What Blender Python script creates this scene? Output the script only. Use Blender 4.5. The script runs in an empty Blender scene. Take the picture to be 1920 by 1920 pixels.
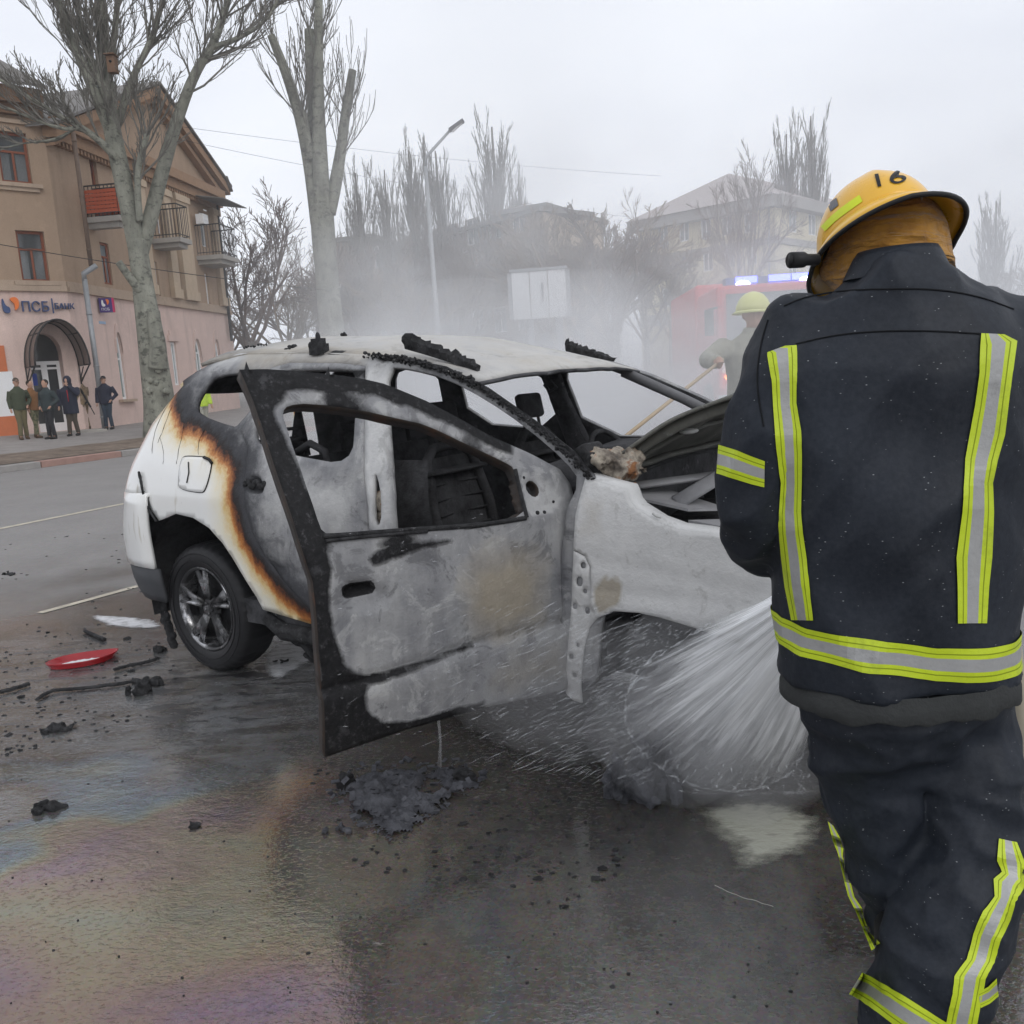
import bpy, bmesh, math, random
import numpy as np
from mathutils import Vector, Matrix, noise as mnoise
from mathutils.geometry import delaunay_2d_cdt
from mathutils.bvhtree import BVHTree
rad = math.radians
scene = bpy.context.scene
COL = scene.collection
# ------------------------------------------------------------------ camera
FPX, CAMH, PITCH, ROLL = 1600.0, 1.45, rad(9.2), rad(3.5)
_f = Vector((0, math.cos(PITCH), -math.sin(PITCH)))
_u0 = Vector((0, math.sin(PITCH), math.cos(PITCH)))
_r0 = Vector((1, 0, 0))
_r = math.cos(ROLL) * _r0 - math.sin(ROLL) * _u0
_u = math.sin(ROLL) * _r0 + math.cos(ROLL) * _u0
CAMPOS = Vector((0, 0, CAMH))
cd = bpy.data.cameras.new('camera')
cam = bpy.data.objects.new('camera', cd)
COL.objects.link(cam)
m3 = Matrix((_r, _u, -_f)).transposed()
cam.matrix_world = Matrix.Translation(CAMPOS) @ m3.to_4x4()
cd.sensor_width = 36.0
cd.lens = 36.0 * FPX / 1920.0
cd.clip_start = 0.05
cd.clip_end = 2000
scene.camera = cam
# ------------------------------------------------------------------ world, sun, exposure
w = bpy.data.worlds.new('World')
scene.world = w
w.use_nodes = True
nt = w.node_tree
nt.nodes.clear()
sky = nt.nodes.new('ShaderNodeTexSky')
sky.sky_type = 'NISHITA'
sky.sun_disc = False
sky.sun_elevation = rad(38)
sky.sun_rotation = rad(150)
sky.air_density = 1.0
sky.dust_density = 3.0
hsv = nt.nodes.new('ShaderNodeHueSaturation')
hsv.inputs['Saturation'].default_value = 0.10
tc = nt.nodes.new('ShaderNodeTexCoord')
cl = nt.nodes.new('ShaderNodeTexNoise')
cl.inputs['Scale'].default_value = 2.2
cl.inputs['Detail'].default_value = 5
mpg = nt.nodes.new('ShaderNodeMapping')
mpg.inputs['Scale'].default_value = (1, 1, 2.5)
clr = nt.nodes.new('ShaderNodeValToRGB')
clr.color_ramp.elements[0].position = 0.3
clr.color_ramp.elements[0].color = (0.84, 0.85, 0.88, 1)
clr.color_ramp.elements[1].position = 0.72
clr.color_ramp.elements[1].color = (1.0, 1.0, 1.0, 1)
mixs = nt.nodes.new('ShaderNodeMix')
mixs.data_type = 'RGBA'
mixs.inputs[0].default_value = 0.82
cover = nt.nodes.new('ShaderNodeMix')
cover.data_type = 'RGBA'
cover.blend_type = 'MULTIPLY'
cover.inputs[0].default_value = 1.0
bg = nt.nodes.new('ShaderNodeBackground')
bg.inputs['Strength'].default_value = 0.15
ow = nt.nodes.new('ShaderNodeOutputWorld')
L = nt.links.new
L(sky.outputs[0], hsv.inputs['Color'])
L(hsv.outputs[0], mixs.inputs[6])
mixs.inputs[7].default_value = (7.5, 7.75, 8.25, 1)     # cloud deck
L(tc.outputs['Generated'], mpg.inputs[0])
L(mpg.outputs[0], cl.inputs['Vector'])
L(cl.outputs['Fac'], clr.inputs[0])
L(mixs.outputs[2], cover.inputs[6])
L(clr.outputs[0], cover.inputs[7])
L(cover.outputs[2], bg.inputs['Color'])
L(bg.outputs[0], ow.inputs['Surface'])
sd = bpy.data.lights.new('sun', 'SUN')
sd.energy = 0.55
sd.angle = rad(25)
sd.color = (1.0, 0.97, 0.93)
sun = bpy.data.objects.new('sun', sd)
COL.objects.link(sun)
_el, _az = rad(38), rad(150)
sdir = Vector((math.sin(_az) * math.cos(_el), math.cos(_az) * math.cos(_el), math.sin(_el)))
sun.rotation_euler = sdir.to_track_quat('Z', 'Y').to_euler()
scene.view_settings.view_transform = 'Standard'
scene.view_settings.look = 'None'
scene.view_settings.exposure = 0.0
scene.view_settings.gamma = 1.0
cy = scene.cycles
cy.use_denoising = True
cy.volume_bounces = 2
cy.max_bounces = 8
cy.diffuse_bounces = 3
cy.glossy_bounces = 3
cy.transparent_max_bounces = 24
cy.volume_step_rate = 2.0
cy.volume_max_steps = 256
cy.sample_clamp_indirect = 6.0
# ------------------------------------------------------------------ pixel <-> place
def ray(px, py):
    return _f + _r * ((px - 960) / FPX) + _u * ((960 - py) / FPX)
def at_y(px, py, Y):
    d = ray(px, py)
    return CAMPOS + d * (Y / d.y)
def at_z(px, py, z=0.0):
    d = ray(px, py)
    return CAMPOS + d * ((z - CAMH) / d.z)
def at_plane(px, py, p0, n):
    d = ray(px, py)
    return CAMPOS + d * ((Vector(p0) - CAMPOS).dot(n) / d.dot(n))
def proj(p):
    d = Vector(p) - CAMPOS
    z = d.dot(_f)
    return 960 + FPX * d.dot(_r) / z, 960 - FPX * d.dot(_u) / z
# ------------------------------------------------------------------ objects
def empty(name, loc=(0, 0, 0), rz=0.0, **kw):
    o = bpy.data.objects.new(name, None)
    o.empty_display_size = 0.2
    o.location = loc
    o.rotation_euler = (0, 0, rz)
    COL.objects.link(o)
    return tag(o, **kw)
def tag(o, label=None, cat=None, group=None, kind=None):
    if label: o['label'] = label
    if cat: o['category'] = cat
    if group: o['group'] = group
    if kind: o['kind'] = kind
    return o
def nz(p, s=1.0):
    return mnoise.noise(Vector(p) * s)
class MB:
    """collects shapes; build() links them as ONE mesh object"""
    def __init__(s):
        s.v, s.f, s.mi, s.sm = [], [], [], []
        s.at = {}
    def add(s, vs, fs, mi=0, smooth=False, attrs=None):
        o = len(s.v)
        s.v += [tuple(p) for p in vs]
        s.f += [tuple(i + o for i in f) for f in fs]
        s.mi += [mi] * len(fs)
        s.sm += [smooth] * len(fs)
        if attrs:
            for k, a in attrs.items():
                s.at.setdefault(k, {}).update({o + i: x for i, x in enumerate(a)})
        return s
    def box(s, c, size, rz=0.0, mi=0, rot=None, taper=1.0):
        hx, hy, hz = size[0] / 2, size[1] / 2, size[2] / 2
        R = rot if rot is not None else Matrix.Rotation(rz, 3, 'Z')
        c = Vector(c)
        vs = []
        for z in (-1, 1):
            t = taper if z > 0 else 1
            for x, y in ((-1, -1), (1, -1), (1, 1), (-1, 1)):
                vs.append(c + R @ Vector((x * hx * t, y * hy * t, z * hz)))
        return s.add(vs, [(3, 2, 1, 0), (4, 5, 6, 7), (0, 1, 5, 4), (1, 2, 6, 5), (2, 3, 7, 6), (3, 0, 4, 7)], mi)
    def bar(s, a, b, wd, ht, mi=0, up=(0, 0, 1)):
        a, b = Vector(a), Vector(b)
        d = b - a
        L = d.length
        d = d / max(L, 1e-9)
        upv = Vector(up)
        if abs(d.dot(upv)) > .98: upv = Vector((0, 1, 0)) if abs(d.y) < .9 else Vector((1, 0, 0))
        x = d.cross(upv).normalized()
        z = x.cross(d).normalized()
        R = Matrix((x, d, z)).transposed()
        return s.box((a + b) / 2, (wd, L, ht), rot=R, mi=mi)
    def tube(s, pts, rr, n=8, mi=0, cap=True, smooth=True, sq=None):
        """round tube along pts, rr one radius or a list of (r | (rx, ry))"""
        pts = [Vector(p) for p in pts]
        m = len(pts)
        if not isinstance(rr, (list, tuple)) or (len(rr) == 2 and m != 2): rr = [rr] * m
        vs, fs = [], []
        prev = None
        for i, p in enumerate(pts):
            t = (pts[min(i + 1, m - 1)] - pts[max(i - 1, 0)])
            t = t.normalized() if t.length > 1e-9 else Vector((0, 0, 1))
            if prev is None:
                ref = Vector((1, 0, 0)) if abs(t.x) < .9 else Vector((0, 1, 0))
                x = (ref - t * ref.dot(t)).normalized()
            else:
                x = prev - t * prev.dot(t)
                x = x.normalized() if x.length > 1e-6 else Vector((1, 0, 0))
            prev = x
            y = t.cross(x)
            r = rr[i]
            rx, ry = r if isinstance(r, (list, tuple)) else (r, r)
            for k in range(n):
                a = 2 * math.pi * k / n
                vs.append(p + x * (math.cos(a) * rx) + y * (math.sin(a) * ry))
        for i in range(m - 1):
            for k in range(n):
                k2 = (k + 1) % n
                fs.append((i * n + k, i * n + k2, (i + 1) * n + k2, (i + 1) * n + k))
        if cap:
            fs.append(tuple(range(n - 1, -1, -1)))
            fs.append(tuple((m - 1) * n + k for k in range(n)))
        return s.add(vs, fs, mi, smooth)
    def loft(s, rings, mi=0, smooth=True, closed=True, cap=False, attrs=None):
        n = len(rings[0])
        vs = [p for r in rings for p in r]
        fs = []
        for i in range(len(rings) - 1):
            for k in range(n if closed else n - 1):
                k2 = (k + 1) % n
                fs.append((i * n + k, i * n + k2, (i + 1) * n + k2, (i + 1) * n + k))
        if cap:
            fs.append(tuple(range(n - 1, -1, -1)))
            fs.append(tuple((len(rings) - 1) * n + k for k in range(n)))
        return s.add(vs, fs, mi, smooth, attrs)
    def ball(s, c, r, nu=14, nv=9, mi=0, rot=None, smooth=True):
        c = Vector(c)
        rx, ry, rz = r if isinstance(r, (list, tuple)) else (r, r, r)
        rings = []
        for j in range(nv + 1):
            th = math.pi * j / nv
            ring = []
            for k in range(nu):
                a = 2 * math.pi * k / nu
                p = Vector((rx * max(math.sin(th), .002) * math.cos(a), ry * max(math.sin(th), .002) * math.sin(a), -rz * math.cos(th)))
                if rot is not None: p = rot @ p
                ring.append(c + p)
            rings.append(ring)
        return s.loft(rings, mi, smooth, cap=True)
    def prism(s, poly, d, mi=0, smooth=False):
        """poly: list of 3D points (planar), extruded along vector d"""
        n = len(poly)
        d = Vector(d)
        a = [Vector(p) for p in poly]
        vs = a + [p + d for p in a]
        fs = [tuple(range(n - 1, -1, -1)), tuple(range(n, 2 * n))]
        for k in range(n):
            fs.append((k, (k + 1) % n, n + (k + 1) % n, n + k))
        return s.add(vs, fs, mi, smooth)
    def panel(s, outline, holes, res, fn, mi=0, smooth=True, attr=None, flip=False):
        """fill a 2D outline (with holes) with small triangles, lift with fn(u,v)->3D; attr(u,v)->dict of floats"""
        P, T = fill2d(outline, holes, res)
        vs = [fn(u, v) for u, v in P]
        if flip: T = [t[::-1] for t in T]
        at = None
        if attr:
            ds = [attr(u, v) for u, v in P]
            at = {k: [d[k] for d in ds] for k in ds[0]}
        return s.add(vs, T, mi, smooth, at)
    def build(s, name, mats, parent=None, **kw):
        me = bpy.data.meshes.new(name)
        me.from_pydata(s.v, [], s.f)
        if not isinstance(mats, (list, tuple)): mats = [mats]
        for m in mats: me.materials.append(m)
        me.polygons.foreach_set('material_index', s.mi)
        me.polygons.foreach_set('use_smooth', s.sm)
        for k, d in s.at.items():
            a = me.attributes.new(k, 'FLOAT', 'POINT')
            arr = np.zeros(len(s.v), np.float32)
            for i, x in d.items(): arr[i] = x
            a.data.foreach_set('value', arr)
        me.update()
        o = bpy.data.objects.new(name, me)
        if parent: o.parent = parent
        COL.objects.link(o)
        return tag(o, **kw)
def resample(poly, res):
    out = []
    n = len(poly)
    for i in range(n):
        a, b = poly[i], poly[(i + 1) % n]
        d = math.hypot(b[0] - a[0], b[1] - a[1])
        k = max(1, int(round(d / res)))
        for j in range(k):
            t = j / k
            out.append((a[0] + (b[0] - a[0]) * t, a[1] + (b[1] - a[1]) * t))
    return out
def smooth_poly(pts, it=2, closed=True):
    for _ in range(it):
        out = []
        n = len(pts)
        for i in range(n if closed else n - 1):
            a, b = pts[i], pts[(i + 1) % n]
            out.append(tuple(a[k] * .75 + b[k] * .25 for k in range(len(a))))
            out.append(tuple(a[k] * .25 + b[k] * .75 for k in range(len(a))))
        if not closed: out = [pts[0]] + out + [pts[-1]]
        pts = out
    return pts
def inside_np(px, py, poly):
    c = np.zeros(len(px), bool)
    n = len(poly)
    for i in range(n):
        x1, y1 = poly[i]
        x2, y2 = poly[(i + 1) % n]
        if y1 == y2: continue
        hit = ((y1 > py) != (y2 > py)) & (px < (x2 - x1) * (py - y1) / (y2 - y1) + x1)
        c ^= hit
    return c
def dist_np(px, py, poly, closed=True):
    best = np.full(len(px), 1e9)
    n = len(poly)
    for i in range(n if closed else n - 1):
        ax, ay = poly[i]
        bx, by = poly[(i + 1) % n]
        dx, dy = bx - ax, by - ay
        L2 = dx * dx + dy * dy + 1e-12
        t = np.clip(((px - ax) * dx + (py - ay) * dy) / L2, 0, 1)
        best = np.minimum(best, np.hypot(px - ax - t * dx, py - ay - t * dy))
    return best
def fill2d(outline, holes, res):
    loops = [resample(outline, res)] + [resample(h, res) for h in holes]
    xs = [p[0] for p in outline]
    ys = [p[1] for p in outline]
    gx, gy = [], []
    j = 0
    y = min(ys)
    while y < max(ys):
        x = min(xs) + (res / 2 if j % 2 else 0)
        while x < max(xs):
            gx.append(x)
            gy.append(y)
            x += res
        y += res * .866
        j += 1
    gx, gy = np.array(gx), np.array(gy)
    ok = inside_np(gx, gy, loops[0]) if len(gx) else np.zeros(0, bool)
    for lp in loops:
        ok &= dist_np(gx, gy, lp) > res * .45
    for h in loops[1:]: ok &= ~inside_np(gx, gy, h)
    pts = [Vector(p) for lp in loops for p in lp] + [Vector((a, b)) for a, b in zip(gx[ok], gy[ok])]
    edges = []
    o = 0
    for lp in loops:
        k = len(lp)
        edges += [(o + i, o + (i + 1) % k) for i in range(k)]
        o += k
    V, E, Fc, _, _, _ = delaunay_2d_cdt(pts, edges, [], 0, 1e-6)
    V = [(p.x, p.y) for p in V]
    T = [tuple(t) for t in Fc]
    cx = np.array([sum(V[i][0] for i in t) / len(t) for t in T])
    cy_ = np.array([sum(V[i][1] for i in t) / len(t) for t in T])
    ok = inside_np(cx, cy_, loops[0])
    for h in loops[1:]: ok &= ~inside_np(cx, cy_, h)
    return V, [t for t, k in zip(T, ok) if k]
def solidify(o, th, offset=-1, mo=0, mr=None):
    md = o.modifiers.new('thickness', 'SOLIDIFY')
    md.thickness = th
    md.offset = offset
    md.material_offset = mo
    md.material_offset_rim = 0 if mr is None else mr
    return o
def bevel(o, wd, seg=2):
    md = o.modifiers.new('bevel', 'BEVEL')
    md.width = wd
    md.segments = seg
    md.limit_method = 'ANGLE'
    return o
def baked(o):
    """replace the object's mesh with its modifier result"""
    dg = bpy.context.evaluated_depsgraph_get()
    me = bpy.data.meshes.new_from_object(o.evaluated_get(dg))
    old = o.data
    o.modifiers.clear()
    o.data = me
    bpy.data.meshes.remove(old)
    return o
def remeshed(mb, name, mat_, parent=None, vox=.015, smooth_it=4, **kw):
    o = mb.build(name, mat_, parent, **kw)
    r = o.modifiers.new('r', 'REMESH')
    r.mode = 'VOXEL'
    r.voxel_size = vox
    r.use_smooth_shade = True
    s = o.modifiers.new('s', 'SMOOTH')
    s.iterations = smooth_it
    s.factor = .5
    return baked(o)
def text_mesh(body, size, depth=.0, sub=0):
    cu = bpy.data.curves.new('t', 'FONT')
    cu.body = body
    cu.size = size
    cu.extrude = depth
    cu.align_x = 'LEFT'
    to = bpy.data.objects.new('t', cu)
    COL.objects.link(to)
    dg = bpy.context.evaluated_depsgraph_get()
    me = bpy.data.meshes.new_from_object(to.evaluated_get(dg))
    if sub:
        bm = bmesh.new()
        bm.from_mesh(me)
        bmesh.ops.triangulate(bm, faces=bm.faces[:])
        bmesh.ops.subdivide_edges(bm, edges=bm.edges[:], cuts=sub, use_grid_fill=True)
        bm.to_mesh(me)
        bm.free()
    vs = [v.co.copy() for v in me.vertices]
    fs = [tuple(p.vertices) for p in me.polygons]
    bpy.data.objects.remove(to)
    bpy.data.meshes.remove(me)
    return vs, fs
# ------------------------------------------------------------------ materials
class NT:
    def __init__(s, name, vol=False):
        s.m = bpy.data.materials.new(name)
        s.m.use_nodes = True
        s.n = s.m.node_tree
        s.n.nodes.clear()
        s.out = s.n.nodes.new('ShaderNodeOutputMaterial')
        if not vol:
            s.b = s.n.nodes.new('ShaderNodeBsdfPrincipled')
            s.lk(s.b.outputs[0], s.out.inputs['Surface'])
        s.tc = None
    def lk(s, a, b): s.n.links.new(a, b)
    def node(s, t): return s.n.nodes.new(t)
    def setv(s, inp, v):
        if isinstance(v, bpy.types.NodeSocket): s.lk(v, inp)
        elif isinstance(v, (int, float)): inp.default_value = v
        else: inp.default_value = tuple(v) + ((1,) if len(v) == 3 and inp.type == 'RGBA' else ())
    def co(s, kind='Object', scale=None, rot=None, loc=None):
        if s.tc is None: s.tc = s.node('ShaderNodeTexCoord')
        if kind == 'World':
            g = s.node('ShaderNodeNewGeometry')
            o = g.outputs['Position']
        else: o = s.tc.outputs[kind]
        if scale or rot or loc:
            mp = s.node('ShaderNodeMapping')
            s.lk(o, mp.inputs[0])
            if scale: mp.inputs['Scale'].default_value = scale
            if rot: mp.inputs['Rotation'].default_value = rot
            if loc: mp.inputs['Location'].default_value = loc
            o = mp.outputs[0]
        return o
    def noise(s, scale, detail=4, rough=.5, vec=None, dist=0.0, out='Fac'):
        n = s.node('ShaderNodeTexNoise')
        n.inputs['Scale'].default_value = scale
        n.inputs['Detail'].default_value = detail
        n.inputs['Roughness'].default_value = rough
        n.inputs['Distortion'].default_value = dist
        s.lk(vec if vec is not None else s.co(), n.inputs['Vector'])
        return n.outputs[out]
    def voro(s, scale, vec=None, feature='F1', out='Distance'):
        n = s.node('ShaderNodeTexVoronoi')
        n.feature = feature
        n.inputs['Scale'].default_value = scale
        s.lk(vec if vec is not None else s.co(), n.inputs['Vector'])
        return n.outputs[out]
    def ramp(s, fac, stops, interp='LINEAR'):
        n = s.node('ShaderNodeValToRGB')
        cr = n.color_ramp
        cr.interpolation = interp
        while len(cr.elements) < len(stops): cr.elements.new(0.5)
        for e, (p, c) in zip(cr.elements, stops):
            e.position = p
            c = (c, c, c) if isinstance(c, (int, float)) else c
            e.color = tuple(c) + (1,)
        s.setv(n.inputs[0], fac)
        return n.outputs[0]
    def mix(s, fac, a, b, blend='MIX'):
        n = s.node('ShaderNodeMix')
        n.data_type = 'RGBA'
        n.blend_type = blend
        s.setv(n.inputs[0], fac)
        s.setv(n.inputs[6], a)
        s.setv(n.inputs[7], b)
        return n.outputs[2]
    def math(s, op, a, b=0.0, c=0.0, clamp=False):
        n = s.node('ShaderNodeMath')
        n.operation = op
        n.use_clamp = clamp
        s.setv(n.inputs[0], a)
        s.setv(n.inputs[1], b)
        s.setv(n.inputs[2], c)
        return n.outputs[0]
    def mapr(s, v, a, b, c=0.0, d=1.0):
        n = s.node('ShaderNodeMapRange')
        s.setv(n.inputs[0], v)
        for i, x in enumerate((a, b, c, d)): n.inputs[i + 1].default_value = x
        return n.outputs[0]
    def attr(s, name):
        n = s.node('ShaderNodeAttribute')
        n.attribute_name = name
        return n.outputs['Fac']
    def sep(s, vec):
        n = s.node('ShaderNodeSeparateXYZ')
        s.lk(vec, n.inputs[0])
        return n.outputs
    def bump(s, h, strength=.3, dist=.02, normal=None):
        n = s.node('ShaderNodeBump')
        n.inputs['Strength'].default_value = strength
        n.inputs['Distance'].default_value = dist
        s.setv(n.inputs['Height'], h)
        if normal is not None: s.lk(normal, n.inputs['Normal'])
        s.lk(n.outputs[0], s.b.inputs['Normal'])
        return n.outputs[0]
    def set(s, **kw):
        names = dict(col='Base Color', rough='Roughness', metal='Metallic', spec='Specular IOR Level', alpha='Alpha', trans='Transmission Weight', ior='IOR', emit='Emission Color', es='Emission Strength', coat='Coat Weight', coatr='Coat Roughness', film='Thin Film Thickness', filmi='Thin Film IOR', sheen='Sheen Weight')
        for k, v in kw.items(): s.setv(s.b.inputs[names[k]], v)
        return s.m
def plain(name, col, rough=.7, metal=0.0, var=.15, scale=6.0, bump=.0, spec=None, bscale=None):
    if spec is None: spec = .5 if rough < .5 else .25
    t = NT(name)
    n = t.noise(scale, 5, .6)
    c = t.mix(n, [x * (1 - var) for x in col], [min(1, x * (1 + var)) for x in col])
    t.set(col=c, rough=rough, metal=metal, spec=spec)
    if bump: t.bump(t.noise(bscale or scale * 6, 4, .6), bump, .01)
    return t.m
# ================================================================== THE SETTING
KD = Vector((.447, .894, 0)).normalized()          # along the kerb of the street
KN = Vector((-KD.y, KD.x, 0))                      # from the road towards the pavement
KP = Vector((-11.01, 18.52, 0))
def kerb_uv(P):
    d = Vector(P) - KP
    return d.dot(KD), d.dot(KN)
def kpt(u, v, z=0.0):
    p = KP + KD * u + KN * v
    return Vector((p.x, p.y, z))
def pave_z(v): return .14 + .04 * max(v, 0)
PAVE_N = (Vector((0, 0, 1)) - KN * .04).normalized()
PAVE_P = Vector((KP.x, KP.y, .14))
def mat_ground():
    t = NT('wet_asphalt')
    P = t.co('World')
    x, y, z = t.sep(P)
    # distance from the wreck decides how wet the asphalt is
    dx = t.math('MULTIPLY', t.math('SUBTRACT', x, -.6), .30)
    dy = t.math('MULTIPLY', t.math('SUBTRACT', y, 3.2), .20)
    d = t.math('SQRT', t.math('ADD', t.math('MULTIPLY', dx, dx), t.math('MULTIPLY', dy, dy)))
    big = t.noise(.55, 5, .55, P)
    wet = t.mapr(t.math('ADD', d, t.math('MULTIPLY', t.math('SUBTRACT', big, .5), 1.3)), .85, 1.55, 1.0, 0.0)
    n1 = t.noise(1.1, 6, .6, P)
    n2 = t.noise(14, 6, .7, P)
    agg = t.voro(130, P, out='Color')
    dry = t.ramp(n1, [(.3, (.150, .138, .130)), (.7, (.205, .190, .180))])
    dry = t.mix(.25, dry, t.ramp(n2, [(.35, (.09, .085, .08)), (.65, (.25, .24, .23))]))
    dry = t.mix(.18, dry, agg, 'OVERLAY')
    silt = t.noise(.8, 4, .55, t.co('World', loc=(3.1, 7.7, 0)))
    wetc = t.ramp(silt, [(.32, (.052, .053, .054)), (.5, (.080, .076, .070)), (.68, (.112, .098, .084))])
    wetc = t.mix(.35, wetc, t.ramp(n2, [(.35, (.012, .012, .012)), (.66, (.11, .095, .08))]))
    wetc = t.mix(.22, wetc, agg, 'OVERLAY')
    # a skin of pale ash and dried foam flecks floating on the water
    fl = t.noise(9, 8, .75, t.co('World', scale=(1, 1.6, 1), rot=(0, 0, .5)))
    fz = t.noise(.9, 3, .5, t.co('World', loc=(1.7, -4.2, 0)))
    flm = t.math('MULTIPLY', t.mapr(fl, .60, .68), t.mapr(fz, .46, .62))
    wetc = t.mix(t.math('MULTIPLY', flm, .55), wetc, (.33, .33, .33))
    sootn = t.math('MULTIPLY', t.math('MULTIPLY', t.mapr(t.noise(5.5, 8, .75, t.co('World', scale=(.6, 1.7, 1), loc=(2, 6, 0), rot=(0, 0, -.25))), .50, .57), t.mapr(x, -.7, -1.3)), t.math('MULTIPLY', t.mapr(y, 3.2, 3.7), t.mapr(y, 5.4, 4.8)))
    scum_sheen = t.math('MULTIPLY', t.math('MULTIPLY', t.mapr(t.noise(4.2, 7, .7, t.co('World', scale=(.7, 1.6, 1), loc=(7, 1, 0))), .38, .58), t.mapr(x, -.5, -1.2)), t.math('MULTIPLY', t.mapr(y, 2.7, 3.4), t.mapr(y, 5.6, 5.0)))
    wetc = t.mix(t.math('MULTIPLY', scum_sheen, .75), wetc, t.mix(n2, (.10, .105, .11), (.24, .245, .255)))  # ash scum, its pale tint also standing in for sky reflection
    wetc = t.mix(sootn, wetc, (.012, .012, .014))
    soot = t.math('MULTIPLY', t.mapr(t.noise(3.3, 6, .7, t.co('World', loc=(9, 2, 0))), .58, .66), t.mapr(fz, .40, .52, 1, 0))
    wetc = t.mix(t.math('MULTIPLY', soot, .7), wetc, (.010, .010, .011))
    t.lk(t.mix(wet, dry, wetc), t.b.inputs['Base Color'])
    # water film: smooth in the puddles, pebbly where the stones stand out of it
    pud = t.mapr(t.noise(.62, 4, .55, t.co('World', loc=(5.3, 1.1, 0))), .30, .50)
    rw = t.mix(pud, (.22, .22, .22), (.035, .035, .035))
    rw = t.mix(t.math('MAXIMUM', flm, t.math('MULTIPLY', sootn, .7)), rw, (.5, .5, .5))
    t.lk(t.mix(wet, (.82, .82, .82), rw), t.b.inputs['Roughness'])
    t.lk(t.mix(t.math('MULTIPLY', t.math('MULTIPLY', wet, t.mapr(x, .8, -.7)), t.mapr(y, 7.0, 4.6)), (2.05, 2.05, 2.05), (2.45, 2.45, 2.45)), t.b.inputs['IOR'])
    # oil rainbow
    oil = t.math('MULTIPLY', t.mapr(t.noise(.55, 3, .5, t.co('World', loc=(-2.3, 3.9, 0))), .45, .62), wet)
    lft = t.mapr(x, .15, -.75)
    nr = t.mapr(y, 3.6, 2.7)
    oil = t.math('MULTIPLY', oil, t.math('MULTIPLY', lft, nr))
    th = t.mapr(t.noise(.9, 4, .55, t.co('World', scale=(.7, 1.5, 1), loc=(4, 4, 0)), dist=.4), .3, .7, 128, 215)
    t.lk(t.math('MULTIPLY', th, t.mapr(oil, .02, .3)), t.b.inputs['Thin Film Thickness'])
    t.b.inputs['Thin Film IOR'].default_value = 2.1
    # relief
    stones = t.noise(75, 3, .6, P)
    rip = t.noise(17, 4, .65, t.co('World', scale=(1, 1.8, 1), rot=(0, 0, .45)))
    hw = t.math('ADD', t.math('MULTIPLY', stones, t.mapr(pud, 0, 1, .35, .05)), t.math('MULTIPLY', rip, t.mapr(pud, 0, 1, .9, .20)))
    pit = t.mapr(t.noise(46, 3, .6, t.co('World', scale=(1, 2.0, 1), rot=(0, 0, .35))), .56, .66)
    hw = t.math('ADD', hw, t.math('MULTIPLY', pit, .10))
    hd = t.math('MULTIPLY', stones, .8)
    h = t.node('ShaderNodeMix')
    t.lk(wet, h.inputs[0])
    t.lk(hd, h.inputs[2])
    t.lk(hw, h.inputs[3])
    t.bump(h.outputs[0], .38, .012)
    return t.m
M_GROUND = mat_ground()
g = MB()
xs = [-400, -60, -20, -8, -4, 0, 4, 8, 20, 60, 400]
ys = [-60, -10, -2, 0, 2, 4, 6, 10, 20, 40, 80, 200, 900]
g.add([(a, b, 0) for b in ys for a in xs], [(j * 11 + i, j * 11 + i + 1, (j + 1) * 11 + i + 1, (j + 1) * 11 + i) for j in range(12) for i in range(10)])
g.build('road', M_GROUND, label='wet grey brown asphalt of the square under the wreck', cat='road', kind='structure')
# markings
M_LINE = plain('worn_white_paint', (.46, .42, .34), .75, var=.5, scale=9)
def line(p, q, wd, name='road_marking'):
    a, b = at_z(*p), at_z(*q)
    d = (b - a).normalized()
    n = Vector((-d.y, d.x, 0)) * wd / 2
    mb = MB()
    K = 24
    vs = []
    for i in range(K + 1):
        c = a + (b - a) * (i / K)
        e = .12 * nz((i * .7, wd * 50, 3))
        vs += [c - n * (1 + e) + Vector((0, 0, .004)), c + n * (1 - e) + Vector((0, 0, .004))]
    mb.add(vs, [(2 * i, 2 * i + 2, 2 * i + 3, 2 * i + 1) for i in range(K)])
    return mb.build(name, M_LINE, label='worn pale line painted on the asphalt', cat='road marking', kind='structure')
line((-150, 1022), (330, 925), .12)
line((75, 1150), (330, 1080), .07)
# pavement with kerb and bare verge
def mat_pave():
    t = NT('pavement_asphalt')
    P = t.co('World')
    n = t.noise(1.5, 6, .6, P)
    c = t.ramp(n, [(.3, (.20, .18, .165)), (.7, (.30, .275, .255))])
    c = t.mix(.2, c, t.ramp(t.noise(30, 4, .6, P), [(.3, .1), (.7, .45)]))
    t.set(col=c, rough=.85)
    t.bump(t.noise(60, 3, .6, P), .3, .01)
    return t.m
def mat_soil():
    t = NT('bare_soil')
    P = t.co('World')
    n = t.noise(2.5, 7, .65, P)
    c = t.ramp(n, [(.3, (.10, .075, .055)), (.5, (.17, .13, .10)), (.7, (.25, .20, .155))])
    c = t.mix(t.mapr(t.voro(9, P), .0, .25, 1, 0), c, (.20, .14, .07))
    t.set(col=c, rough=.95)
    t.bump(t.noise(20, 6, .7, P), .7, .05)
    return t.m
M_PAVE, M_SOIL = mat_pave(), mat_soil()
def strip(name, us, v0, v1, dz, mat_, label, cat, nv=10):
    mb = MB()
    vs = []
    nu = len(us)
    for j in range(nv + 1):
        v = v0 + (v1 - v0) * j / nv
        for u in us:
            vs.append(kpt(u, v, pave_z(v) + dz))
    mb.add(vs, [(j * nu + i, j * nu + i + 1, (j + 1) * nu + i + 1, (j + 1) * nu + i) for j in range(nv) for i in range(nu - 1)])
    return mb.build(name, mat_, label=label, cat=cat, kind='structure')
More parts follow.
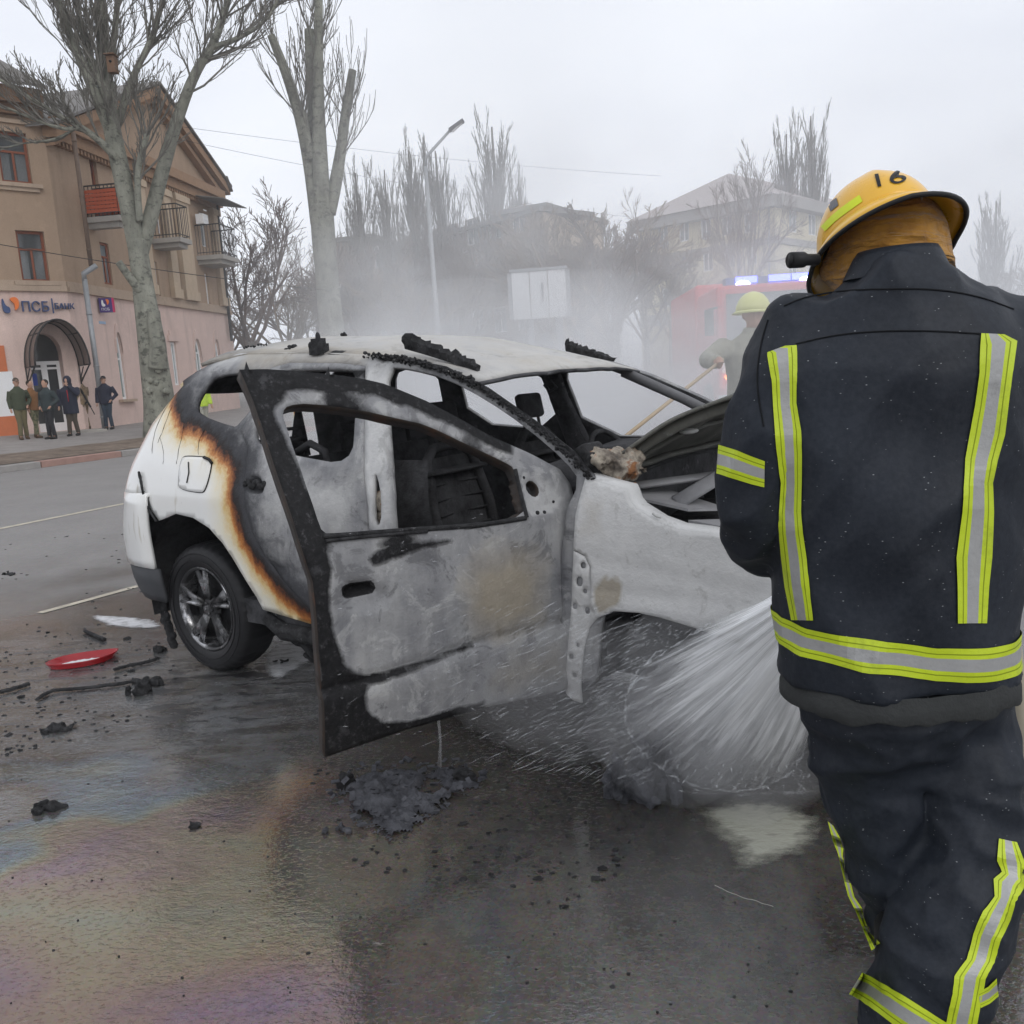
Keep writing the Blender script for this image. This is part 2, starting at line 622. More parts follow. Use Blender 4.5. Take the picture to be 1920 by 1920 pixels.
strip('pavement', [-60, -20, -5, 5, 20, 40, 60, 90], .16, 80, 0, M_PAVE, 'grey asphalt pavement in front of the pink building', 'pavement')
# verge, uneven edge towards the pavement
mb = MB()
vs = []
us = np.arange(-3, 60, .4)
for u in us:
    e = 2.5 + .35 * nz((u * .6, 0, 0)) + .2 * nz((u * 2.2, 5, 0))
    if u < 1: e = max(.3, .3 + (u + 3) * .55 + .2 * nz((u * 2, 1, 1)))
    for k in range(7):
        v = .17 + (e - .17) * k / 6
        hump = .05 * math.sin(math.pi * k / 6) + .02 * nz((u * 2, v * 3, 2)) if 0 < k < 6 else .004
        vs.append(kpt(u, v, pave_z(v) + .006 + abs(hump)))
mb.add(vs, [(i * 7 + k, i * 7 + 7 + k, i * 7 + 8 + k, i * 7 + 1 + k) for i in range(len(us) - 1) for k in range(6)])
mb.build('verge', M_SOIL, label='bare brown soil strip between kerb and pavement', cat='verge', kind='structure')
# kerb: painted stone blocks, every second one faded red
M_KG = plain('kerb_grey', (.30, .285, .27), .85, var=.25, scale=5, bump=.3)
M_KR = plain('kerb_red', (.34, .215, .18), .85, var=.25, scale=5, bump=.3)
mb = MB()
u = -40.0
i = 0
while u < 70:
    ln = 2.15
    a = kpt(u + .012, .0, .068)
    b = kpt(u + ln - .012, .0, .068)
    mb.bar(a, b, .30, .155 if i % 2 else .152, mi=i % 2)
    u += ln
    i += 1
o = mb.build('kerb', [M_KG, M_KR], label='kerb of grey and faded red painted stones along the street', cat='kerb', kind='structure')
bevel(o, .015, 2)
# ================================================================== THE BANK BUILDING
class Wall:
    """a vertical facade through two ground points; pixels become (u, z) on it"""
    def __init__(s, a, b):
        s.p = Vector((a[0], a[1], 0))
        d = Vector((b[0] - a[0], b[1] - a[1], 0))
        s.len = d.length
        s.d = d.normalized()
        s.n = Vector((s.d.y, -s.d.x, 0))
        if s.n.dot(Vector((0, 0, 0)) - s.p) < 0: s.n = -s.n
    def uz(s, px, py):
        q = at_plane(px, py, s.p, s.n)
        return ((q - s.p).dot(s.d), q.z)
    def pos(s, u, z, off=0.0): return s.p + s.d * u + s.n * off + Vector((0, 0, z))
    def rect(s, x0, y0, x1, y1):
        """pixel corners top-left, bottom-right -> u0, u1, z0, z1"""
        a, b = s.uz(x0, y0), s.uz(x1, y1)
        return (min(a[0], b[0]), max(a[0], b[0]), min(a[1], b[1]), max(a[1], b[1]))
    def bx(s, mb, u0, u1, z0, z1, o0, o1, mi=0):
        vs = [s.pos(u, z, o) for z in (z0, z1) for u, o in ((u0, o0), (u1, o0), (u1, o1), (u0, o1))]
        mb.add(vs, [(3, 2, 1, 0), (4, 5, 6, 7), (0, 1, 5, 4), (1, 2, 6, 5), (2, 3, 7, 6), (3, 0, 4, 7)], mi)
def _dir(px, Y):
    p = at_y(px, 752 - .061 * (px - 130), Y)
    return (p.x, p.y)
_c0, _c1, _c2 = _dir(0, 27.3), _dir(153, 28.9), _dir(432, 40.3)
WL = Wall(_c1, (_c1[0] * 2 - _c0[0], _c1[1] * 2 - _c0[1]))     # u < 0 left of the corner
WR = Wall(_c1, _c2)
def mat_plaster(name, col, blocks=False):
    t = NT(name)
    P = t.co('World')
    n = t.noise(.9, 7, .62, P)
    c = t.mix(n, [x * .8 for x in col], [x * 1.14 for x in col])
    st = t.noise(1.0, 5, .6, t.co('World', scale=(3.5, 3.5, .35)))
    c = t.mix(t.mapr(st, .50, .72, 0, .55), c, [x * .60 for x in col])
    c = t.mix(t.mapr(t.noise(2.6, 7, .7, P), .56, .64, 0, .30), c, [min(1, x * 1.3) for x in col])
    c = t.mix(.25, c, t.ramp(t.noise(38, 4, .7, P), [(.3, [x * .55 for x in col]), (.7, [min(1, x * 1.4) for x in col])]))
    t.set(col=c, rough=.9)
    t.bump(t.noise(45, 4, .7, P), .5, .012)
    return t.m
M_TAN = mat_plaster('tan_plaster', (.37, .265, .185))
M_PINK = mat_plaster('pink_plaster', (.66, .50, .44))
M_TRIM = mat_plaster('trim_plaster', (.42, .32, .24))
M_PIL = mat_plaster('pilaster_plaster', (.50, .39, .28))
M_WOOD = plain('red_brown_paint', (.23, .075, .04), .5, var=.25)
M_WHITE = plain('white_plastic', (.78, .78, .78), .35, var=.04)
M_DARKM = plain('dark_metal', (.035, .033, .032), .5, var=.3)
M_CURT = plain('pale_curtain', (.55, .56, .56), .9, var=.2, scale=14)
M_SLATE = plain('slate_sheet', (.185, .175, .165), .85, var=.3, scale=3, bump=.3)
M_EAVE = plain('brown_boards', (.16, .095, .06), .8, var=.3, scale=5)
M_CONC = plain('old_concrete', (.36, .34, .31), .9, var=.25, scale=3, bump=.25)
M_PIPE = plain('zinc_pipe', (.30, .31, .32), .45, .3, var=.25)
M_PIPEB = plain('brown_pipe', (.17, .12, .09), .6, var=.3)
M_ORANGE = plain('orange_paint', (.55, .17, .075), .75, var=.15)
M_REDTILE = plain('red_brick_lattice', (.46, .10, .045), .7, var=.2)
def mat_glass(name, tint=(.05, .06, .065)):
    t = NT(name)
    n = t.noise(2.0, 3, .5, t.co('World'))
    c = t.mix(n, [x * .5 for x in tint], [x * 1.7 for x in tint])
    t.set(col=c, rough=.06, ior=1.5)
    t.b.inputs['Specular IOR Level'].default_value = .8
    return t.m
M_GLASS = mat_glass('window_glass', (.17, .19, .20))
M_GLASSD = mat_glass('dark_glass', (.035, .037, .04))
M_GLASSG = mat_glass('greenish_glass', (.22, .27, .26))
bank = empty('bank_building', WR.pos(0, .45), label='three storey tan building with pink ground floor, balconies and a gable, left of the wreck', cat='building')
def bpart(mb, name, mats, parent=None, **kw):
    o = mb.build(name, mats, None, **kw)
    o.parent = parent or bank
    b = (parent or bank)
    o.matrix_parent_inverse = Matrix.Translation(-bank.location)
    return o
def sub(mb, name, mats, parent):
    o = mb.build(name, mats, None)
    o.parent = parent
    return o
def arch_poly(u0, u1, z0, z1, rise, n=10):
    """opening with an arched head, in (u, z)"""
    pts = [(u0, z0), (u1, z0), (u1, z1 - rise)]
    c = (u0 + u1) / 2
    r = (u1 - u0) / 2
    for k in range(1, n):
        a = math.pi * k / n
        pts.append((c + r * math.cos(a), z1 - rise + rise * math.sin(a)))
    pts.append((u0, z1 - rise))
    return pts
def rectp(r): return [(r[0], r[2]), (r[1], r[2]), (r[1], r[3]), (r[0], r[3])]
def wallpart(W, outline, holes, name, m, depth=.32, off=0.0):
    P, T = fill2d(outline, holes, 3.0)
    mb = MB()
    mb.add([W.pos(u, z, off) for u, z in P], T)
    loops = [outline] + holes
    for lp in loops:                                   # reveals
        n = len(lp)
        vs = [W.pos(u, z, off) for u, z in lp] + [W.pos(u, z, off - depth) for u, z in lp]
        mb.add(vs, [(k, (k + 1) % n, n + (k + 1) % n, n + k) for k in range(n)])
    return bpart(mb, name, m)
def window(W, r, mframe, mglass, arch=0, depth=.20, fw=.08, mull=(.5,), trans=.68, curtain=False, name='window'):
    u0, u1, z0, z1 = r
    fr = MB()
    a, b = -depth, -depth + .06
    zt = z1 - arch
    W.bx(fr, u0, u0 + fw, z0, zt, a, b)
    W.bx(fr, u1 - fw, u1, z0, zt, a, b)
    W.bx(fr, u0 + fw, u1 - fw, z0, z0 + fw, a, b - .002)
    if not arch: W.bx(fr, u0 + fw, u1 - fw, z1 - fw, z1, a, b - .002)
    else:
        c, rr = (u0 + u1) / 2, (u1 - u0) / 2
        pts = [W.pos(c + (rr - fw / 2) * math.cos(math.pi * k / 12), zt + (arch - fw / 2) * math.sin(math.pi * k / 12), (a + b) / 2) for k in range(13)]
        fr.tube(pts, .04, 6, smooth=False)
    for m_ in mull:
        um = u0 + (u1 - u0) * m_
        W.bx(fr, um - fw * .4, um + fw * .4, z0 + fw, (z0 + (z1 - z0) * trans) if trans else z1 - fw, a, b - .006)
    if trans:
        zm = z0 + (z1 - z0) * trans
        W.bx(fr, u0 + fw, u1 - fw, zm - fw * .4, zm + fw * .4, a, b + .004)
    o = bpart(fr, name, mframe)
    gl = MB()
    poly = arch_poly(u0, u1, z0, z1, arch) if arch else rectp(r)
    P, T = fill2d(poly, [], 2.0)
    gl.add([W.pos(u, z, -depth + .02) for u, z in P], T)
    sub(gl, 'pane', mglass, o)
    if curtain:
        cu = MB()
        for s0, s1 in ((.06, .40), (.60, .94)):
            k = 14
            vs = []
            for i in range(k + 1):
                uu = u0 + (u1 - u0) * (s0 + (s1 - s0) * i / k)
                vs += [W.pos(uu, z0 + fw, -depth - .08 + .02 * (i % 2)), W.pos(uu, z0 + (z1 - z0) * trans, -depth - .08 + .02 * (i % 2))]
            cu.add(vs, [(2 * i, 2 * i + 2, 2 * i + 3, 2 * i + 1) for i in range(k)])
        sub(cu, 'curtain', M_CURT, o)
    return o
def glass_clear():
    t = NT('clear_window_glass')
    n = t.noise(1.4, 3, .5, t.co('World'))
    t.set(col=t.mix(n, (.05, .06, .065), (.22, .24, .25)), rough=.05, alpha=.55, spec=.8)
    return t.m
M_CLEAR = glass_clear()
BZ = .35
LU0 = -9.0
# ledge height between pink floor and tan floors (same course on both facades)
zl = WL.uz(150, 541)[1]
zeL = WL.uz(60, 172)[1]
RU1 = WR.uz(432, 600)[0]
# --- left facade
wA = WL.rect(-10, 243, 62, 345)
wB = WL.rect(28, 431, 95, 528)
lw_up = wallpart(WL, [(LU0, zl), (0, zl), (0, zeL), (LU0, zeL)], [rectp(wA), rectp(wB)], 'wall', M_TAN)
dA = WL.rect(48, 625, 137, 815)
dA = (dA[0], dA[1], BZ + .12, dA[3])
wallpart(WL, [(LU0, BZ), (0, BZ), (0, zl - .001), (LU0, zl - .001)], [arch_poly(dA[0], dA[1], dA[2], dA[3] , .62)], 'wall', M_PINK, depth=.5, off=.02)
window(WL, wA, M_WOOD, M_CLEAR, curtain=True, trans=.62)
window(WL, wB, M_WOOD, M_CLEAR, curtain=True, trans=.64)
for r in (wA, wB):
    mb = MB()
    WL.bx(mb, r[0] - .25, r[1] + .25, r[2] - .14, r[2] - .02, .003, .14)
    WL.bx(mb, r[0] - .15, r[1] + .15, r[2] - .26, r[2] - .141, .003, .08)
    bpart(mb, 'window_sill', M_TRIM)
# dark room behind the windows
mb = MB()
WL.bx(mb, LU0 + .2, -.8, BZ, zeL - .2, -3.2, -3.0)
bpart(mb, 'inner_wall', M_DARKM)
# --- entrance
fr = MB()
u0, u1 = dA[0], dA[1]
zt = WL.uz(92, 676)[1]
za = dA[2]
W_ = WL
o0, o1 = -.46, -.40
um = (u0 + u1) / 2
for a, b in ((u0, u0 + .1), (um - .09, um + .09), (u1 - .1, u1)): W_.bx(fr, a, b, za, zt, o0, o1)
for a, b in ((u0 + .1, um - .09), (um + .09, u1 - .1)):
    W_.bx(fr, a, b, za, za + .28, o0, o1 - .004)
    W_.bx(fr, a, b, zt - .12, zt, o0, o1 - .004)
    W_.bx(fr, a + .001, b - .001, zt - .27, zt - .2, o0, o1 - .01)
door = bpart(fr, 'door', M_WHITE)
gl = MB()
W_.bx(gl, u0 + .1, um - .09, za + .28, zt - .12, -.44, -.43)
W_.bx(gl, um + .09, u1 - .1, za + .28, zt - .12, -.44, -.43)
sub(gl, 'pane', M_GLASSD, door)
mb = MB()
W_.bx(mb, um - .16, um - .12, za + .95, za + 1.35, -.40, -.33)
W_.bx(mb, um + .12, um + .16, za + .95, za + 1.35, -.40, -.33)
sub(mb, 'handle', M_DARKM, door)
mb = MB()
P, T = fill2d([(u0, zt), (u1, zt)] + [(um + (u1 - u0) / 2 * math.cos(math.pi * k / 12), dA[3] - .62 + .62 * math.sin(math.pi * k / 12)) for k in range(13)], [], 1)
mb.add([W_.pos(u, z, -.42) for u, z in P], T)
bpart(mb, 'fanlight', M_GLASSD)
mb = MB()
r = WL.rect(60, 700, 78, 722)
W_.bx(mb, r[0], r[1], r[2], r[3], -.425, -.420)
bpart(mb, 'blue_notice', plain('blue_notice', (.02, .05, .30), .5))
mb = MB()
WL.bx(mb, u0 - .5, u1 + .7, .1, BZ + .12, .025, 1.3)
WL.bx(mb, u0 - .8, u1 + 1.0, .1, BZ - .02, 1.301, 1.75)
bpart(mb, 'entrance_step', M_CONC)
# barrel awning over the entrance
aw = MB()
rA = WL.rect(35, 607, 148, 690)
c = (rA[0] + rA[1]) / 2
hw = (rA[1] - rA[0]) / 2
z0_ = WL.uz(38, 690)[1]
hz = WL.uz(90, 605)[1] - z0_
N = 20
arc = [(c + hw * math.cos(math.pi * k / N), z0_ + hz * math.sin(math.pi * k / N)) for k in range(N + 1)]
vs = [W_.pos(u, z, .03) for u, z in arc] + [W_.pos(u, z, 1.25) for u, z in arc]
def mat_poly():
    t = NT('smoked_polycarbonate')
    t.set(col=(.085, .06, .048), rough=.3, alpha=.96)
    return t.m
aw.add(vs, [(k, k + 1, N + 2 + k, N + 1 + k) for k in range(N)], 0, True)
awn = bpart(aw, 'awning', mat_poly())
mb = MB()
for o_ in (.04, .65, 1.25):
    mb.tube([W_.pos(u, z, o_) for u, z in arc], .03, 6)
for k in (0, 5, 10, 15, 20):
    u, z = arc[k]
    mb.tube([W_.pos(u, z, .04), W_.pos(u, z, 1.25)], .022, 6)
for u in (arc[0][0], arc[-1][0]):
    mb.tube([W_.pos(u, z0_, 1.2), W_.pos(u, z0_ - .55, .03)], .025, 6)
    mb.tube([W_.pos(u, z0_, .04), W_.pos(u, z0_ - .6, .04)], .025, 6)
    mb.tube([W_.pos(u, z0_ - .05, .5), W_.pos(u, z0_ - .42, .03)], .018, 6)
sub(mb, 'awning_frame', M_DARKM, awn)
# orange and white painted pier at the left
for a, b, c_, m_ in ((648, 697, .05, M_ORANGE), (697, 781, .045, M_WHITE), (781, 828, .055, M_ORANGE)):
    mb = MB()
    zA, zB = WL.uz(5, a)[1], WL.uz(5, b)[1]
    xr = {648: 10, 697: 28, 781: 36}[a]
    WL.bx(mb, LU0, WL.uz(xr, (a + b) / 2)[0], zB, zA, .022, c_ + .02)
    bpart(mb, 'painted_panel', m_)
# --- right facade
apex = WR.uz(274, 160)
gl_ = WR.uz(158, 268)
gr_ = WR.uz(408, 350)
wR = [WR.rect(186, 453, 213, 535), WR.rect(289, 490, 302, 555), WR.rect(383, 512, 396, 573)]
dR = [WR.rect(163, 270, 186, 352), WR.rect(286, 345, 306, 440), WR.rect(372, 395, 392, 465)]
wallpart(WR, [(0, zl), (RU1, zl), (RU1, gr_[1]), (apex[0], apex[1]), (0, gl_[1])], [rectp(r) for r in wR + dR], 'wall', M_TAN, depth=.3)
g1 = WR.rect(213, 622, 240, 748)
g2 = WR.rect(318, 641, 338, 722)
g3 = WR.rect(361, 634, 381, 702)
g4 = WR.rect(399, 635, 414, 690)
wallpart(WR, [(0.0, BZ), (RU1, BZ), (RU1, zl - .001), (0, zl - .001)], [arch_poly(*g1, .75), rectp(g2), arch_poly(*g3, .9), arch_poly(*g4, .9)], 'wall', M_PINK, depth=.30, off=.02)
window(WR, g1, M_WHITE, M_GLASSG, arch=.75, depth=.12, mull=(), trans=.6)
window(WR, g2, M_WHITE, M_GLASSG, depth=.12, mull=(.5,), trans=0)
window(WR, g3, M_WHITE, M_GLASSG, arch=.9, depth=.12, mull=(.5,), trans=.6)
window(WR, g4, M_WHITE, M_GLASSG, arch=.9, depth=.12, mull=(.5,), trans=.6)
window(WR, wR[0], M_WOOD, M_GLASS, depth=.12, trans=.66)
window(WR, wR[1], M_WHITE, M_GLASS, depth=.16, trans=.66)
window(WR, wR[2], M_WHITE, M_GLASS, depth=.16, trans=.66)
for r in dR: window(WR, r, M_WOOD if r is dR[0] else M_WHITE, M_GLASSD if r is dR[0] else M_GLASS, depth=.18, trans=.75, name='balcony_door')
# arched surrounds and sills of the ground floor windows
for r, ar in ((g1, .75), (g3, .9), (g4, .9)):
    mb = MB()
    cu, rr = (r[0] + r[1]) / 2, (r[1] - r[0]) / 2
    pts = [(cu + rr * math.cos(math.pi * k / 12) * s_, r[3] - ar + ar * math.sin(math.pi * k / 12) * (1 + (s_ - 1) * 1.2)) for s_ in (1.0, 1.35) for k in range(13)]
    v0 = [WR.pos(u, z, .055) for u, z in pts]
    mb.add(v0, [(k, k + 1, 14 + k, 13 + k) for k in range(12)])
    v1 = [WR.pos(u, z, .022) for u, z in pts[13:]]
    mb.add(v0[13:] + v1, [(k, k + 1, 14 + k, 13 + k) for k in range(12)])
    bpart(mb, 'arch_surround', M_PINK)
    mb = MB()
    WR.bx(mb, r[0] - .3, r[1] + .3, r[2] - .1, r[2] - .005, .023, .2)
    bpart(mb, 'window_sill', M_TRIM)
mb = MB()
WR.bx(mb, g2[0] - .2, g2[1] + .2, g2[3] + .03, g2[3] + .25, .023, .09)
WR.bx(mb, g2[0] - .05, g2[1] + .05, g2[3] + .251, g2[3] + .45, .023, .07)
bpart(mb, 'arch_surround', M_PINK)
# courses and cornices
for W_, a, b in ((WL, LU0, -.001), (WR, 0.0, RU1)):
    mb = MB()
    W_.bx(mb, a, b, zl - .12, zl + .05, .023, .14)
    W_.bx(mb, a, b, zl + .051, zl + .22, .003, .08)
    bpart(mb, 'ledge', M_TRIM)
    z2 = wA[3] + .25
    if W_ is WL:
        mb = MB()
        W_.bx(mb, a, b, z2, z2 + .12, .003, .07)
        bpart(mb, 'ledge', M_TRIM)
# pediment mouldings
mb = MB()
M_BRK = plain('dentil_plaster', (.30, .19, .12), .9, var=.3)
bz_ = WR.uz(350, 322)[1]
def slope_bar(p, q, th, o0, o1, mbx):
    (ua, za_), (ub, zb_) = p, q
    vs = []
    for o_ in (o0, o1):
        vs += [WR.pos(ua, za_, o_), WR.pos(ub, zb_, o_), WR.pos(ub, zb_ - th, o_), WR.pos(ua, za_ - th, o_)]
    mbx.add(vs, [(0, 1, 2, 3), (7, 6, 5, 4), (0, 4, 5, 1), (1, 5, 6, 2), (2, 6, 7, 3), (3, 7, 4, 0)])
slope_bar((apex[0], apex[1] - .05), (gr_[0] + .2, gr_[1] - .02), .35, .003, .5, mb)
slope_bar((apex[0], apex[1] - .40), (gr_[0], gr_[1] - .38), .22, .003, .3, mb)
slope_bar((-.1, gl_[1] - .05), (apex[0], apex[1] - .05), .35, .003, .5, mb)
slope_bar((0, gl_[1] - .40), (apex[0], apex[1] - .40), .22, .003, .3, mb)
bpart(mb, 'cornice', M_BRK)
mb = MB()
cz0 = WR.uz(300, 262)[1]
cz = WR.uz(395, 348)[1] - .1
WR.bx(mb, .3, RU1, cz - .45, cz - .08, .003, .42)
WR.bx(mb, .3, RU1, cz - .8, cz - .451, .003, .25)
for k in range(60):
    u = .4 + k * (RU1 - .5) / 60
    WR.bx(mb, u, u + .09, cz - .95, cz - .801, .003, .2)
bpart(mb, 'cornice', M_BRK)
# pilasters
for x0, x1 in ((262, 274), (308, 320), (330, 352), (398, 408)):
    a, b = WR.uz(x0, 450)[0], WR.uz(x1, 450)[0]
    mb = MB()
    WR.bx(mb, a, b, zl + .221, cz - .951, .003, .20)
    WR.bx(mb, a - .08, b + .08, cz - 1.25, cz - 1.0, .201, .26)
    WR.bx(mb, a - .08, b + .08, zl + .23, zl + .6, .201, .25)
    bpart(mb, 'pilaster', M_PIL)
# balconies
def balcony(x0, x1, ytop, yslab, proj_, red=False):
    a, b = WR.uz(x0, yslab)[0], WR.uz(x1, yslab)[0]
    zs = WR.uz(x0, yslab)[1]
    zt_ = WR.uz(x0, ytop)[1]
    mb = MB()
    WR.bx(mb, a, b, zs - .18, zs, .003, proj_)
    WR.bx(mb, a + .12, b - .12, zs - .36, zs - .181, .003, proj_ - .15)
    o = bpart(mb, 'balcony', M_CONC)
    rl = MB()
    p = proj_ - .06
    corners = [(a + .05, .06), (a + .05, p), (b - .05, p), (b - .05, .06)]
    for (ua, oa), (ub, ob) in zip(corners, corners[1:]):
        A_, B_ = WR.pos(ua, zt_, oa), WR.pos(ub, zt_, ob)
        rl.bar(A_, B_, .05, .04)
        rl.bar(WR.pos(ua, zs + .12, oa), WR.pos(ub, zs + .12, ob), .03, .03)
        k = max(2, int((B_ - A_).length / .13))
        for i in range(k + 1):
            t_ = i / k
            rl.tube([WR.pos(ua + (ub - ua) * t_, zs, oa + (ob - oa) * t_), WR.pos(ua + (ub - ua) * t_, zt_, oa + (ob - oa) * t_)], .011 if not red else .016, 5)
    sub(rl, 'railing', M_DARKM, o)
    if red:
        sc_ = MB()
        for (ua, oa), (ub, ob) in zip(corners, corners[1:]):
            n_ = 6
            L_ = (WR.pos(ub, 0, ob) - WR.pos(ua, 0, oa)).length
            for i in range(n_):
                zz = zs + .12 + (zt_ - zs - .25) * i / n_
                h_ = (zt_ - zs - .25) / n_
                A_, B_ = WR.pos(ua, zz + h_ / 2, oa), WR.pos(ub, zz + h_ / 2, ob)
                sc_.bar(A_, B_, .03, h_ - .02)
        sub(sc_, 'red_screen', M_REDTILE, o)
    return o
balcony(160, 178, 352, 408, 1.25, True)
balcony(283, 306, 388, 448, 1.2)
balcony(368, 400, 425, 480, 1.2)
# little sheet roof above the far balcony
mb = MB()
a, b = WR.uz(356, 368)[0], WR.uz(402, 380)[0]
zc = WR.uz(360, 368)[1]
vs = [WR.pos(a, zc, .01), WR.pos(b, zc, .01), WR.pos(b, zc - .25, 1.5), WR.pos(a, zc - .25, 1.5)]
mb.prism(vs, (0, 0, .04))
bpart(mb, 'balcony_roof', M_SLATE)
# air conditioner
mb = MB()
r = WR.rect(357, 402, 369, 424)
WR.bx(mb, r[0], r[1], r[2], r[3], .21, .55)
for k in range(3): WR.bx(mb, r[0] + .1, r[1] - .1, r[2] + .15 + k * .2, r[2] + .2 + k * .2, .551, .565)
bpart(mb, 'air_conditioner', M_WHITE)
# downpipes
def pipe(W_, px0, py0, px1, py1, r_, m_, off=.12, hopper=False):
    u_, z1_ = W_.uz(px0, py0)
    u2_, z0_p = W_.uz(px1, py1)
    mb = MB()
    mb.tube([W_.pos(u_, z1_, off), W_.pos(u_, z0_p, off)], r_, 10)
    if hopper:
        mb.tube([W_.pos(u_, z1_ - .05, off), W_.pos(u_, z1_ + .18, off), W_.pos(u_ + .35, z1_ + .42, off + .25)], [r_, r_ * 1.05, r_ * 1.05], 10)
    z = z0_p + .5
    while z < z1_:
        mb.tube([W_.pos(u_, z, off), W_.pos(u_, z + .05, off)], r_ * 1.15, 10)
        z += 1.7
    return bpart(mb, 'downpipe', m_)
pipe(WL, 155, 525, 181, 812, .085, M_PIPE, .2, True)
pipe(WL, 135, 250, 168, 500, .07, M_PIPEB, .12)
pipe(WR, 398, 380, 430, 640, .07, M_DARKM, .2)
# roofs
mb = MB()
pk = -3.9
rise = 2.6
A_ = [WL.pos(LU0 - .2, zeL, .55), WL.pos(.15, zeL, .55), WL.pos(-1.2, zeL + rise, pk), WL.pos(LU0 - .2, zeL + rise, pk)]
mb.prism(A_, (0, 0, .06))
# the corrugated lower edge of the sheets
k = 70
for i in range(k):
    u_ = LU0 + (0.1 - LU0) * i / k
    mb.bar(WL.pos(u_, zeL + .03, .60), WL.pos(u_, zeL + .33, .10), .07, .07)
bpart(mb, 'roof', M_SLATE)
mb = MB()
WL.bx(mb, LU0, 0, zeL - .5, zeL - .02, .003, .42)
WL.bx(mb, LU0, 0, zeL - .8, zeL - .501, .003, .22)
bpart(mb, 'eave', M_EAVE)
mb = MB()
bk = -7.0
ap = (apex[0], apex[1] + .02)
for (ua, za_), (ub, zb_) in (((-.4, gl_[1] - .12), ap), (ap, (gr_[0] + .25, gr_[1] - .02))):
    q = [WR.pos(ua, za_, .6), WR.pos(ub, zb_, .6), WR.pos(ub, zb_, bk), WR.pos(ua, za_, bk)]
    mb.prism(q, (0, 0, .08))
mb.prism([WR.pos(gr_[0] - .3, gr_[1] + .3, .66), WR.pos(RU1 + .35, gr_[1] - .25, .66), WR.pos(RU1 + .35, gr_[1] - .25, bk), WR.pos(gr_[0] - .3, gr_[1] + .3, bk)], (0, 0, .06))
bpart(mb, 'roof', M_SLATE)
mb = MB()                                              # far gable end wall
for z0_, z1_ in ((BZ, gr_[1] - .3),):
    vs = [WR.pos(RU1, z0_, 0), WR.pos(RU1, z1_, 0), WR.pos(RU1, z1_, -9), WR.pos(RU1, z0_, -9)]
    mb.add(vs, [(0, 1, 2, 3)])
mb.add([WR.pos(.8, BZ, -2.6), WR.pos(RU1, BZ, -2.6), WR.pos(RU1, zl + 6, -2.6), WR.pos(.8, zl + 6, -2.6)], [(0, 1, 2, 3)])
bpart(mb, 'side_wall', M_TAN)
# --- signs
M_NAVY = plain('navy_letters', (.035, .065, .17), .4, var=.05)
M_LORG = plain('orange_letters', (.75, .17, .02), .4, var=.05)
def put_text(mb, W_, body, px0, py0, px1, hpx, off, depth, mi=0):
    u_, z_ = W_.uz(px0, py0)
    ue, _ = W_.uz(px1, py0)
    _, zt_ = W_.uz(px0, py0 - hpx)
    vs, fs = text_mesh(body, 1.0, .0)
    x0 = min(v.x for v in vs)
    x1 = max(v.x for v in vs)
    y0 = min(v.y for v in vs)
    y1 = max(v.y for v in vs)
    sx, sz = (ue - u_) / (x1 - x0), (zt_ - z_) / (y1 - y0)
    front = [W_.pos(u_ + (v.x - x0) * sx, z_ + (v.y - y0) * sz, off + depth) for v in vs]
    back = [p - W_.n * depth for p in front]
    n = len(front)
    mb.add(front, fs, mi)
    cnt = {}
    for f in fs:
        for i in range(len(f)):
            e = (f[i], f[(i + 1) % len(f)])
            cnt[tuple(sorted(e))] = cnt.get(tuple(sorted(e)), 0) + 1
    side = [e for e, c_ in cnt.items() if c_ == 1]
    mb.add(front + back, [(a, b, b + n, a + n) for a, b in side], mi)
def leaf(mb, W_, pts, off, depth, mi):
    mb.prism([W_.pos(*W_.uz(x, y), off) for x, y in smooth_poly(pts, 2)], W_.n * depth, mi)
sg = empty('bank_sign', WL.pos(-1.8, zl - 1.0, .1), label='channel letter sign reading ПСБ and БАНК with blue and orange mark above the entrance', cat='sign')
def spart(mb, name, mats):
    o = mb.build(name, mats)
    o.parent = sg
    o.matrix_parent_inverse = Matrix.Translation(-sg.location)
    return o
mb = MB()
leaf(mb, WL, [(1, 562), (3, 560), (8, 574), (17, 577), (18, 588), (8, 588), (3, 580)], .06, .1, 0)
leaf(mb, WL, [(15, 560), (26, 557), (33, 563), (34, 577), (26, 584), (26, 571), (20, 566)], .06, .1, 1)
spart(mb, 'logo', [M_NAVY, M_LORG])
mb = MB()
put_text(mb, WL, 'ПСБ', 41, 585, 91, 20, .06, .1)
WL.bx(mb, WL.uz(95.5, 570)[0], WL.uz(97.5, 570)[0], WL.uz(96, 588)[1], WL.uz(96, 560)[1], .06, .12)
put_text(mb, WL, 'БАНК', 102, 580, 138, 11, .06, .1)
spart(mb, 'lettering', M_NAVY)
ns = empty('notice_sign', WR.pos(1.0, zl - 1.0, .1), label='small square purple blade sign with white and orange mark reading ПСБ, right of the downpipe', cat='sign')
ns_o = ns
def npart(mb, name, mats):
    o = mb.build(name, mats)
    o.parent = ns
    o.matrix_parent_inverse = Matrix.Translation(-ns.location)
    return o
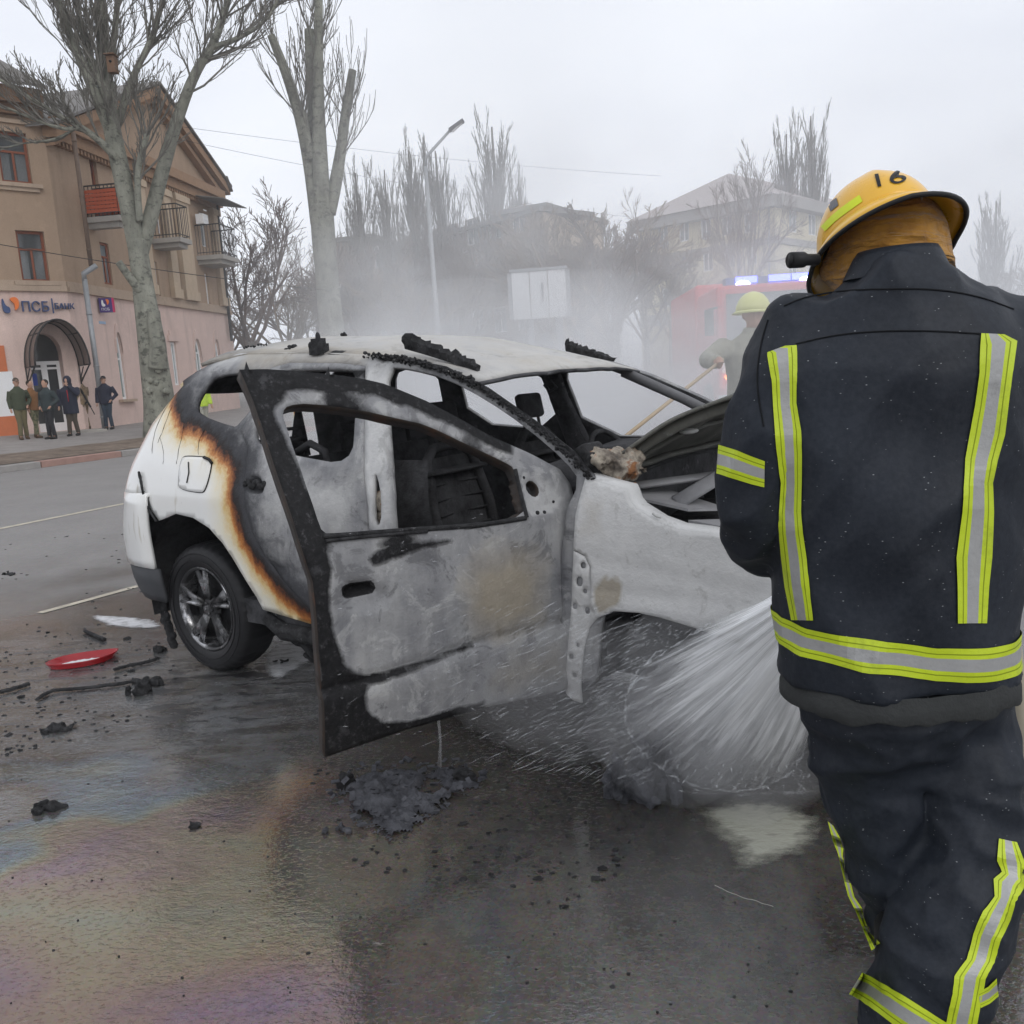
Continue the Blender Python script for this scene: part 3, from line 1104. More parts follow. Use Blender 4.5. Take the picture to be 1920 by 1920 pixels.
# a blade sign standing out from the corner, facing the square
ub, zb = WR.uz(181, 572)
WS = Wall((WR.pos(ub, 0, .12).x, WR.pos(ub, 0, .12).y), (WR.pos(ub, 0, .12).x + 1.0, WR.pos(ub, 0, .12).y + .25))
r = WS.rect(184, 559, 212, 585)
M_PURP = plain('deep_purple_panel', (.045, .015, .16), .3, var=.05)
M_PINKR = plain('magenta_edge', (.6, .02, .12), .4, var=.05)
mb = MB()
WS.bx(mb, r[0], r[1], r[2], r[3], -.18, 0)
npart(mb, 'panel', M_PURP)
mb = MB()
WS.bx(mb, r[1] + .001, r[1] + .05, r[2], r[3], -.18, 0)
npart(mb, 'edge_band', M_PINKR)
mb = MB()
leaf(mb, WS, [(190, 562), (193, 563), (194, 569), (198, 571), (197, 575), (192, 575), (190, 570)], .004, .01, 0)
leaf(mb, WS, [(197, 561), (203, 561), (205, 567), (201, 573), (200, 566)], .004, .01, 1)
put_text(mb, WS, 'ПСБ', 191, 582.5, 206, 5, .004, .01, 0)
npart(mb, 'mark', [M_WHITE, M_LORG])
mb = MB()
mb.bar(WS.pos((r[0] + r[1]) / 2, r[3] - .2, -.19), WR.pos(ub + .2, r[3] - .2, .03), .04, .04)
npart(mb, 'bracket', M_DARKM)
mb = MB()
r = WR.rect(184, 602, 197, 608)
WR.bx(mb, r[0], r[1], r[2], r[3], .022, .035)
mb.build('street_plate', plain('pale_blue_plate', (.35, .47, .62), .5), label='small pale blue street name plate under the purple sign', cat='sign')
# ================================================================== THE BURNT CAR
CYAW, CARX, CARY = rad(-36), -1.12, 5.0
_cc, _cs = math.cos(CYAW), math.sin(CYAW)
def w2c(P):
    dx, dy = P[0] - CARX, P[1] - CARY
    return Vector((_cc * dx + _cs * dy, -_cs * dx + _cc * dy, P[2]))
CAMC = w2c(CAMPOS)
def cray(px, py):
    d = ray(px, py)
    return Vector((_cc * d.x + _cs * d.y, -_cs * d.x + _cc * d.y, d.z))
_tz = [.1, .2, .35, .5, .75, .95, 1.08, 1.3, 1.5, 1.58, 1.66]
_tw = [.81, .83, .87, .895, .91, .90, .865, .765, .665, .61, .5]
_zz = np.linspace(.1, 1.66, 160)
_ww = np.interp(_zz, _tz, _tw)
for _ in range(14): _ww[1:-1] = (_ww[:-2] + _ww[1:-1] * 2 + _ww[2:]) / 4
def wz(z): return float(np.interp(z, _zz, _ww))
def cs_y(px, py, y):
    d = cray(px, py)
    q = CAMC + d * ((y - CAMC.y) / d.y)
    return q
def cs(px, py):
    """pixel -> (x, z) on the right flank"""
    y = -.88
    for _ in range(20):
        q = cs_y(px, py, y)
        y = .5 * y - .5 * wz(q.z)
    return (q.x, q.z)
def css(pts): return [cs(*p) for p in pts]
_tail = [(.30, -.72), (.42, -.83), (.55, -.885), (.69, -.865), (.87, -.78), (1.03, -.735), (1.154, -.69), (1.306, -.625), (1.5, -.44), (1.58, -.29), (1.62, -.18)]
def xt(z): return float(np.interp(z, [p[0] for p in _tail], [p[1] for p in _tail]))
def flank(x, z, side=-1, extra=0.0):
    wd = wz(z)
    dx = x - (xt(z) - .015)
    R = .34
    if dx < R:
        t = min(1, max(0, (R - dx) / R))
        wd -= (.30 if z < 1.5 else .16) * (1 - math.sqrt(max(0, 1 - t * t)))
    if x > 2.9:                                     # the nose tapers
        t = (x - 2.9) / .7
        wd -= .26 * t * t
    return Vector((x, side * (wd + extra), z))
def sdist(poly):
    pl = list(poly)
    def f(u, v):
        a = np.array([u])
        b = np.array([v])
        d = float(dist_np(a, b, pl)[0])
        return d if inside_np(a, b, pl)[0] else -d
    return f
def mat_burnt(name='burnt_paint', rough=.62):
    t = NT(name)
    O = t.co()
    n1 = t.noise(3.2, 7, .62, O)
    n2 = t.noise(13, 7, .68, O)
    n3 = t.noise(48, 5, .7, O)
    streak = t.noise(9, 4, .6, t.co(scale=(1.6, 1.6, .28)))
    wob = t.math('ADD', t.math('MULTIPLY', t.math('SUBTRACT', n1, .5), .16), t.math('ADD', t.math('MULTIPLY', t.math('SUBTRACT', n2, .5), .075), t.math('MULTIPLY', t.math('SUBTRACT', n3, .5), .022)))
    # ash: blotchy greys left when the paint is gone
    ash = t.ramp(n2, [(.28, (.13, .13, .14)), (.45, (.22, .222, .23)), (.6, (.30, .30, .30)), (.75, (.44, .44, .43))])
    ash = t.mix(.55, ash, t.ramp(n1, [(.3, (.13, .135, .15)), (.5, (.25, .25, .258)), (.7, (.38, .375, .36))]))
    ash = t.mix(.28, ash, t.ramp(streak, [(.35, (.13, .13, .14)), (.65, (.40, .40, .39))]))
    pale = t.attr('pale')
    n4 = t.noise(6.5, 8, .72, t.co(loc=(4.1, 2.2, 7.3)), dist=.8)
    ash = t.mix(t.mapr(n4, .55, .60, 0, .62), ash, (.10, .10, .105))
    ash = t.mix(t.mapr(n4, .44, .39, 0, .40), ash, (.46, .46, .45))
    palec = t.mix(n2, (.46, .46, .46), (.68, .675, .66))
    palec = t.mix(t.mapr(n3, .62, .72, 0, .6), palec, (.25, .235, .20))
    palec = t.mix(t.mapr(n4, .56, .62, 0, .40), palec, (.30, .295, .28))
    ash = t.mix(t.mapr(t.math('ADD', pale, t.math('MULTIPLY', wob, 2.2)), .15, .85), ash, palec)
    tan = t.mapr(t.math('ADD', t.attr('tan'), wob), -.06, .07)
    ash = t.mix(t.math('MULTIPLY', tan, .8), ash, t.mix(n2, (.235, .20, .145), (.38, .33, .25)))
    # charred black skin with grey scale
    ch = t.mapr(t.math('ADD', t.attr('char'), t.math('MULTIPLY', wob, .8)), -.014, .016)
    charc = t.ramp(n3, [(.35, (.006, .006, .007)), (.58, (.014, .014, .015)), (.76, (.085, .085, .09))])
    charc = t.mix(t.mapr(n2, .58, .66, 0, .4), charc, (.085, .085, .09))
    ash = t.mix(ch, ash, charc)
    # scorched edge of the surviving white paint
    b = t.math('ADD', t.attr('burn'), t.math('MULTIPLY', t.math('MULTIPLY', wob, t.mapr(t.sep(O)[2], .95, 1.25, .45, 1.0)), 1.0))
    b = t.math('ADD', b, t.math('ADD', t.math('MULTIPLY', t.math('SUBTRACT', streak, .5), .07), t.math('MULTIPLY', t.math('SUBTRACT', n3, .5), .05)))
    white = t.mix(n1, (.72, .715, .69), (.80, .80, .785))
    white = t.mix(t.mapr(streak, .60, .66, 0, .5), white, (.36, .31, .22))
    white = t.mix(t.mapr(n3, .68, .75, 0, .5), white, (.20, .18, .15))
    sc = t.ramp(t.mapr(b, -.26, .20), [(0, (.80, .80, .785)), (.30, (.76, .70, .54)), (.40, (.66, .48, .22)), (.46, (.46, .17, .035)), (.53, (.15, .045, .015)), (.575, (.022, .016, .014)), (.66, (.045, .045, .050)), (.84, (.075, .076, .082)), (1, (.10, .10, .108))])
    low = t.mix(t.mapr(b, -.30, -.12), white, sc)
    col = t.mix(t.mapr(t.math('ADD', b, t.math('MULTIPLY', wob, 1.2)), .10, .24), low, ash)
    t.lk(col, t.b.inputs['Base Color'])
    r = t.mapr(b, -.16, .02, .16, rough)
    t.lk(r, t.b.inputs['Roughness'])
    t.lk(t.mapr(b, -.16, .02, .5, .2), t.b.inputs['Specular IOR Level'])
    t.lk(t.mapr(b, -.16, .0, .6, 0), t.b.inputs['Coat Weight'])
    h = t.math('ADD', t.math('MULTIPLY', n3, .5), t.math('ADD', n2, t.math('MULTIPLY', ch, 1.4)))
    h = t.math('MULTIPLY', h, t.mapr(b, -.05, .1, .04, 1))
    t.bump(h, .55, .012)
    return t.m
M_BURN = mat_burnt()
def mat_char(name, a=(.012, .012, .013), b=(.05, .05, .052), sc=20, rough=.85, fleck=True):
    t = NT(name)
    O = t.co()
    n = t.noise(sc, 7, .7, O)
    c = t.ramp(n, [(.35, a), (.6, b)])
    if fleck: c = t.mix(t.mapr(t.noise(sc * 2.4, 5, .7, O), .62, .70, 0, .5), c, (.24, .24, .245))
    t.set(col=c, rough=rough, spec=.2)
    t.bump(t.noise(sc * 1.5, 7, .75, O), .9, .02)
    return t.m
M_CHAR = mat_char('charred_black')
M_CHARD = mat_char('charred_dull', (.016, .016, .017), (.055, .055, .058), 8, .9, False)
M_INNER = mat_char('sooty_metal', (.022, .022, .024), (.085, .085, .09), 6, .8)
def mat_rustsoot():
    t = NT('scorched_edge')
    O = t.co()
    n = t.noise(14, 6, .7, O)
    c = t.ramp(n, [(.3, (.010, .009, .009)), (.55, (.030, .020, .014)), (.70, (.075, .030, .014))])
    t.set(col=c, rough=.55)
    t.bump(n, .5, .01)
    return t.m
M_RSOOT = mat_rustsoot()
car = empty('burnt_car', (CARX, CARY, 0), CYAW, label='burnt out white crossover car with its front door hanging open, doused with water', cat='car')
def cpart(mb, name, mats, parent=None, **kw):
    return mb.build(name, mats, parent or car, **kw)
DEF = dict(burn=1.0, char=-1.0, tan=-1.0, pale=0.0)
# ---- right flank
burn_poly = css([(352, 684), (330, 704), (321, 742), (342, 776), (385, 800), (425, 842), (443, 880), (437, 925), (445, 975), (462, 1015), (492, 1062), (532, 1112), (585, 1152), (625, 1180)]) + [(1.1, .2), (4, .2), (4, 3), (-.25, 3)]
sd_burn = sdist(burn_poly)
q_hole = smooth_poly(css([(367, 757), (384, 726), (404, 703), (462, 696), (510, 702), (492, 742), (447, 797), (438, 801), (370, 776)]), 1)
rd_win = smooth_poly(css([(512, 704), (545, 691), (640, 690), (671, 695), (668, 780), (661, 873), (560, 855), (520, 846), (484, 832), (474, 812), (492, 750)]), 2)
rd_out = css([(508, 690), (545, 680), (640, 681), (686, 686), (684, 780), (683, 870), (690, 950), (692, 1000)]) + [(1.29, .60), (1.285, .43), (.92, .41)] + css([(560, 1120), (520, 1075), (495, 1038), (474, 995), (461, 950), (461, 882), (466, 838), (452, 806), (470, 780), (494, 735)])
fd_hole = smooth_poly(css([(727, 688), (765, 689), (836, 709), (905, 745), (985, 800), (1062, 866), (1088, 902)]) + [(2.26, .95), (2.22, .47), (2.14, .43), (1.50, .43), (1.45, .5), (1.45, .84)] + css([(738, 905), (727, 790)]), 1)
arch = [(.10 + .46 * math.cos(a), .365 + .485 * math.sin(a)) for a in np.linspace(rad(18), rad(172), 22)]
arch = css([(493, 1143), (480, 1118), (467, 1098), (451, 1072), (435, 1045), (416, 1017), (392, 990), (362, 971), (329, 963), (298, 976)])
out = css([(593, 1173)]) + [(1.4, .335), (2.2, .33), (2.34, .34), (2.40, .6), (2.40, 1.05)] + \
    css([(1115, 893), (1075, 845), (1000, 785), (917, 727), (838, 687), (762, 671), (716, 666), (640, 662), (560, 660), (450, 662)]) + \
    [(-.10, 1.615)] + [(xt(z), z) for z in (1.60, 1.55, 1.5, 1.4, 1.306, 1.22, 1.154, 1.09, 1.03, .95, .89)] + css([(271, 920), (284, 957)]) + arch[::-1]
pale_top = sdist([(-.6, 1.53), (.2, 1.56), (1.6, 1.46), (1.65, 1.7), (-.6, 1.75)])
pale_bp = sdist(css([(655, 668), (745, 670), (745, 740), (760, 1000), (655, 1000), (662, 800)]))
char_rail = sdist(css([(700, 655), (760, 655), (850, 680), (930, 722), (1010, 780), (1090, 845), (1125, 893), (1108, 897), (1060, 848), (985, 785), (905, 735), (830, 700), (760, 681), (714, 679)]))
olive = sdist(css([(470, 655), (690, 660), (680, 690), (560, 692), (450, 690)]))
dark_c = sdist(css([(395, 690), (500, 690), (520, 745), (455, 745), (380, 715)]))
def at_body(x, z):
    return dict(burn=sd_burn(x, z), char=char_rail(x, z) * 2 if x > .9 else -1.0, tan=olive(x, z) - .02,
                pale=max(min(.75, .15 + pale_bp(x, z) * 9), min(1, .2 + pale_top(x, z) * 6), 0))
pg_hole = smooth_poly(css([(701, 888), (708, 892), (716, 935), (715, 982), (701, 986), (700, 935)]), 1)
body = MB()
body.panel(out, [q_hole, rd_out, fd_hole, pg_hole], .028, lambda u, v: flank(u, v), 0, True, at_body)
# ---- left flank: windows only
lq = smooth_poly([(-.02, 1.28), (.02, 1.44), (.12, 1.53), (.42, 1.53), (.34, 1.22), (.2, 1.2)], 1)
lr = smooth_poly([(.52, 1.17), (.58, 1.545), (1.14, 1.53), (1.18, 1.11)], 1)
lf = smooth_poly([(1.34, 1.08), (1.30, 1.51), (1.50, 1.485), (1.83, 1.35), (2.16, 1.15), (2.17, 1.06)], 1)
lout = [(.62, .37), (2.3, .34), (2.36, .6), (2.40, 1.05)] + css([(1115, 893), (1075, 845), (1000, 785), (917, 727), (838, 687), (762, 671), (716, 666), (640, 662), (560, 660), (450, 662)]) + \
    [(-.10, 1.615)] + [(xt(z), z) for z in (1.60, 1.5, 1.4, 1.306, 1.154, 1.03, .89, .7, .5)] + [(-.75, .42), (-.45, .4)] + [(.06 + .46 * math.cos(a), .36 + .47 * math.sin(a)) for a in np.linspace(rad(178), rad(4), 18)]
body.panel(lout, [lq, lr, lf], .05, lambda u, v: flank(u, v, 1), 0, True, lambda u, v: dict(burn=.5, char=.02 * nz((u * 2, v * 2, 1)) + (.03 if v < 1.0 else -.03), tan=-1, pale=.15), flip=True)
# ---- tail: wraps from flank to flank
def tailp(t_, z, y):
    return Vector((xt(z) - .015 - .10 * (1 - (y / .62) ** 2), y, z))
wd_hole = [(-.44, 1.13), (.44, 1.13), (.40, 1.45), (-.40, 1.45)]
def tail_edge(z): return abs(flank(xt(z) - .015, z).y)
tl = [(-tail_edge(z), z) for z in (.42, .6, .8, 1.0, 1.2, 1.4, 1.55, 1.62)] + [(tail_edge(z), z) for z in (1.62, 1.55, 1.4, 1.2, 1.0, .8, .6, .42)]
body.panel(tl, [wd_hole], .05, lambda y, z: Vector((xt(z) - .015 - .09 * (1 - (y / max(.3, tail_edge(z))) ** 2), y, z)), 0, True, lambda u, v: dict(burn=-.3 + .25 * (v > 1.25) + .3 * (v > 1.4), char=-1, tan=-1, pale=0), flip=True)
o = cpart(body, 'body', [M_BURN, M_INNER])
solidify(o, .022, mo=1)
# ---- roof
_rx = [-.235, -.208, .181, .622, .911, 1.164, 1.531, 1.70, 1.745]
_rz = [1.603, 1.609, 1.630, 1.608, 1.585, 1.560, 1.496, 1.445, 1.425]
def roofp(x, t_):                                     # t_ in -1..1 across
    ze = float(np.interp(x, _rx, _rz))
    ye = wz(ze) + .004 if x > 0 else wz(ze) + .004 - .05 * (-x / .34)
    cr = (.085 if x < 1.2 else .085 - .05 * (x - 1.2) / .55)
    bow = .05 * (1 - t_ * t_) if x > 1.6 else 0
    wv = .008 * nz((x * 2.5, t_ * 3, 0)) + .004 * nz((x * 9, t_ * 9, 4))
    return Vector((x + bow, t_ * ye, ze + cr * (1 - abs(t_) ** 2.4) + wv))
mb = MB()
NX, NY = 60, 34
rings = []
at = {k: [] for k in DEF}
for i in range(NX + 1):
    x = -.235 + 1.98 * i / NX
    for j in range(NY + 1):
        t_ = -1 + 2 * j / NY
        rings.append(roofp(x, t_))
        at['burn'].append(1.0)
        at['char'].append(-.06 + .09 * (abs(t_) > .9) * (nz((x * 4, t_, 2)) > .25) - .1 * (abs(t_) < .6))
        at['tan'].append(.02 * (1 if t_ < -.86 and x < 1.1 else -1))
        at['pale'].append(.72 + .25 * nz((x * 1.5, t_ * 2, 7)) - .6 * min(1, max(0, (.35 - x) / .5)) - (.35 if t_ < -.9 else 0))
mb.add(rings, [(i * (NY + 1) + j, (i + 1) * (NY + 1) + j, (i + 1) * (NY + 1) + j + 1, i * (NY + 1) + j + 1) for i in range(NX) for j in range(NY)], 0, True, at)
o = cpart(mb, 'roof', [M_BURN, M_INNER])
solidify(o, .02, mo=1)
# windscreen header lip
mb = MB()
hp = [roofp(1.745, t_) + Vector((.004, 0, -.012)) for t_ in np.linspace(-1, 1, 19)]
mb.tube(hp, [(.015, .009)] * 19, 8)
cpart(mb, 'header_rail', M_INNER)
# far A-pillar, and the near one's inner skin
mb = MB()
mb.tube([(1.72, .585, 1.425), (2.02, .665, 1.27), (2.32, .76, 1.09)], [(.030, .022), (.028, .022), (.034, .028)], 8)
cpart(mb, 'windscreen_pillar', plain('smoke_paled_pillar', (.15, .15, .155), .8, var=.4, scale=9))  # grey lightened to stand in for smoke drifting before the pillar
# far B-pillar with belt anchor
mb = MB()
mb.tube([(1.24, .62, 1.53), (1.25, .70, 1.3), (1.30, .80, 1.05), (1.34, .82, .5)], [(.05, .03), (.065, .03), (.085, .035), (.1, .04)], 8)
mb.tube([(1.27, .585, 1.40), (1.30, .60, 1.36), (1.25, .61, 1.34), (1.22, .60, 1.38)], .009, 6)
cpart(mb, 'door_pillar', M_INNER)
# rear door
mb = MB()
char_rd = sdist(css([(455, 700), (540, 696), (690, 690), (690, 710), (540, 712), (500, 745), (470, 760)]))
pale_rd = sdist(css([(455, 800), (500, 730), (520, 760), (640, 880), (690, 890), (692, 1010), (540, 1030), (488, 980), (470, 900)]))
def at_rd(x, z):
    return dict(burn=max(.08, sd_burn(x, z)), char=char_rd(x, z), tan=-1, pale=min(.55, max(0, .05 + pale_rd(x, z) * 2.5)))
rim = css([(463, 905), (478, 890), (494, 908), (494, 922), (478, 925), (463, 918)])
sd_handle = sdist(smooth_poly(rim, 1))
def rd_fn(u, v):
    d = sd_handle(u, v)
    ins = -.035 * min(1, max(0, (d + .008) / .02))
    crease = -.010 * math.exp(-((v - .62) / .03) ** 2)
    return flank(u, v, -1, .004 + ins + crease)
mb.panel([(u * .996 + .003, v) for u, v in rd_out], [rd_win], .024, rd_fn, 0, True, lambda x, z: dict(at_rd(x, z), char=max(char_rd(x, z) * 2, sd_handle(x, z) * 3 + .02 if sd_handle(x, z) > -.02 else -1)))
o = cpart(mb, 'rear_door', [M_BURN, M_INNER])
solidify(o, .03, mo=1)
rear_door = o
# charred remains of its handle
mb = MB()
hx, hz_ = cs(478, 908)
for k in range(14):
    p = flank(hx - .07 + .14 * k / 13, hz_ + .02 * nz((k, 3, 1)) + .012 * math.sin(k), -1, .002)
    mb.ball(p, (.016 + .006 * nz((k, 1, 1)), .012, .014), 7, 5)
mb.build('door_handle', M_CHAR, rear_door)
# fuel flap: proud rounded panel
mb = MB()
ff = smooth_poly(css([(342, 858), (352, 855), (398, 858), (397, 880), (386, 920), (376, 924), (336, 916), (336, 900)]), 2)
mb.panel(ff, [], .02, lambda u, v: flank(u, v, -1, .006), 0, True, lambda x, z: dict(DEF, burn=min(-.2, sd_burn(x, z))))
o = cpart(mb, 'fuel_flap', [M_BURN])
solidify(o, .01)
mb = MB()
vs = [flank(u, v, -1, .0015) for u, v in ff]
mb.tube(vs + [vs[0]], .0045, 5)
mb.tube([flank(*cs(384, 857), -1, .006), flank(*cs(396, 861), -1, .012), flank(*cs(400, 868), -1, .008)], .008, 5)
mb.tube([flank(*cs(356, 866), -1, .009), flank(*cs(357, 885), -1, .009), flank(*cs(353, 905), -1, .009)], .0035, 5)
cpart(mb, 'flap_gap', M_CHAR)
# cracks in the paint of the quarter panel
for pl in ([(312, 730), (300, 780), (288, 815), (285, 850)], [(345, 800), (336, 840), (331, 870)], [(384, 805), (372, 830), (372, 852)], [(300, 820), (308, 850), (306, 870)], [(322, 760), (308, 800), (296, 830)]):
    pts = [flank(*cs(a + 1.5 * nz((a, b, 0)), b), -1, .001) for a, b in smooth_poly(pl, 2, False)]
    mb = MB()
    mb.tube(pts, [.0006 + .002 * abs(nz((i * .9, pts[0].x * 40, 1))) for i in range(len(pts))], 5)
    cpart(mb, 'paint_crack', M_CHARD)
# rear bumper
mb = MB()
bp = css([(285, 959), (271, 920)]) + [(xt(.89) - .03, .90), (-1.03, .70), (-1.045, .55), (-1.0, .46)] + css([(284, 1036), (281, 1030)]) + css([(283, 1000)])
def bump_fn(u, v):
    q = flank(max(u, xt(v) - .01), v, -1, .012)
    return Vector((u - .02, q.y, v))
bfull = MB()
bz = [.40, .50, .60, .70, .80, .90]
rings = []
bat = {k: [] for k in DEF}
for i, z in enumerate(np.linspace(.545, .925, 10)):
    ring = []
    xe = xt(z) - .118
    pts = []
    # from the right arch round the tail to the left arch
    for t_ in np.linspace(0, 1, 30):
        a = t_ * math.pi
        wv = wz(z) + .012
        x = -.30 - (abs(xe + .30)) * math.sin(a) ** .8
        y = -wv * math.copysign(abs(math.cos(a)) ** .7, math.cos(a))
        pts.append(Vector((x, y, z)))
    rings.append(pts)
    for p in pts:
        bat['burn'].append(-.5)
        bat['char'].append(-1)
        bat['tan'].append(-1)
        bat['pale'].append(0)
rings.append([Vector((p.x * .93 - .01 if p.x < -.35 else p.x, p.y * .93, .94)) for p in rings[-1]])
for k_ in bat: bat[k_] += bat[k_][:30]
mb.loft(rings, 0, True, closed=False, attrs=bat)
o = cpart(mb, 'rear_bumper', [M_BURN])
solidify(o, .02)
mb = MB()
rings = []
for i, z in enumerate((.36, .40, .46, .543)):
    ring = []
    k_ = (.86, .94, .99, 1.0)[i]
    for t_ in np.linspace(0, 1, 30):
        a = t_ * math.pi
        x = -.27 - .715 * k_ * math.sin(a) ** .8
        y = -(wz(z) + .01) * math.copysign(abs(math.cos(a)) ** .7, math.cos(a))
        ring.append(Vector((x, y, z)))
    rings.append(ring)
mb.loft(rings, 0, True, closed=False)
o = cpart(mb, 'bumper_skirt', plain('grey_plastic', (.055, .057, .062), .6))
solidify(o, .02)
# melted black edge between bumper and wing
mb = MB()
pl = [(264, 884), (268, 900), (271, 920), (277, 940), (285, 958), (297, 977)]
pts = [flank(*cs(a, b), -1, .012) for a, b in smooth_poly(pl, 2, False)]
mb.tube(pts, [.006 + .006 * abs(nz((i * .9, 1, 1))) for i in range(len(pts))], 6)
cpart(mb, 'melted_seam', M_CHAR)
# inner wheel housing
mb = MB()
rings = []
for y in (-.86, -.45):
    rings.append([Vector((.02 + .50 * math.cos(a), y, .36 + .50 * math.sin(a))) for a in np.linspace(rad(-12), rad(192), 20)])
mb.loft(rings, 0, True, closed=False)
mb.add(rings[1], [tuple(range(20))])
cpart(mb, 'wheel_housing', M_CHARD)
# floor pan, sills, firewall
mb = MB()
mb.box((1.2, 0, .36), (2.2, 1.5, .06))
mb.box((-.35, 0, .55), (1.0, 1.1, .06))
mb.box((2.28, 0, .72), (.06, 1.45, .66))
mb.box((1.25, -.78, .37), (1.9, .12, .12))
cpart(mb, 'floor_pan', M_INNER)
mb = MB()                                              # scorched sill end behind the rear wheel
pts = [(.50, -.86, .36), (.62, -.85, .30), (.85, -.84, .30), (1.0, -.84, .33)]
mb.tube(pts, [.03, .045, .045, .03], 8)
rr = random.Random(4)
for k in range(26):
    x = .60 + .34 * rr.random()
    z = .30 - .16 * rr.random() * (1 - abs(x - .72) * 2)
    mb.ball((x, -.80 + .06 * rr.random(), z), (.035 * rr.random() + .012, .02, .03), 6, 4, rot=Matrix.Rotation(rr.random() * 3, 3, 'Y'))
mb.tube([(.70, -.80, .24), (.80, -.80, .16), (.90, -.80, .13), (.93, -.80, .02)], [.03, .026, .014, .010], 6)
cpart(mb, 'burnt_sill_trim', M_CHAR)
mb = MB()                                              # rags hanging behind the rear bumper
for k in range(30):
    z = .46 - .40 * k / 30
    x = -.52 + .05 * nz((k * .5, 1, 0)) + .10 * k / 30
    mb.ball((x, -.80 + .03 * nz((k, 2, 2)), z), (.035 + .02 * nz((k * .8, 3, 3)), .02, .025), 6, 4)
cpart(mb, 'melted_bumper_rag', M_CHAR)
# ---- rear wheel
M_TYRE = NT('tyre_rubber')
_n = M_TYRE.noise(30, 4, .6)
M_TYRE.set(col=M_TYRE.mix(_n, (.008, .008, .009), (.020, .020, .022)), rough=.5, spec=.3)
M_TYRE.bump(_n, .2, .004)
M_TYRE = M_TYRE.m
def mat_alloy():
    t = NT('wet_alloy')
    O = t.co()
    n = t.noise(7, 6, .65, O)
    soot = t.mapr(n, .38, .52)
    t.lk(t.mix(soot, (.40, .40, .41), (.02, .02, .021)), t.b.inputs['Base Color'])
    t.lk(t.mapr(soot, 0, 1, 1.0, .2), t.b.inputs['Metallic'])
    t.lk(t.mapr(soot, 0, 1, .16, .35), t.b.inputs['Roughness'])
    return t.m
M_ALLOY = mat_alloy()
def revolve(mb, prof, n=48, mi=0, c=(0, 0, 0), mod=None):
    """prof: (r, y) list, turned about the y axis"""
    rings = []
    for k, (r, y) in enumerate(prof):
        ring = []
        for i in range(n):
            a = 2 * math.pi * i / n
            rr_ = r + (mod(k, i) if mod else 0)
            ring.append(Vector((c[0] + rr_ * math.cos(a), c[1] + y, c[2] + rr_ * math.sin(a))))
        rings.append(ring)
    mb.loft(rings, mi, True)
RW = Vector((0, -.755, .340))
steer = Matrix.Identity(3)
tyre = MB()
prof = [(.215, -.085), (.235, -.103), (.27, -.112), (.305, -.108), (.328, -.094), (.338, -.072), (.342, -.05), (.343, 0), (.342, .05), (.338, .072), (.328, .094), (.30, .108), (.25, .105), (.215, .085)]
revolve(tyre, prof, 120, 0, RW, lambda k, i: -.007 if (4 <= k <= 9 and i % 3 == 0) else 0.0)
for ring_r, yy in ((.262, -.1125), (.296, -.1105)):
    tyre.tube([RW + Vector((ring_r * math.cos(a), yy, ring_r * math.sin(a))) for a in np.linspace(0, 2 * math.pi, 60)], .0025, 5, cap=False)
wheel = empty('wheel', (0, 0, 0))
wheel.parent = car
tyre.build('tyre', M_TYRE, wheel)
rim_ = MB()
revolve(rim_, [(.222, -.088), (.226, -.098), (.218, -.102), (.205, -.088), (.196, -.05), (.192, .05), (.21, .085)], 64, 0, RW)
revolve(rim_, [(.0, -.072), (.045, -.074), (.062, -.068), (.068, -.05)], 32, 0, RW)
for k in range(5):
    a0 = 2 * math.pi * k / 5 + .35
    for sgn in (-1, 1):                                # five split spokes
        a1 = a0 + sgn * .17
        p0 = RW + Vector((.05 * math.cos(a0), -.066, .05 * math.sin(a0)))
        p1 = RW + Vector((.13 * math.cos(a0 + sgn * .10), -.080, .13 * math.sin(a0 + sgn * .10)))
        p2 = RW + Vector((.205 * math.cos(a1), -.086, .205 * math.sin(a1)))
        rim_.tube([p0, p1, p2], [(.032, .014), (.026, .013), (.024, .012)], 8)
    rim_.ball(RW + Vector((.03 * math.cos(a0 + .6), -.077, .03 * math.sin(a0 + .6))), (.009, .006, .009), 8, 5)
rim_.build('rim', M_ALLOY, wheel)
disc = MB()
revolve(disc, [(.0, -.02), (.15, -.02), (.185, -.015), (.185, .0)], 40, 0, RW)
disc.build('brake_drum', M_CHARD, wheel)
# far rear wheel and burnt bare front wheels
for nm_, c_, r_, y_ in (('wheel', (0, .755, .34), .34, 1), ('wheel', (2.68, -.74, .235), .235, -1), ('wheel', (2.68, .74, .235), .235, 1)):
    mb = MB()
    revolve(mb, [(r_ * .6, -.10), (r_ * .93, -.105), (r_, -.09), (r_ * .93, -.06), (r_ * .9, .06), (r_, .09), (r_ * .6, .1)], 48, 0, c_)
    revolve(mb, [(0, -.03 * -y_), (r_ * .5, -.03 * -y_), (r_ * .6, .02)], 32, 0, c_)
    for k in range(5):
        a = 2 * math.pi * k / 5
        mb.bar(Vector(c_) + Vector((.04 * math.cos(a), y_ * .05, .04 * math.sin(a))), Vector(c_) + Vector((r_ * .9 * math.cos(a), y_ * .05, r_ * .9 * math.sin(a))), .05, .03)
    cpart(mb, nm_, M_CHARD if r_ > .3 else M_INNER)
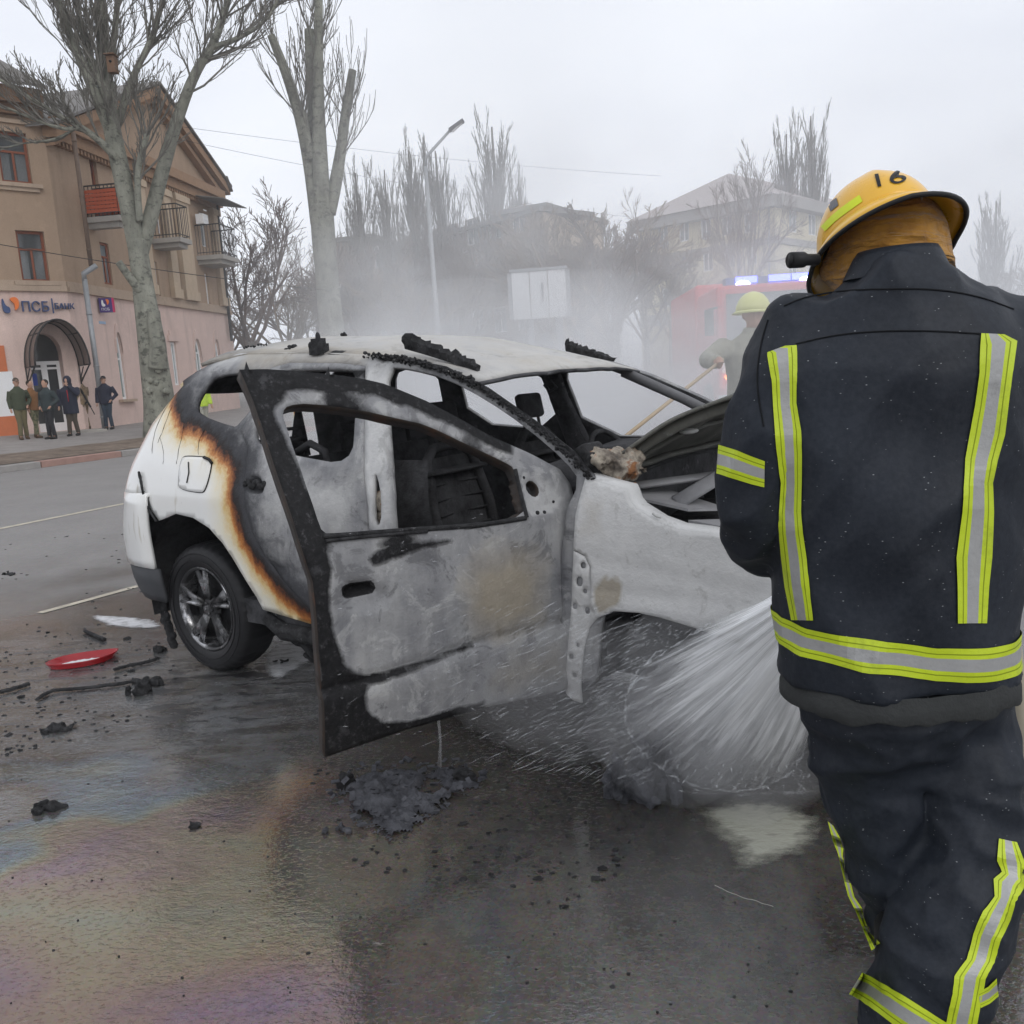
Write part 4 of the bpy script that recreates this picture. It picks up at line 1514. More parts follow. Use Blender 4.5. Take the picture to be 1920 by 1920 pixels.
# ---- front wing
wing_out = css([(1101, 895), (1135, 906), (1178, 917), (1184, 938), (1196, 953), (1235, 978), (1273, 992), (1320, 998), (1352, 1004), (1374, 1018), (1392, 1035)]) + [(3.0, .80), (3.15, .72), (3.28, .60), (3.30, .45), (3.2, .40), (3.12, .46), (3.02, .53), (2.9, .58)] + css([(1315, 1175), (1280, 1164), (1242, 1153), (1204, 1145), (1157, 1142), (1125, 1156), (1112, 1130), (1110, 1062), (1098, 1040), (1078, 1030), (1083, 960)])
brown = sdist(css([(1117, 1097), (1125, 1089), (1123, 1099), (1133, 1084), (1140, 1079), (1143, 1088), (1152, 1083), (1161, 1081), (1157, 1091), (1169, 1090), (1167, 1118), (1164, 1131), (1151, 1134), (1143, 1141), (1131, 1146), (1127, 1136), (1121, 1122)]))
dirty = sdist(css([(1090, 920), (1150, 930), (1140, 1000), (1085, 1010)]))
mb = MB()
def wing_fn(u, v):
    lip = .016 * min(1, max(0, (.70 - v) / .05))
    cre = -.004 * math.exp(-((v - (.80 - .10 * (u - 2.4))) / .03) ** 2)
    return flank(u, v, -1, .012 + lip + cre)
mb.panel(wing_out, [], .015, wing_fn, 0, True, lambda x, z: dict(burn=1.0, char=-1.0, tan=max(brown(x, z) * 9 + .02, dirty(x, z) - .07), pale=1.0 - .2 * min(1, max(0, (.70 - z) / .05))))
# top of the wing folding in towards the engine bay
top = css([(1101, 895), (1135, 906), (1178, 917), (1184, 938), (1196, 953), (1235, 978), (1273, 992), (1320, 998), (1352, 1004), (1374, 1018), (1392, 1035)])
rings = []
for o_, dz in ((.012, 0), (-.020, .010), (-.07, .008), (-.10, -.03)):
    rings.append([flank(u, v, -1, o_) + Vector((0, 0, dz)) for u, v in top])
n_ = sum(len(r) for r in rings)
mb.loft(rings, 0, True, closed=False, attrs=dict(burn=[1.0] * n_, char=[-1.0] * n_, tan=[-1.0] * n_, pale=[.9] * n_))
o = cpart(mb, 'front_wing', [M_BURN, M_INNER])
solidify(o, .012, mo=1)
wing = o
# scratches left on it
for pl in ([(1206, 1003), (1215, 1020), (1230, 1033), (1243, 1037)], [(1225, 962), (1232, 968), (1240, 970)]):
    mb = MB()
    mb.tube([flank(*cs(a, b), -1, .006) for a, b in smooth_poly(pl, 2, False)], .004, 5)
    mb.build('scratch', plain('scratch_grey', (.42, .42, .41), .8), wing)
# flange behind the wing, with bolt holes
fl_out = css([(1078, 1032), (1098, 1042), (1108, 1062), (1110, 1130), (1122, 1157), (1106, 1176), (1100, 1200), (1093, 1250), (1090, 1292), (1092, 1318), (1074, 1312), (1062, 1300), (1063, 1285), (1068, 1200), (1073, 1120), (1077, 1060)])
mb = MB()
mb.panel(fl_out, [smooth_poly(css(h), 1) for h in ([(1083, 1080), (1095, 1080), (1094, 1099), (1082, 1099)], [(1074, 1131), (1083, 1131), (1083, 1142), (1074, 1142)], [(1097, 1138), (1106, 1138), (1107, 1151), (1098, 1151)], [(1094, 1103), (1102, 1103), (1102, 1113), (1094, 1113)], [(1069, 1224), (1078, 1224), (1078, 1235), (1069, 1235)], [(1082, 1204), (1089, 1204), (1089, 1213), (1082, 1213)], [(1091, 1053), (1101, 1053), (1101, 1065), (1091, 1065)], [(1075, 1260), (1083, 1260), (1083, 1270), (1075, 1270)])], .018,
         lambda u, v: flank(u, v, -1, +.006 + .004 * math.sin(v * 18)), 0, True, lambda x, z: dict(burn=1.0, char=-1.0, tan=-1.0, pale=1.0))
o = cpart(mb, 'wing_flange', [M_BURN, M_CHARD])
solidify(o, .006, mo=1)
# dark inner liner under the wing
mb = MB()
rings = []
for y in (-.87, -.40):
    rings.append([Vector((2.68 + .52 * math.cos(a), y, .20 + .46 * math.sin(a))) for a in np.linspace(rad(0), rad(180), 16)])
mb.loft(rings, 0, True, closed=False)
mb.add(rings[1], [tuple(range(16))])
cpart(mb, 'wheel_housing', M_CHARD)
# engine bay, cross members and nose
mb = MB()
mb.box((2.85, .02, .60), (1.0, 1.2, .36))
mb.box((2.62, -.30, .82), (.34, .42, .16), rz=.2)
mb.box((2.95, .25, .82), (.40, .40, .14), rz=-.3)
mb.ball((2.55, .42, .86), (.14, .14, .10))
mb.tube([(2.45, -.1, .9), (2.7, .1, .95), (2.95, .0, .86), (3.1, -.2, .82)], .03, 8)
mb.tube([(2.5, -.5, .86), (2.75, -.55, .88), (3.1, -.52, .80)], .022, 8)
cpart(mb, 'engine', M_CHARD)
mb = MB()                                              # strut tower, bulkhead edge and slam panel: pale bent sheet
def sheet(pts2, th=.01):
    mb.prism([Vector(p) for p in pts2], (0, 0, th))
sheet([(2.33, -.70, 1.00), (2.62, -.66, .94), (2.70, -.50, .92), (2.36, -.46, 1.0)])
sheet([(2.62, -.66, .90), (3.28, -.60, .80), (3.28, -.52, .80), (2.70, -.56, .89)])
mb.tube([(2.40, -.62, 1.02), (2.62, -.34, 1.03), (2.66, .3, 1.02), (2.4, .66, 1.03)], [(.05, .012)] * 4, 8)
mb.tube([(2.55, -.60, .96), (2.68, -.48, 1.05), (2.86, -.34, 1.08), (3.1, -.2, 1.06)], [(.04, .008)] * 4, 8)
cpart(mb, 'inner_wing', plain('grey_ash_sheet', (.30, .30, .31), .75, var=.4, scale=7, bump=.3))
mb = MB()
rings = []
for z in (.22, .40, .60, .78):
    rings.append([Vector((3.05 + .48 * math.cos(a) ** .6 if math.cos(a) > 0 else 3.05, .72 * math.sin(a), z)) for a in np.linspace(-math.pi / 2, math.pi / 2, 18)])
mb.loft(rings, 0, True, closed=False)
for z in (.30, .42, .54, .66): mb.tube([Vector((3.06 + .48 * max(0, math.cos(a)) ** .6, .6 * math.sin(a), z)) for a in np.linspace(-1.2, 1.2, 12)], .02, 6)
o = cpart(mb, 'front_panel', M_CHARD)
solidify(o, .02)
# bonnet, hinged at the cowl, buckled upwards; we see its sooty inner side and ribs
def bonp(s, t_):
    th = rad(37)
    x, z = 2.27, 1.05
    st = 24
    for k in range(int(st * s)):
        f_ = k / st
        a = rad(39) * (1 - f_) ** 1.2 + rad(7) * f_
        x += .98 / st * math.cos(a)
        z += .98 / st * math.sin(a)
    bow = .05 * (1 - t_ * t_)
    half = .70 - .10 * s * s
    return Vector((x, t_ * half, z + bow * (.4 + .6 * s) + .012 * nz((s * 4, t_ * 3, 9))))
mb = MB()
NS, NTt = 24, 24
mb.add([bonp(i / NS, -1 + 2 * j / NTt) for i in range(NS + 1) for j in range(NTt + 1)], [(i * 25 + j, i * 25 + j + 1, (i + 1) * 25 + j + 1, (i + 1) * 25 + j) for i in range(NS) for j in range(NTt)], 0, True)
def mat_bonnet():
    t = NT('sooty_bonnet_underside')
    O = t.co()
    n = t.noise(5, 7, .65, O)
    c = t.ramp(n, [(.3, (.055, .056, .05)), (.5, (.115, .115, .10)), (.7, (.19, .185, .165))])
    c = t.mix(t.mapr(t.noise(22, 6, .7, O), .6, .68, 0, .6), c, (.30, .30, .29))
    t.set(col=c, rough=.7)
    t.bump(n, .4, .015)
    return t.m
M_BON = mat_bonnet()
bon = cpart(mb, 'bonnet', [M_BON])
solidify(bon, .012)
mb = MB()
def rib(a, b, r_=.022):
    pts = [bonp(a[0] + (b[0] - a[0]) * k / 8, a[1] + (b[1] - a[1]) * k / 8) + Vector((0, 0, -.018)) for k in range(9)]
    mb.tube(pts, [(r_, .012)] * 9, 8)
for a, b in (((.05, -.92), (.98, -.92)), ((.05, .92), (.98, .92)), ((.06, -.9), (.06, .9)), ((.08, -.8), (.9, .1)), ((.08, .8), (.9, -.1)), ((.5, -.9), (.62, -.2)), ((.3, -.9), (.75, -.88)), ((.25, -.5), (.25, .5)), ((.95, -.9), (.95, .9)), ((.45, -.35), (.5, .35))): rib(a, b)
mb.build('bonnet_rib', M_BON, bon)
for s_, t_ in ((.30, -.55), (.12, -.80), (.5, -.7)):
    p = bonp(s_, t_) + Vector((0, 0, -.03))
    mb = MB()
    mb.ball(p, (.035, .05, .012), 14, 6)
    mb.build('bonnet_pad', plain('ash_white', (.62, .62, .60), .8), bon)
# melted cowl end by the wing: rust, ash and foam
def mat_melt():
    t = NT('rust_and_ash')
    O = t.co()
    n = t.noise(9, 6, .65, O)
    c = t.ramp(n, [(.30, (.03, .026, .022)), (.42, (.15, .125, .10)), (.52, (.36, .32, .26)), (.58, (.22, .09, .035)), (.63, (.28, .13, .05)), (.68, (.50, .47, .42))])
    t.set(col=c, rough=.8)
    t.bump(t.noise(20, 6, .7, O), .7, .02)
    return t.m
mb = MB()
rr = random.Random(3)
p_ = cs_y(1150, 872, -.74)
mb.box(p_ + Vector((.01, .02, -.005)), (.12, .12, .075), rot=Matrix.Rotation(.5, 3, 'Y'))
for k in range(14):
    mb.box(p_ + Vector((rr.uniform(-.07, .08), rr.uniform(-.05, .05), rr.uniform(-.045, .04))), (rr.uniform(.03, .09), rr.uniform(.03, .07), rr.uniform(.012, .03)), rot=Matrix.Rotation(rr.uniform(.1, .9), 3, 'Y') @ Matrix.Rotation(rr.uniform(-.5, .5), 3, 'X'))
o = remeshed(mb, 'melted_cowl', mat_melt(), car, .006, 1)
for v in o.data.vertices: v.co += v.normal * (.014 * nz(v.co, 22) + .008 * nz(v.co, 55))
mb = MB()
p_ = cs_y(1120, 858, -.74)
mb.box(p_ + Vector((-.01, 0, -.01)), (.05, .12, .13), rot=Matrix.Rotation(-.5, 3, 'Y'))
for k in range(10): mb.ball(p_ + Vector((rr.uniform(-.04, .03), rr.uniform(-.06, .06), rr.uniform(-.07, .06))), rr.uniform(.012, .03), 7, 5)
remeshed(mb, 'burnt_cowl_trim', M_CHAR, car, .008, 1)
mb = MB()
mb.tube([cs_y(1186, 905, -.76), cs_y(1190, 925, -.76), cs_y(1189, 940, -.78)], [.014, .016, .01], 6)
cpart(mb, 'rust_run', mat_melt())
# dashboard
mb = MB()
mb.tube([(2.05, -.68, .95), (2.05, 0, 1.0), (2.05, .68, .95)], [(.16, .14)] * 3, 10)
mb.tube([(2.17, -.70, 1.02), (2.20, 0, 1.06), (2.17, .70, 1.02)], [(.13, .02)] * 3, 8)
cpart(mb, 'dashboard', M_CHARD)
mb = MB()
c_ = Vector((1.78, .36, .98))
mb.tube([c_ + Matrix.Rotation(-.5, 3, 'Y') @ Vector((0, .18 * math.cos(a), .18 * math.sin(a))) for a in np.linspace(0, 2 * math.pi, 28)], .014, 8, cap=False)
mb.tube([c_, c_ + Vector((.25, 0, -.1))], .03, 8)
cpart(mb, 'steering_wheel', M_CHARD)
# seats: burnt down to frames
def seat_frame(x, y, name='seat'):
    mb = MB()
    rec = Vector((-.22, 0, .98)).normalized()
    b0 = Vector((x, y, .62))
    hw = .20
    top_ = b0 + rec * .50
    pts = [b0 + Vector((0, -hw, 0)), b0 + rec * .25 + Vector((0, -hw * 1.02, 0)), top_ + Vector((0, -hw * .8, -.02)), top_ + Vector((-.01, -hw * .5, .03)), top_ + Vector((-.01, hw * .5, .03)), top_ + Vector((0, hw * .8, -.02)), b0 + rec * .25 + Vector((0, hw * 1.02, 0)), b0 + Vector((0, hw, 0))]
    mb.tube(pts, [(.028, .022)] * 8, 8)
    mb.tube([b0 + rec * .42 + Vector((0, -hw, 0)), b0 + rec * .42 + Vector((0, hw, 0))], [(.05, .014)] * 2, 8)
    for k in range(5):
        mb.tube([b0 + rec * (.08 + .07 * k) + Vector((0, -hw, 0)), b0 + rec * (.08 + .07 * k) + Vector((-.03, 0, 0)), b0 + rec * (.08 + .07 * k) + Vector((0, hw, 0))], .006, 5)
    for s_ in (-1, 1):
        mb.tube([top_ + Vector((-.01, s_ * .07, .0)), top_ + Vector((-.03, s_ * .07, .12)), top_ + Vector((-.03, s_ * .05, .16))], .009, 6)
    mb.box(b0 + Vector((.24, 0, -.06)), (.50, .42, .07))
    mb.box(b0 + Vector((.22, 0, -.17)), (.4, .36, .12), taper=.9)
    mb.box(b0 + rec * .27 + Vector((-.035, 0, 0)), (.03, .36, .42), rot=Matrix.Rotation(-.22, 3, 'Y'))
    o = cpart(mb, name, M_CHARD)
    hb = MB()
    hb.box(top_ + Vector((-.03, 0, .17)), (.05, .20, .13), rot=Matrix.Rotation(-.2, 3, 'Y'))
    bevel(hb.build('headrest', M_CHARD, o), .02)
    return o
seat_frame(1.42, -.36)
seat_frame(1.42, .36)
mb = MB()
rec = Vector((-.25, 0, .97)).normalized()
b0 = Vector((.42, 0, .60))
mb.box(b0 + Vector((.25, 0, -.05)), (.5, 1.2, .10))
mb.box(b0 + rec * .26, (.08, 1.2, .46), rot=Matrix.Rotation(-.25, 3, 'Y'))
for y in (-.40, .02, .40):
    t_ = b0 + rec * .50
    mb.tube([t_ + Vector((0, y - .08, 0)), t_ + Vector((-.02, y - .08, .15)), t_ + Vector((-.02, y + .08, .15)), t_ + Vector((0, y + .08, 0))], .014, 6)
    mb.tube([t_ + Vector((-.01, y - .08, .09)), t_ + Vector((-.01, y + .08, .09))], .012, 6)
bs = cpart(mb, 'rear_bench', M_CHARD)
# arched bar seen through the rear door (a scorched belt or grab frame)
mb = MB()
c_ = cs_y(585, 870, -.55)
mb.tube([c_ + Vector((-.12, 0, .05)), c_ + Vector((-.02, .02, .10)), c_ + Vector((.08, .02, .06)), c_ + Vector((.13, .0, -.06)), c_ + Vector((.13, 0, -.2))], [(.020, .02)] * 5, 8)
cpart(mb, 'belt_loop', M_CHARD)
# seat belt reel in the pillar gap
mb = MB()
c_ = flank(*cs(700, 945), -1, -.05)
mb.ball(c_, (.045, .03, .05), 10, 8)
mb.box(c_ + Vector((0, -.01, -.10)), (.05, .03, .12))
cpart(mb, 'belt_reel', mat_melt())
mb = MB()
gp = css([(660, 870), (760, 870), (770, 1005), (660, 1005)])
mb.panel([(u, v) for u, v in gp], [], .03, lambda u, v: flank(u, v, -1, -.14))
cpart(mb, 'pillar_gap', M_CHARD)
# ---- charred lumps on the roof edge
def crust(name, path, r0, r1, seed, mat_=None, n=40, flat=.6, jit=.6):
    rr = random.Random(seed)
    mb = MB()
    P = [Vector(p) for p in path]
    m = len(P) - 1
    for k in range(n):
        t_ = rr.random() * m
        i = min(int(t_), m - 1)
        p = P[i].lerp(P[i + 1], t_ - i) + Vector((rr.uniform(-1, 1), rr.uniform(-1, 1), rr.uniform(-.6, 1))) * r1 * jit
        mb.ball(p, (rr.uniform(r0, r1), rr.uniform(r0, r1), rr.uniform(r0, r1) * flat), 7, 5, rot=Matrix.Rotation(rr.random() * 3, 3, (rr.random(), rr.random(), 1)), smooth=False)
    return cpart(mb, name, mat_ or M_CHAR)
def rp(px, py, y=-.60):
    return cs_y(px, py, y)
# roof rail remains: two curled black strips and clamps
def curl(name, pts, wds, seed):
    """a burnt plastic strip standing on the roof edge: pts lower edge pixels, wds height in m"""
    mb = MB()
    rings = []
    rr = random.Random(seed)
    n = 46
    P = smooth_poly([tuple(p) for p in pts], 2, False)
    m = len(P) - 1
    for k in range(n + 1):
        t_ = k / n * m
        i = min(int(t_), m - 1)
        p = Vector(P[i]).lerp(Vector(P[i + 1]), t_ - i)
        h = float(np.interp(k / n, np.linspace(0, 1, len(wds)), wds)) * (1 + .5 * nz((k * 1.3, seed, 0)))
        off = .03 * nz((k * .35, seed, 5))
        jx = .012 * nz((k * 1.9, 7, seed))
        rings.append([p + Vector((0, -.010, -.01)), p + Vector((jx, -.014 + off, h * .6)), p + Vector((jx * 2, off * 1.4 + .006, h)), p + Vector((jx, .012 + off, h * .55)), p + Vector((0, .012, -.01))])
    mb.loft(rings, 0, False, cap=True)
    return cpart(mb, name, M_CHAR)
a_ = [rp(757, 650), rp(800, 662), rp(850, 678), rp(893, 692)]
curl('roof_rail_remains', [Vector((p.x, -.585, p.z)) for p in a_], [.02, .062, .066, .05, .046, .042, .04, .03, .022, .004], 3)
a_ = [(1.15, .60, 1.545), (1.3, .61, 1.53), (1.5, .61, 1.49), (1.62, .60, 1.45)]
b_ = [cs_y(1062, 655, .60), cs_y(1100, 664, .60), cs_y(1150, 674, .60)]
curl('roof_rail_remains', b_, [.056, .044, .034, .02, .004], 8)
cA = rp(592, 655)
mb = MB()
mb.box(cA + Vector((0, .02, .0)), (.085, .05, .05))
mb.box(cA + Vector((0, .02, .035)), (.06, .04, .03))
mb.ball(cA + Vector((.0, .02, .055)), (.012, .012, .025), 8, 6)
for s_ in (-1, 1): mb.ball(cA + Vector((s_ * .035, .01, .02)), .02, 7, 5, smooth=False)
cpart(mb, 'rail_clamp', M_CHAR)
crust('roof_debris', [rp(540, 655, -.5), rp(556, 652, -.45)], .008, .018, 2, n=10)
crust('roof_debris', [rp(455, 652, -.5), rp(500, 646, -.45)], .004, .009, 5, n=14)
crust('roof_debris', [rp(636, 628, -.1), rp(648, 628, -.1)], .008, .014, 6, n=6)
crust('melted_seal', [flank(*cs(a, b), -1, .008) for a, b in ((705, 668), (760, 672), (836, 694), (915, 736), (1000, 796), (1060, 846), (1112, 896))], .002, .010, 7, n=520, flat=.6, jit=1.2)
crust('melted_seal', [flank(*cs(a, b), -1, .012) for a, b in ((690, 668), (780, 680), (860, 702), (900, 725))], .003, .012, 17, n=160, jit=1.4)
# ---- front door, swung open about its hinge
TH = rad(67)
HG = Vector((2.245, -.885, 0))
DD = Vector((-math.cos(TH), -math.sin(TH), 0))
DO = Vector((math.sin(TH), -math.cos(TH), 0))
def doorp(s, z, extra=0.0):
    return HG + DD * s + DO * (wz(z) - .905 + extra) + Vector((0, 0, z))
def ds(px, py):
    off = 0.0
    for _ in range(20):
        d = cray(px, py)
        p0 = HG + DO * off
        q = CAMC + d * ((p0 - CAMC).dot(DO) / d.dot(DO))
        off = .5 * off + .5 * (wz(q.z) - .905)
    return ((q - HG).dot(DD), q.z)
def dss(pts): return [ds(*p) for p in pts]
d_out = dss([(563, 1021), (574, 1055), (586, 1090), (593, 1150), (600, 1250), (606, 1330), (607, 1418), (680, 1393), (760, 1366), (900, 1326), (1000, 1305), (1060, 1292), (1067, 1200), (1074, 1090), (1080, 1010), (1080, 950), (1070, 908), (1050, 880), (996, 851), (917, 816), (850, 778), (798, 751), (757, 734), (719, 719), (680, 710), (640, 704), (560, 696), (500, 692), (449, 693), (475, 752), (520, 890)])
d_win = smooth_poly(dss([(533, 790), (530, 772), (540, 760), (578, 756), (673, 768), (755, 787), (798, 796), (877, 834), (949, 868), (964, 878), (975, 925), (986, 968), (900, 983), (760, 992), (640, 1003), (606, 1003), (590, 960)]), 1)
hh = smooth_poly(dss([(644, 1104), (652, 1096), (690, 1092), (704, 1098), (703, 1112), (668, 1120), (648, 1120)]), 1)
mh = smooth_poly(dss([(988, 906), (998, 900), (1012, 912), (1014, 928), (1004, 934), (990, 922)]), 1)
sd_hh = sdist(hh)
sd_cup = sdist(smooth_poly(dss([(640, 1105), (655, 1088), (700, 1086), (735, 1100), (740, 1120), (730, 1140), (690, 1153), (655, 1150), (642, 1130)]), 1))
char_d = [sdist(dss(p)) for p in (
    [(440, 685), (540, 688), (700, 705), (860, 770), (960, 835), (960, 850), (880, 812), (790, 772), (700, 745), (600, 730), (540, 735), (520, 770), (560, 880), (612, 1030), (560, 1030)],
    [(555, 1010), (612, 1018), (622, 1060), (616, 1100), (628, 1170), (646, 1240), (664, 1262), (690, 1268), (760, 1250), (835, 1222), (886, 1204), (890, 1214), (800, 1250), (730, 1272), (690, 1284), (682, 1300), (688, 1330), (716, 1352), (760, 1348), (840, 1328), (905, 1312), (905, 1330), (760, 1370), (600, 1430), (590, 1200)],
    [(690, 1045), (745, 1018), (850, 1008), (850, 1016), (760, 1040), (700, 1058)])]
tan_d = sdist(smooth_poly(dss([(885, 1060), (940, 1035), (1010, 1050), (1020, 1120), (1000, 1170), (930, 1185), (880, 1165), (875, 1110)]), 1))
tan_e = sdist(smooth_poly(dss([(980, 1220), (1050, 1210), (1050, 1270), (960, 1290), (900, 1280)]), 1))
sd_tri = sdist(smooth_poly(dss([(972, 884), (1010, 890), (1046, 915), (1052, 940), (1040, 960), (1000, 968), (990, 966)]), 1))
pale_d = sdist(dss([(770, 760), (860, 790), (1000, 870), (1062, 900), (1075, 1000), (1060, 1080), (1000, 985), (1060, 960), (1000, 880), (900, 830), (800, 780)]))
_dl = [ds(688, 1275), ds(890, 1208), ds(1040, 1168)]
def at_door(s, z):
    c = max(f(s, z) for f in char_d)
    c = max(c, sd_hh(s, z) * 3 + .03 if sd_hh(s, z) > -.012 else -1)
    if z > .95:
        c = max(c, -.012 + .05 * nz((s * 5, z * 5, 1)) - .3 * max(0, .30 - s))
    return dict(burn=1.0, char=c * 2.2, tan=max(tan_d(s, z), tan_e(s, z) - .03) if z < .95 else -1.0, pale=max(.5 if sd_tri(s, z) > 0 else 0, min(.8, max(.0, .12 + 4 * pale_d(s, z)))))
def door_fn(s, z):
    e = 0.0
    c = sd_cup(s, z)
    if c > 0: e -= .020 * min(1, c / .035)
    h = sd_hh(s, z)
    if h > 0: e -= .045 * min(1, h / .008)
    if sd_tri(s, z) > 0: e -= .010 * min(1, sd_tri(s, z) / .008)
    zg = float(np.interp(s, [_dl[2][0], _dl[1][0], _dl[0][0]], [_dl[2][1], _dl[1][1], _dl[0][1]]))
    e -= .012 * math.exp(-((z - zg) / .014) ** 2)
    if z < zg: e += .012 * min(1, (zg - z) / .05)
    e += .003 * nz((s * 4, z * 4, 3)) + .0012 * nz((s * 14, z * 14, 3))
    return doorp(s, z, e)
mb = MB()
mb.panel(d_out, [d_win, mh], .016, door_fn, 0, True, at_door, flip=True)
door_o = cpart(mb, 'front_door', [M_BURN, M_RSOOT, M_CHARD], label='open front door, burnt to grey ash with a black lower corner')
solidify(door_o, .055, mo=2, mr=1)
# belt seal, window channel, small holes
mb = MB()
def dline(pts, r, ex=.004):
    mb.tube([doorp(*ds(a, b), ex) for a, b in smooth_poly(pts, 2, False)], r, 6)
dline([(606, 1005), (640, 1004), (760, 994), (900, 985), (986, 971)], [.010 + .004 * nz((i * 1.7, 0, 0)) for i in range(18)][:18] if False else .009, .0)
dline([(610, 1014), (700, 1004), (800, 996)], .006, .006)
dline([(966, 880), (976, 925), (988, 970)], .008, .0)
mb.build('window_seal', M_CHAR, door_o)
for x_, y_, r_ in ((984, 896, .006), (1010, 962, .008), (1023, 961, .007), (1040, 941, .005)):
    mb = MB()
    mb.ball(doorp(*ds(x_, y_), -.008), (r_, r_, r_), 8, 6)
    mb.build('bolt_hole', M_CHARD, door_o)
for z in (.46, .80):
    mb = MB()
    mb.tube([HG + Vector((-.01, .02, z - .03)), HG + Vector((-.01, .02, z + .04))], .018, 8)
    mb.bar(HG + Vector((.02, .05, z)), HG + DD * .05 + Vector((0, 0, z)) - DO * .04, .03, .05)
    mb.build('hinge', M_INNER, door_o)
# ================================================================== THE FIREFIGHTER IN FRONT
FY = 1.72
def fp(px, py, dy=0.0): return at_y(px, py, FY + dy)
def bvh_of(o):
    me = o.data
    return BVHTree.FromPolygons([v.co for v in me.vertices], [tuple(p.vertices) for p in me.polygons])
def oval(c, rx, ry, n=28, sq=1.0, tilt=0.0):
    pts = []
    for k in range(n):
        a = 2 * math.pi * k / n
        x = rx * math.copysign(abs(math.cos(a)) ** sq, math.cos(a))
        y = ry * math.copysign(abs(math.sin(a)) ** sq, math.sin(a))
        pts.append(Vector((c.x + x, c.y + y, c.z + tilt * x)))
    return pts
def mat_turnout(name, wet=.5):
    t = NT(name)
    P = t.co('World')
    n = t.noise(3.5, 6, .6, P)
    c = t.ramp(n, [(.3, (.007, .010, .016)), (.7, (.017, .023, .034))])
    c = t.mix(.3, c, t.ramp(t.noise(90, 3, .6, P), [(.3, (.006, .007, .010)), (.7, (.034, .038, .047))]))
    v = t.voro(60, t.co('World', scale=(1, 1, 1.9)))
    keep = t.math('MULTIPLY', t.mapr(v, .07, .125, 1, 0), t.mapr(t.noise(21, 3, .6, P), .50, .56))
    c = t.mix(t.math('MULTIPLY', keep, .55), c, (.42, .43, .44))
    t.set(col=c, rough=t.mapr(n, .3, .7, .48, .66), spec=.26)
    wv = t.node('ShaderNodeTexWave')
    wv.inputs['Scale'].default_value = 160
    t.lk(P, wv.inputs['Vector'])
    t.bump(t.math('ADD', t.math('MULTIPLY', wv.outputs['Fac'], .04), t.noise(24, 5, .6, P)), .35, .006)
    return t.m
M_TURN = mat_turnout('navy_turnout_cloth')
def dirty(name, col, rough, metal=0.0):
    t = NT(name)
    P = t.co('World')
    n = t.noise(14, 6, .65, P)
    c = t.mix(n, [x * .82 for x in col], [min(1, x * 1.1) for x in col])
    c = t.mix(t.mapr(t.noise(7, 7, .72, P), .54, .66, 0, .55), c, [x * .45 + .01 for x in col])
    t.set(col=c, rough=rough, metal=metal)
    t.bump(t.noise(40, 4, .6, P), .35, .006)
    return t.m
M_HIVIS = dirty('lime_reflective', (.50, .62, .015), .5)
M_SILV = dirty('silver_reflective', (.36, .36, .355), .4, .2)
M_SEAM = plain('dark_seam', (.008, .009, .011), .9)
M_SKIN = plain('skin', (.42, .25, .18), .55, var=.08)
M_BLACK = plain('black_rubber', (.014, .014, .015), .5, var=.2)
ff_ = empty('person', (fp(1680, 1280).x, FY, 0), label='firefighter in navy gear with lime stripes and yellow helmet, close up from behind', cat='person')
def fpart(o):
    o.parent = ff_
    o.matrix_parent_inverse = Matrix.Translation(-ff_.location)
    return o
# ---- jacket
mb = MB()
rows = [(478, 1612, 1752, .085, -.02), (505, 1592, 1768, .095, -.02), (535, 1560, 1806, .11, -.01), (562, 1505, 1856, .12, 0), (592, 1462, 1893, .13, 0), (640, 1440, 1915, .145, 0), (720, 1430, 1920, .155, 0), (830, 1430, 1918, .160, 0), (960, 1434, 1916, .165, 0), (1080, 1442, 1914, .165, 0), (1160, 1452, 1912, .165, 0), (1215, 1453, 1912, .17, 0), (1262, 1454, 1914, .172, 0)]
rings = []
for y_, xl, xr, ry, dy in rows:
    c = fp((xl + xr) / 2, y_, dy)
    rings.append(oval(c, (xr - xl) / 2 / FPX * FY * .97, ry, 36, .85))
mb.loft(rings, cap=True)
def limb(mbx, pts, n=16):
    mbx.tube([fp(x, y, d) for x, y, d, r in pts], [r for *_, r in pts], n)
armL = [(1545, 622, 0, .085), (1494, 636, 0, .086), (1462, 690, 0, .086), (1436, 780, -.01, .076), (1418, 880, -.01, .070), (1408, 950, 0, .067), (1410, 1000, .04, .066), (1430, 1030, .14, .058), (1460, 1030, .27, .05)]
armR = [(1822, 622, 0, .085), (1872, 632, 0, .086), (1905, 690, 0, .084), (1932, 780, -.01, .076), (1948, 880, -.01, .070), (1955, 950, 0, .067), (1950, 1000, .04, .066), (1920, 1030, .14, .058), (1880, 1030, .27, .05)]
limb(mb, armL)
limb(mb, armR)
jacket = remeshed(mb, 'jacket', M_TURN, None, .0085, 6)
def cloth_folds(o, amp, seed, dirs):
    me = o.data
    n = len(me.vertices)
    co = np.empty(n * 3, np.float32)
    no = np.empty(n * 3, np.float32)
    me.vertices.foreach_get('co', co)
    me.vertices.foreach_get('normal', no)
    co = co.reshape(-1, 3)
    no = no.reshape(-1, 3)
    d = np.zeros(n, np.float32)
    for sc, a, rot in dirs:
        R = np.array(Matrix.Rotation(rot, 3, 'Y'))
        q = co @ R.T * np.array(sc)
        d += np.array([a * (.42 - 2 * abs(mnoise.noise(Vector((p[0] + seed, p[1], p[2]))))) for p in q], np.float32)
    co += no * (d * amp)[:, None]
    me.vertices.foreach_set('co', co.ravel())
    me.update()
cloth_folds(jacket, 1.0, 3.1, [((5, 5, 1.6), .016, .6), ((11, 11, 4.5), .008, -.6), ((5, 5, 3), .010, 1.1)])
fpart(jacket)
JB = bvh_of(jacket)
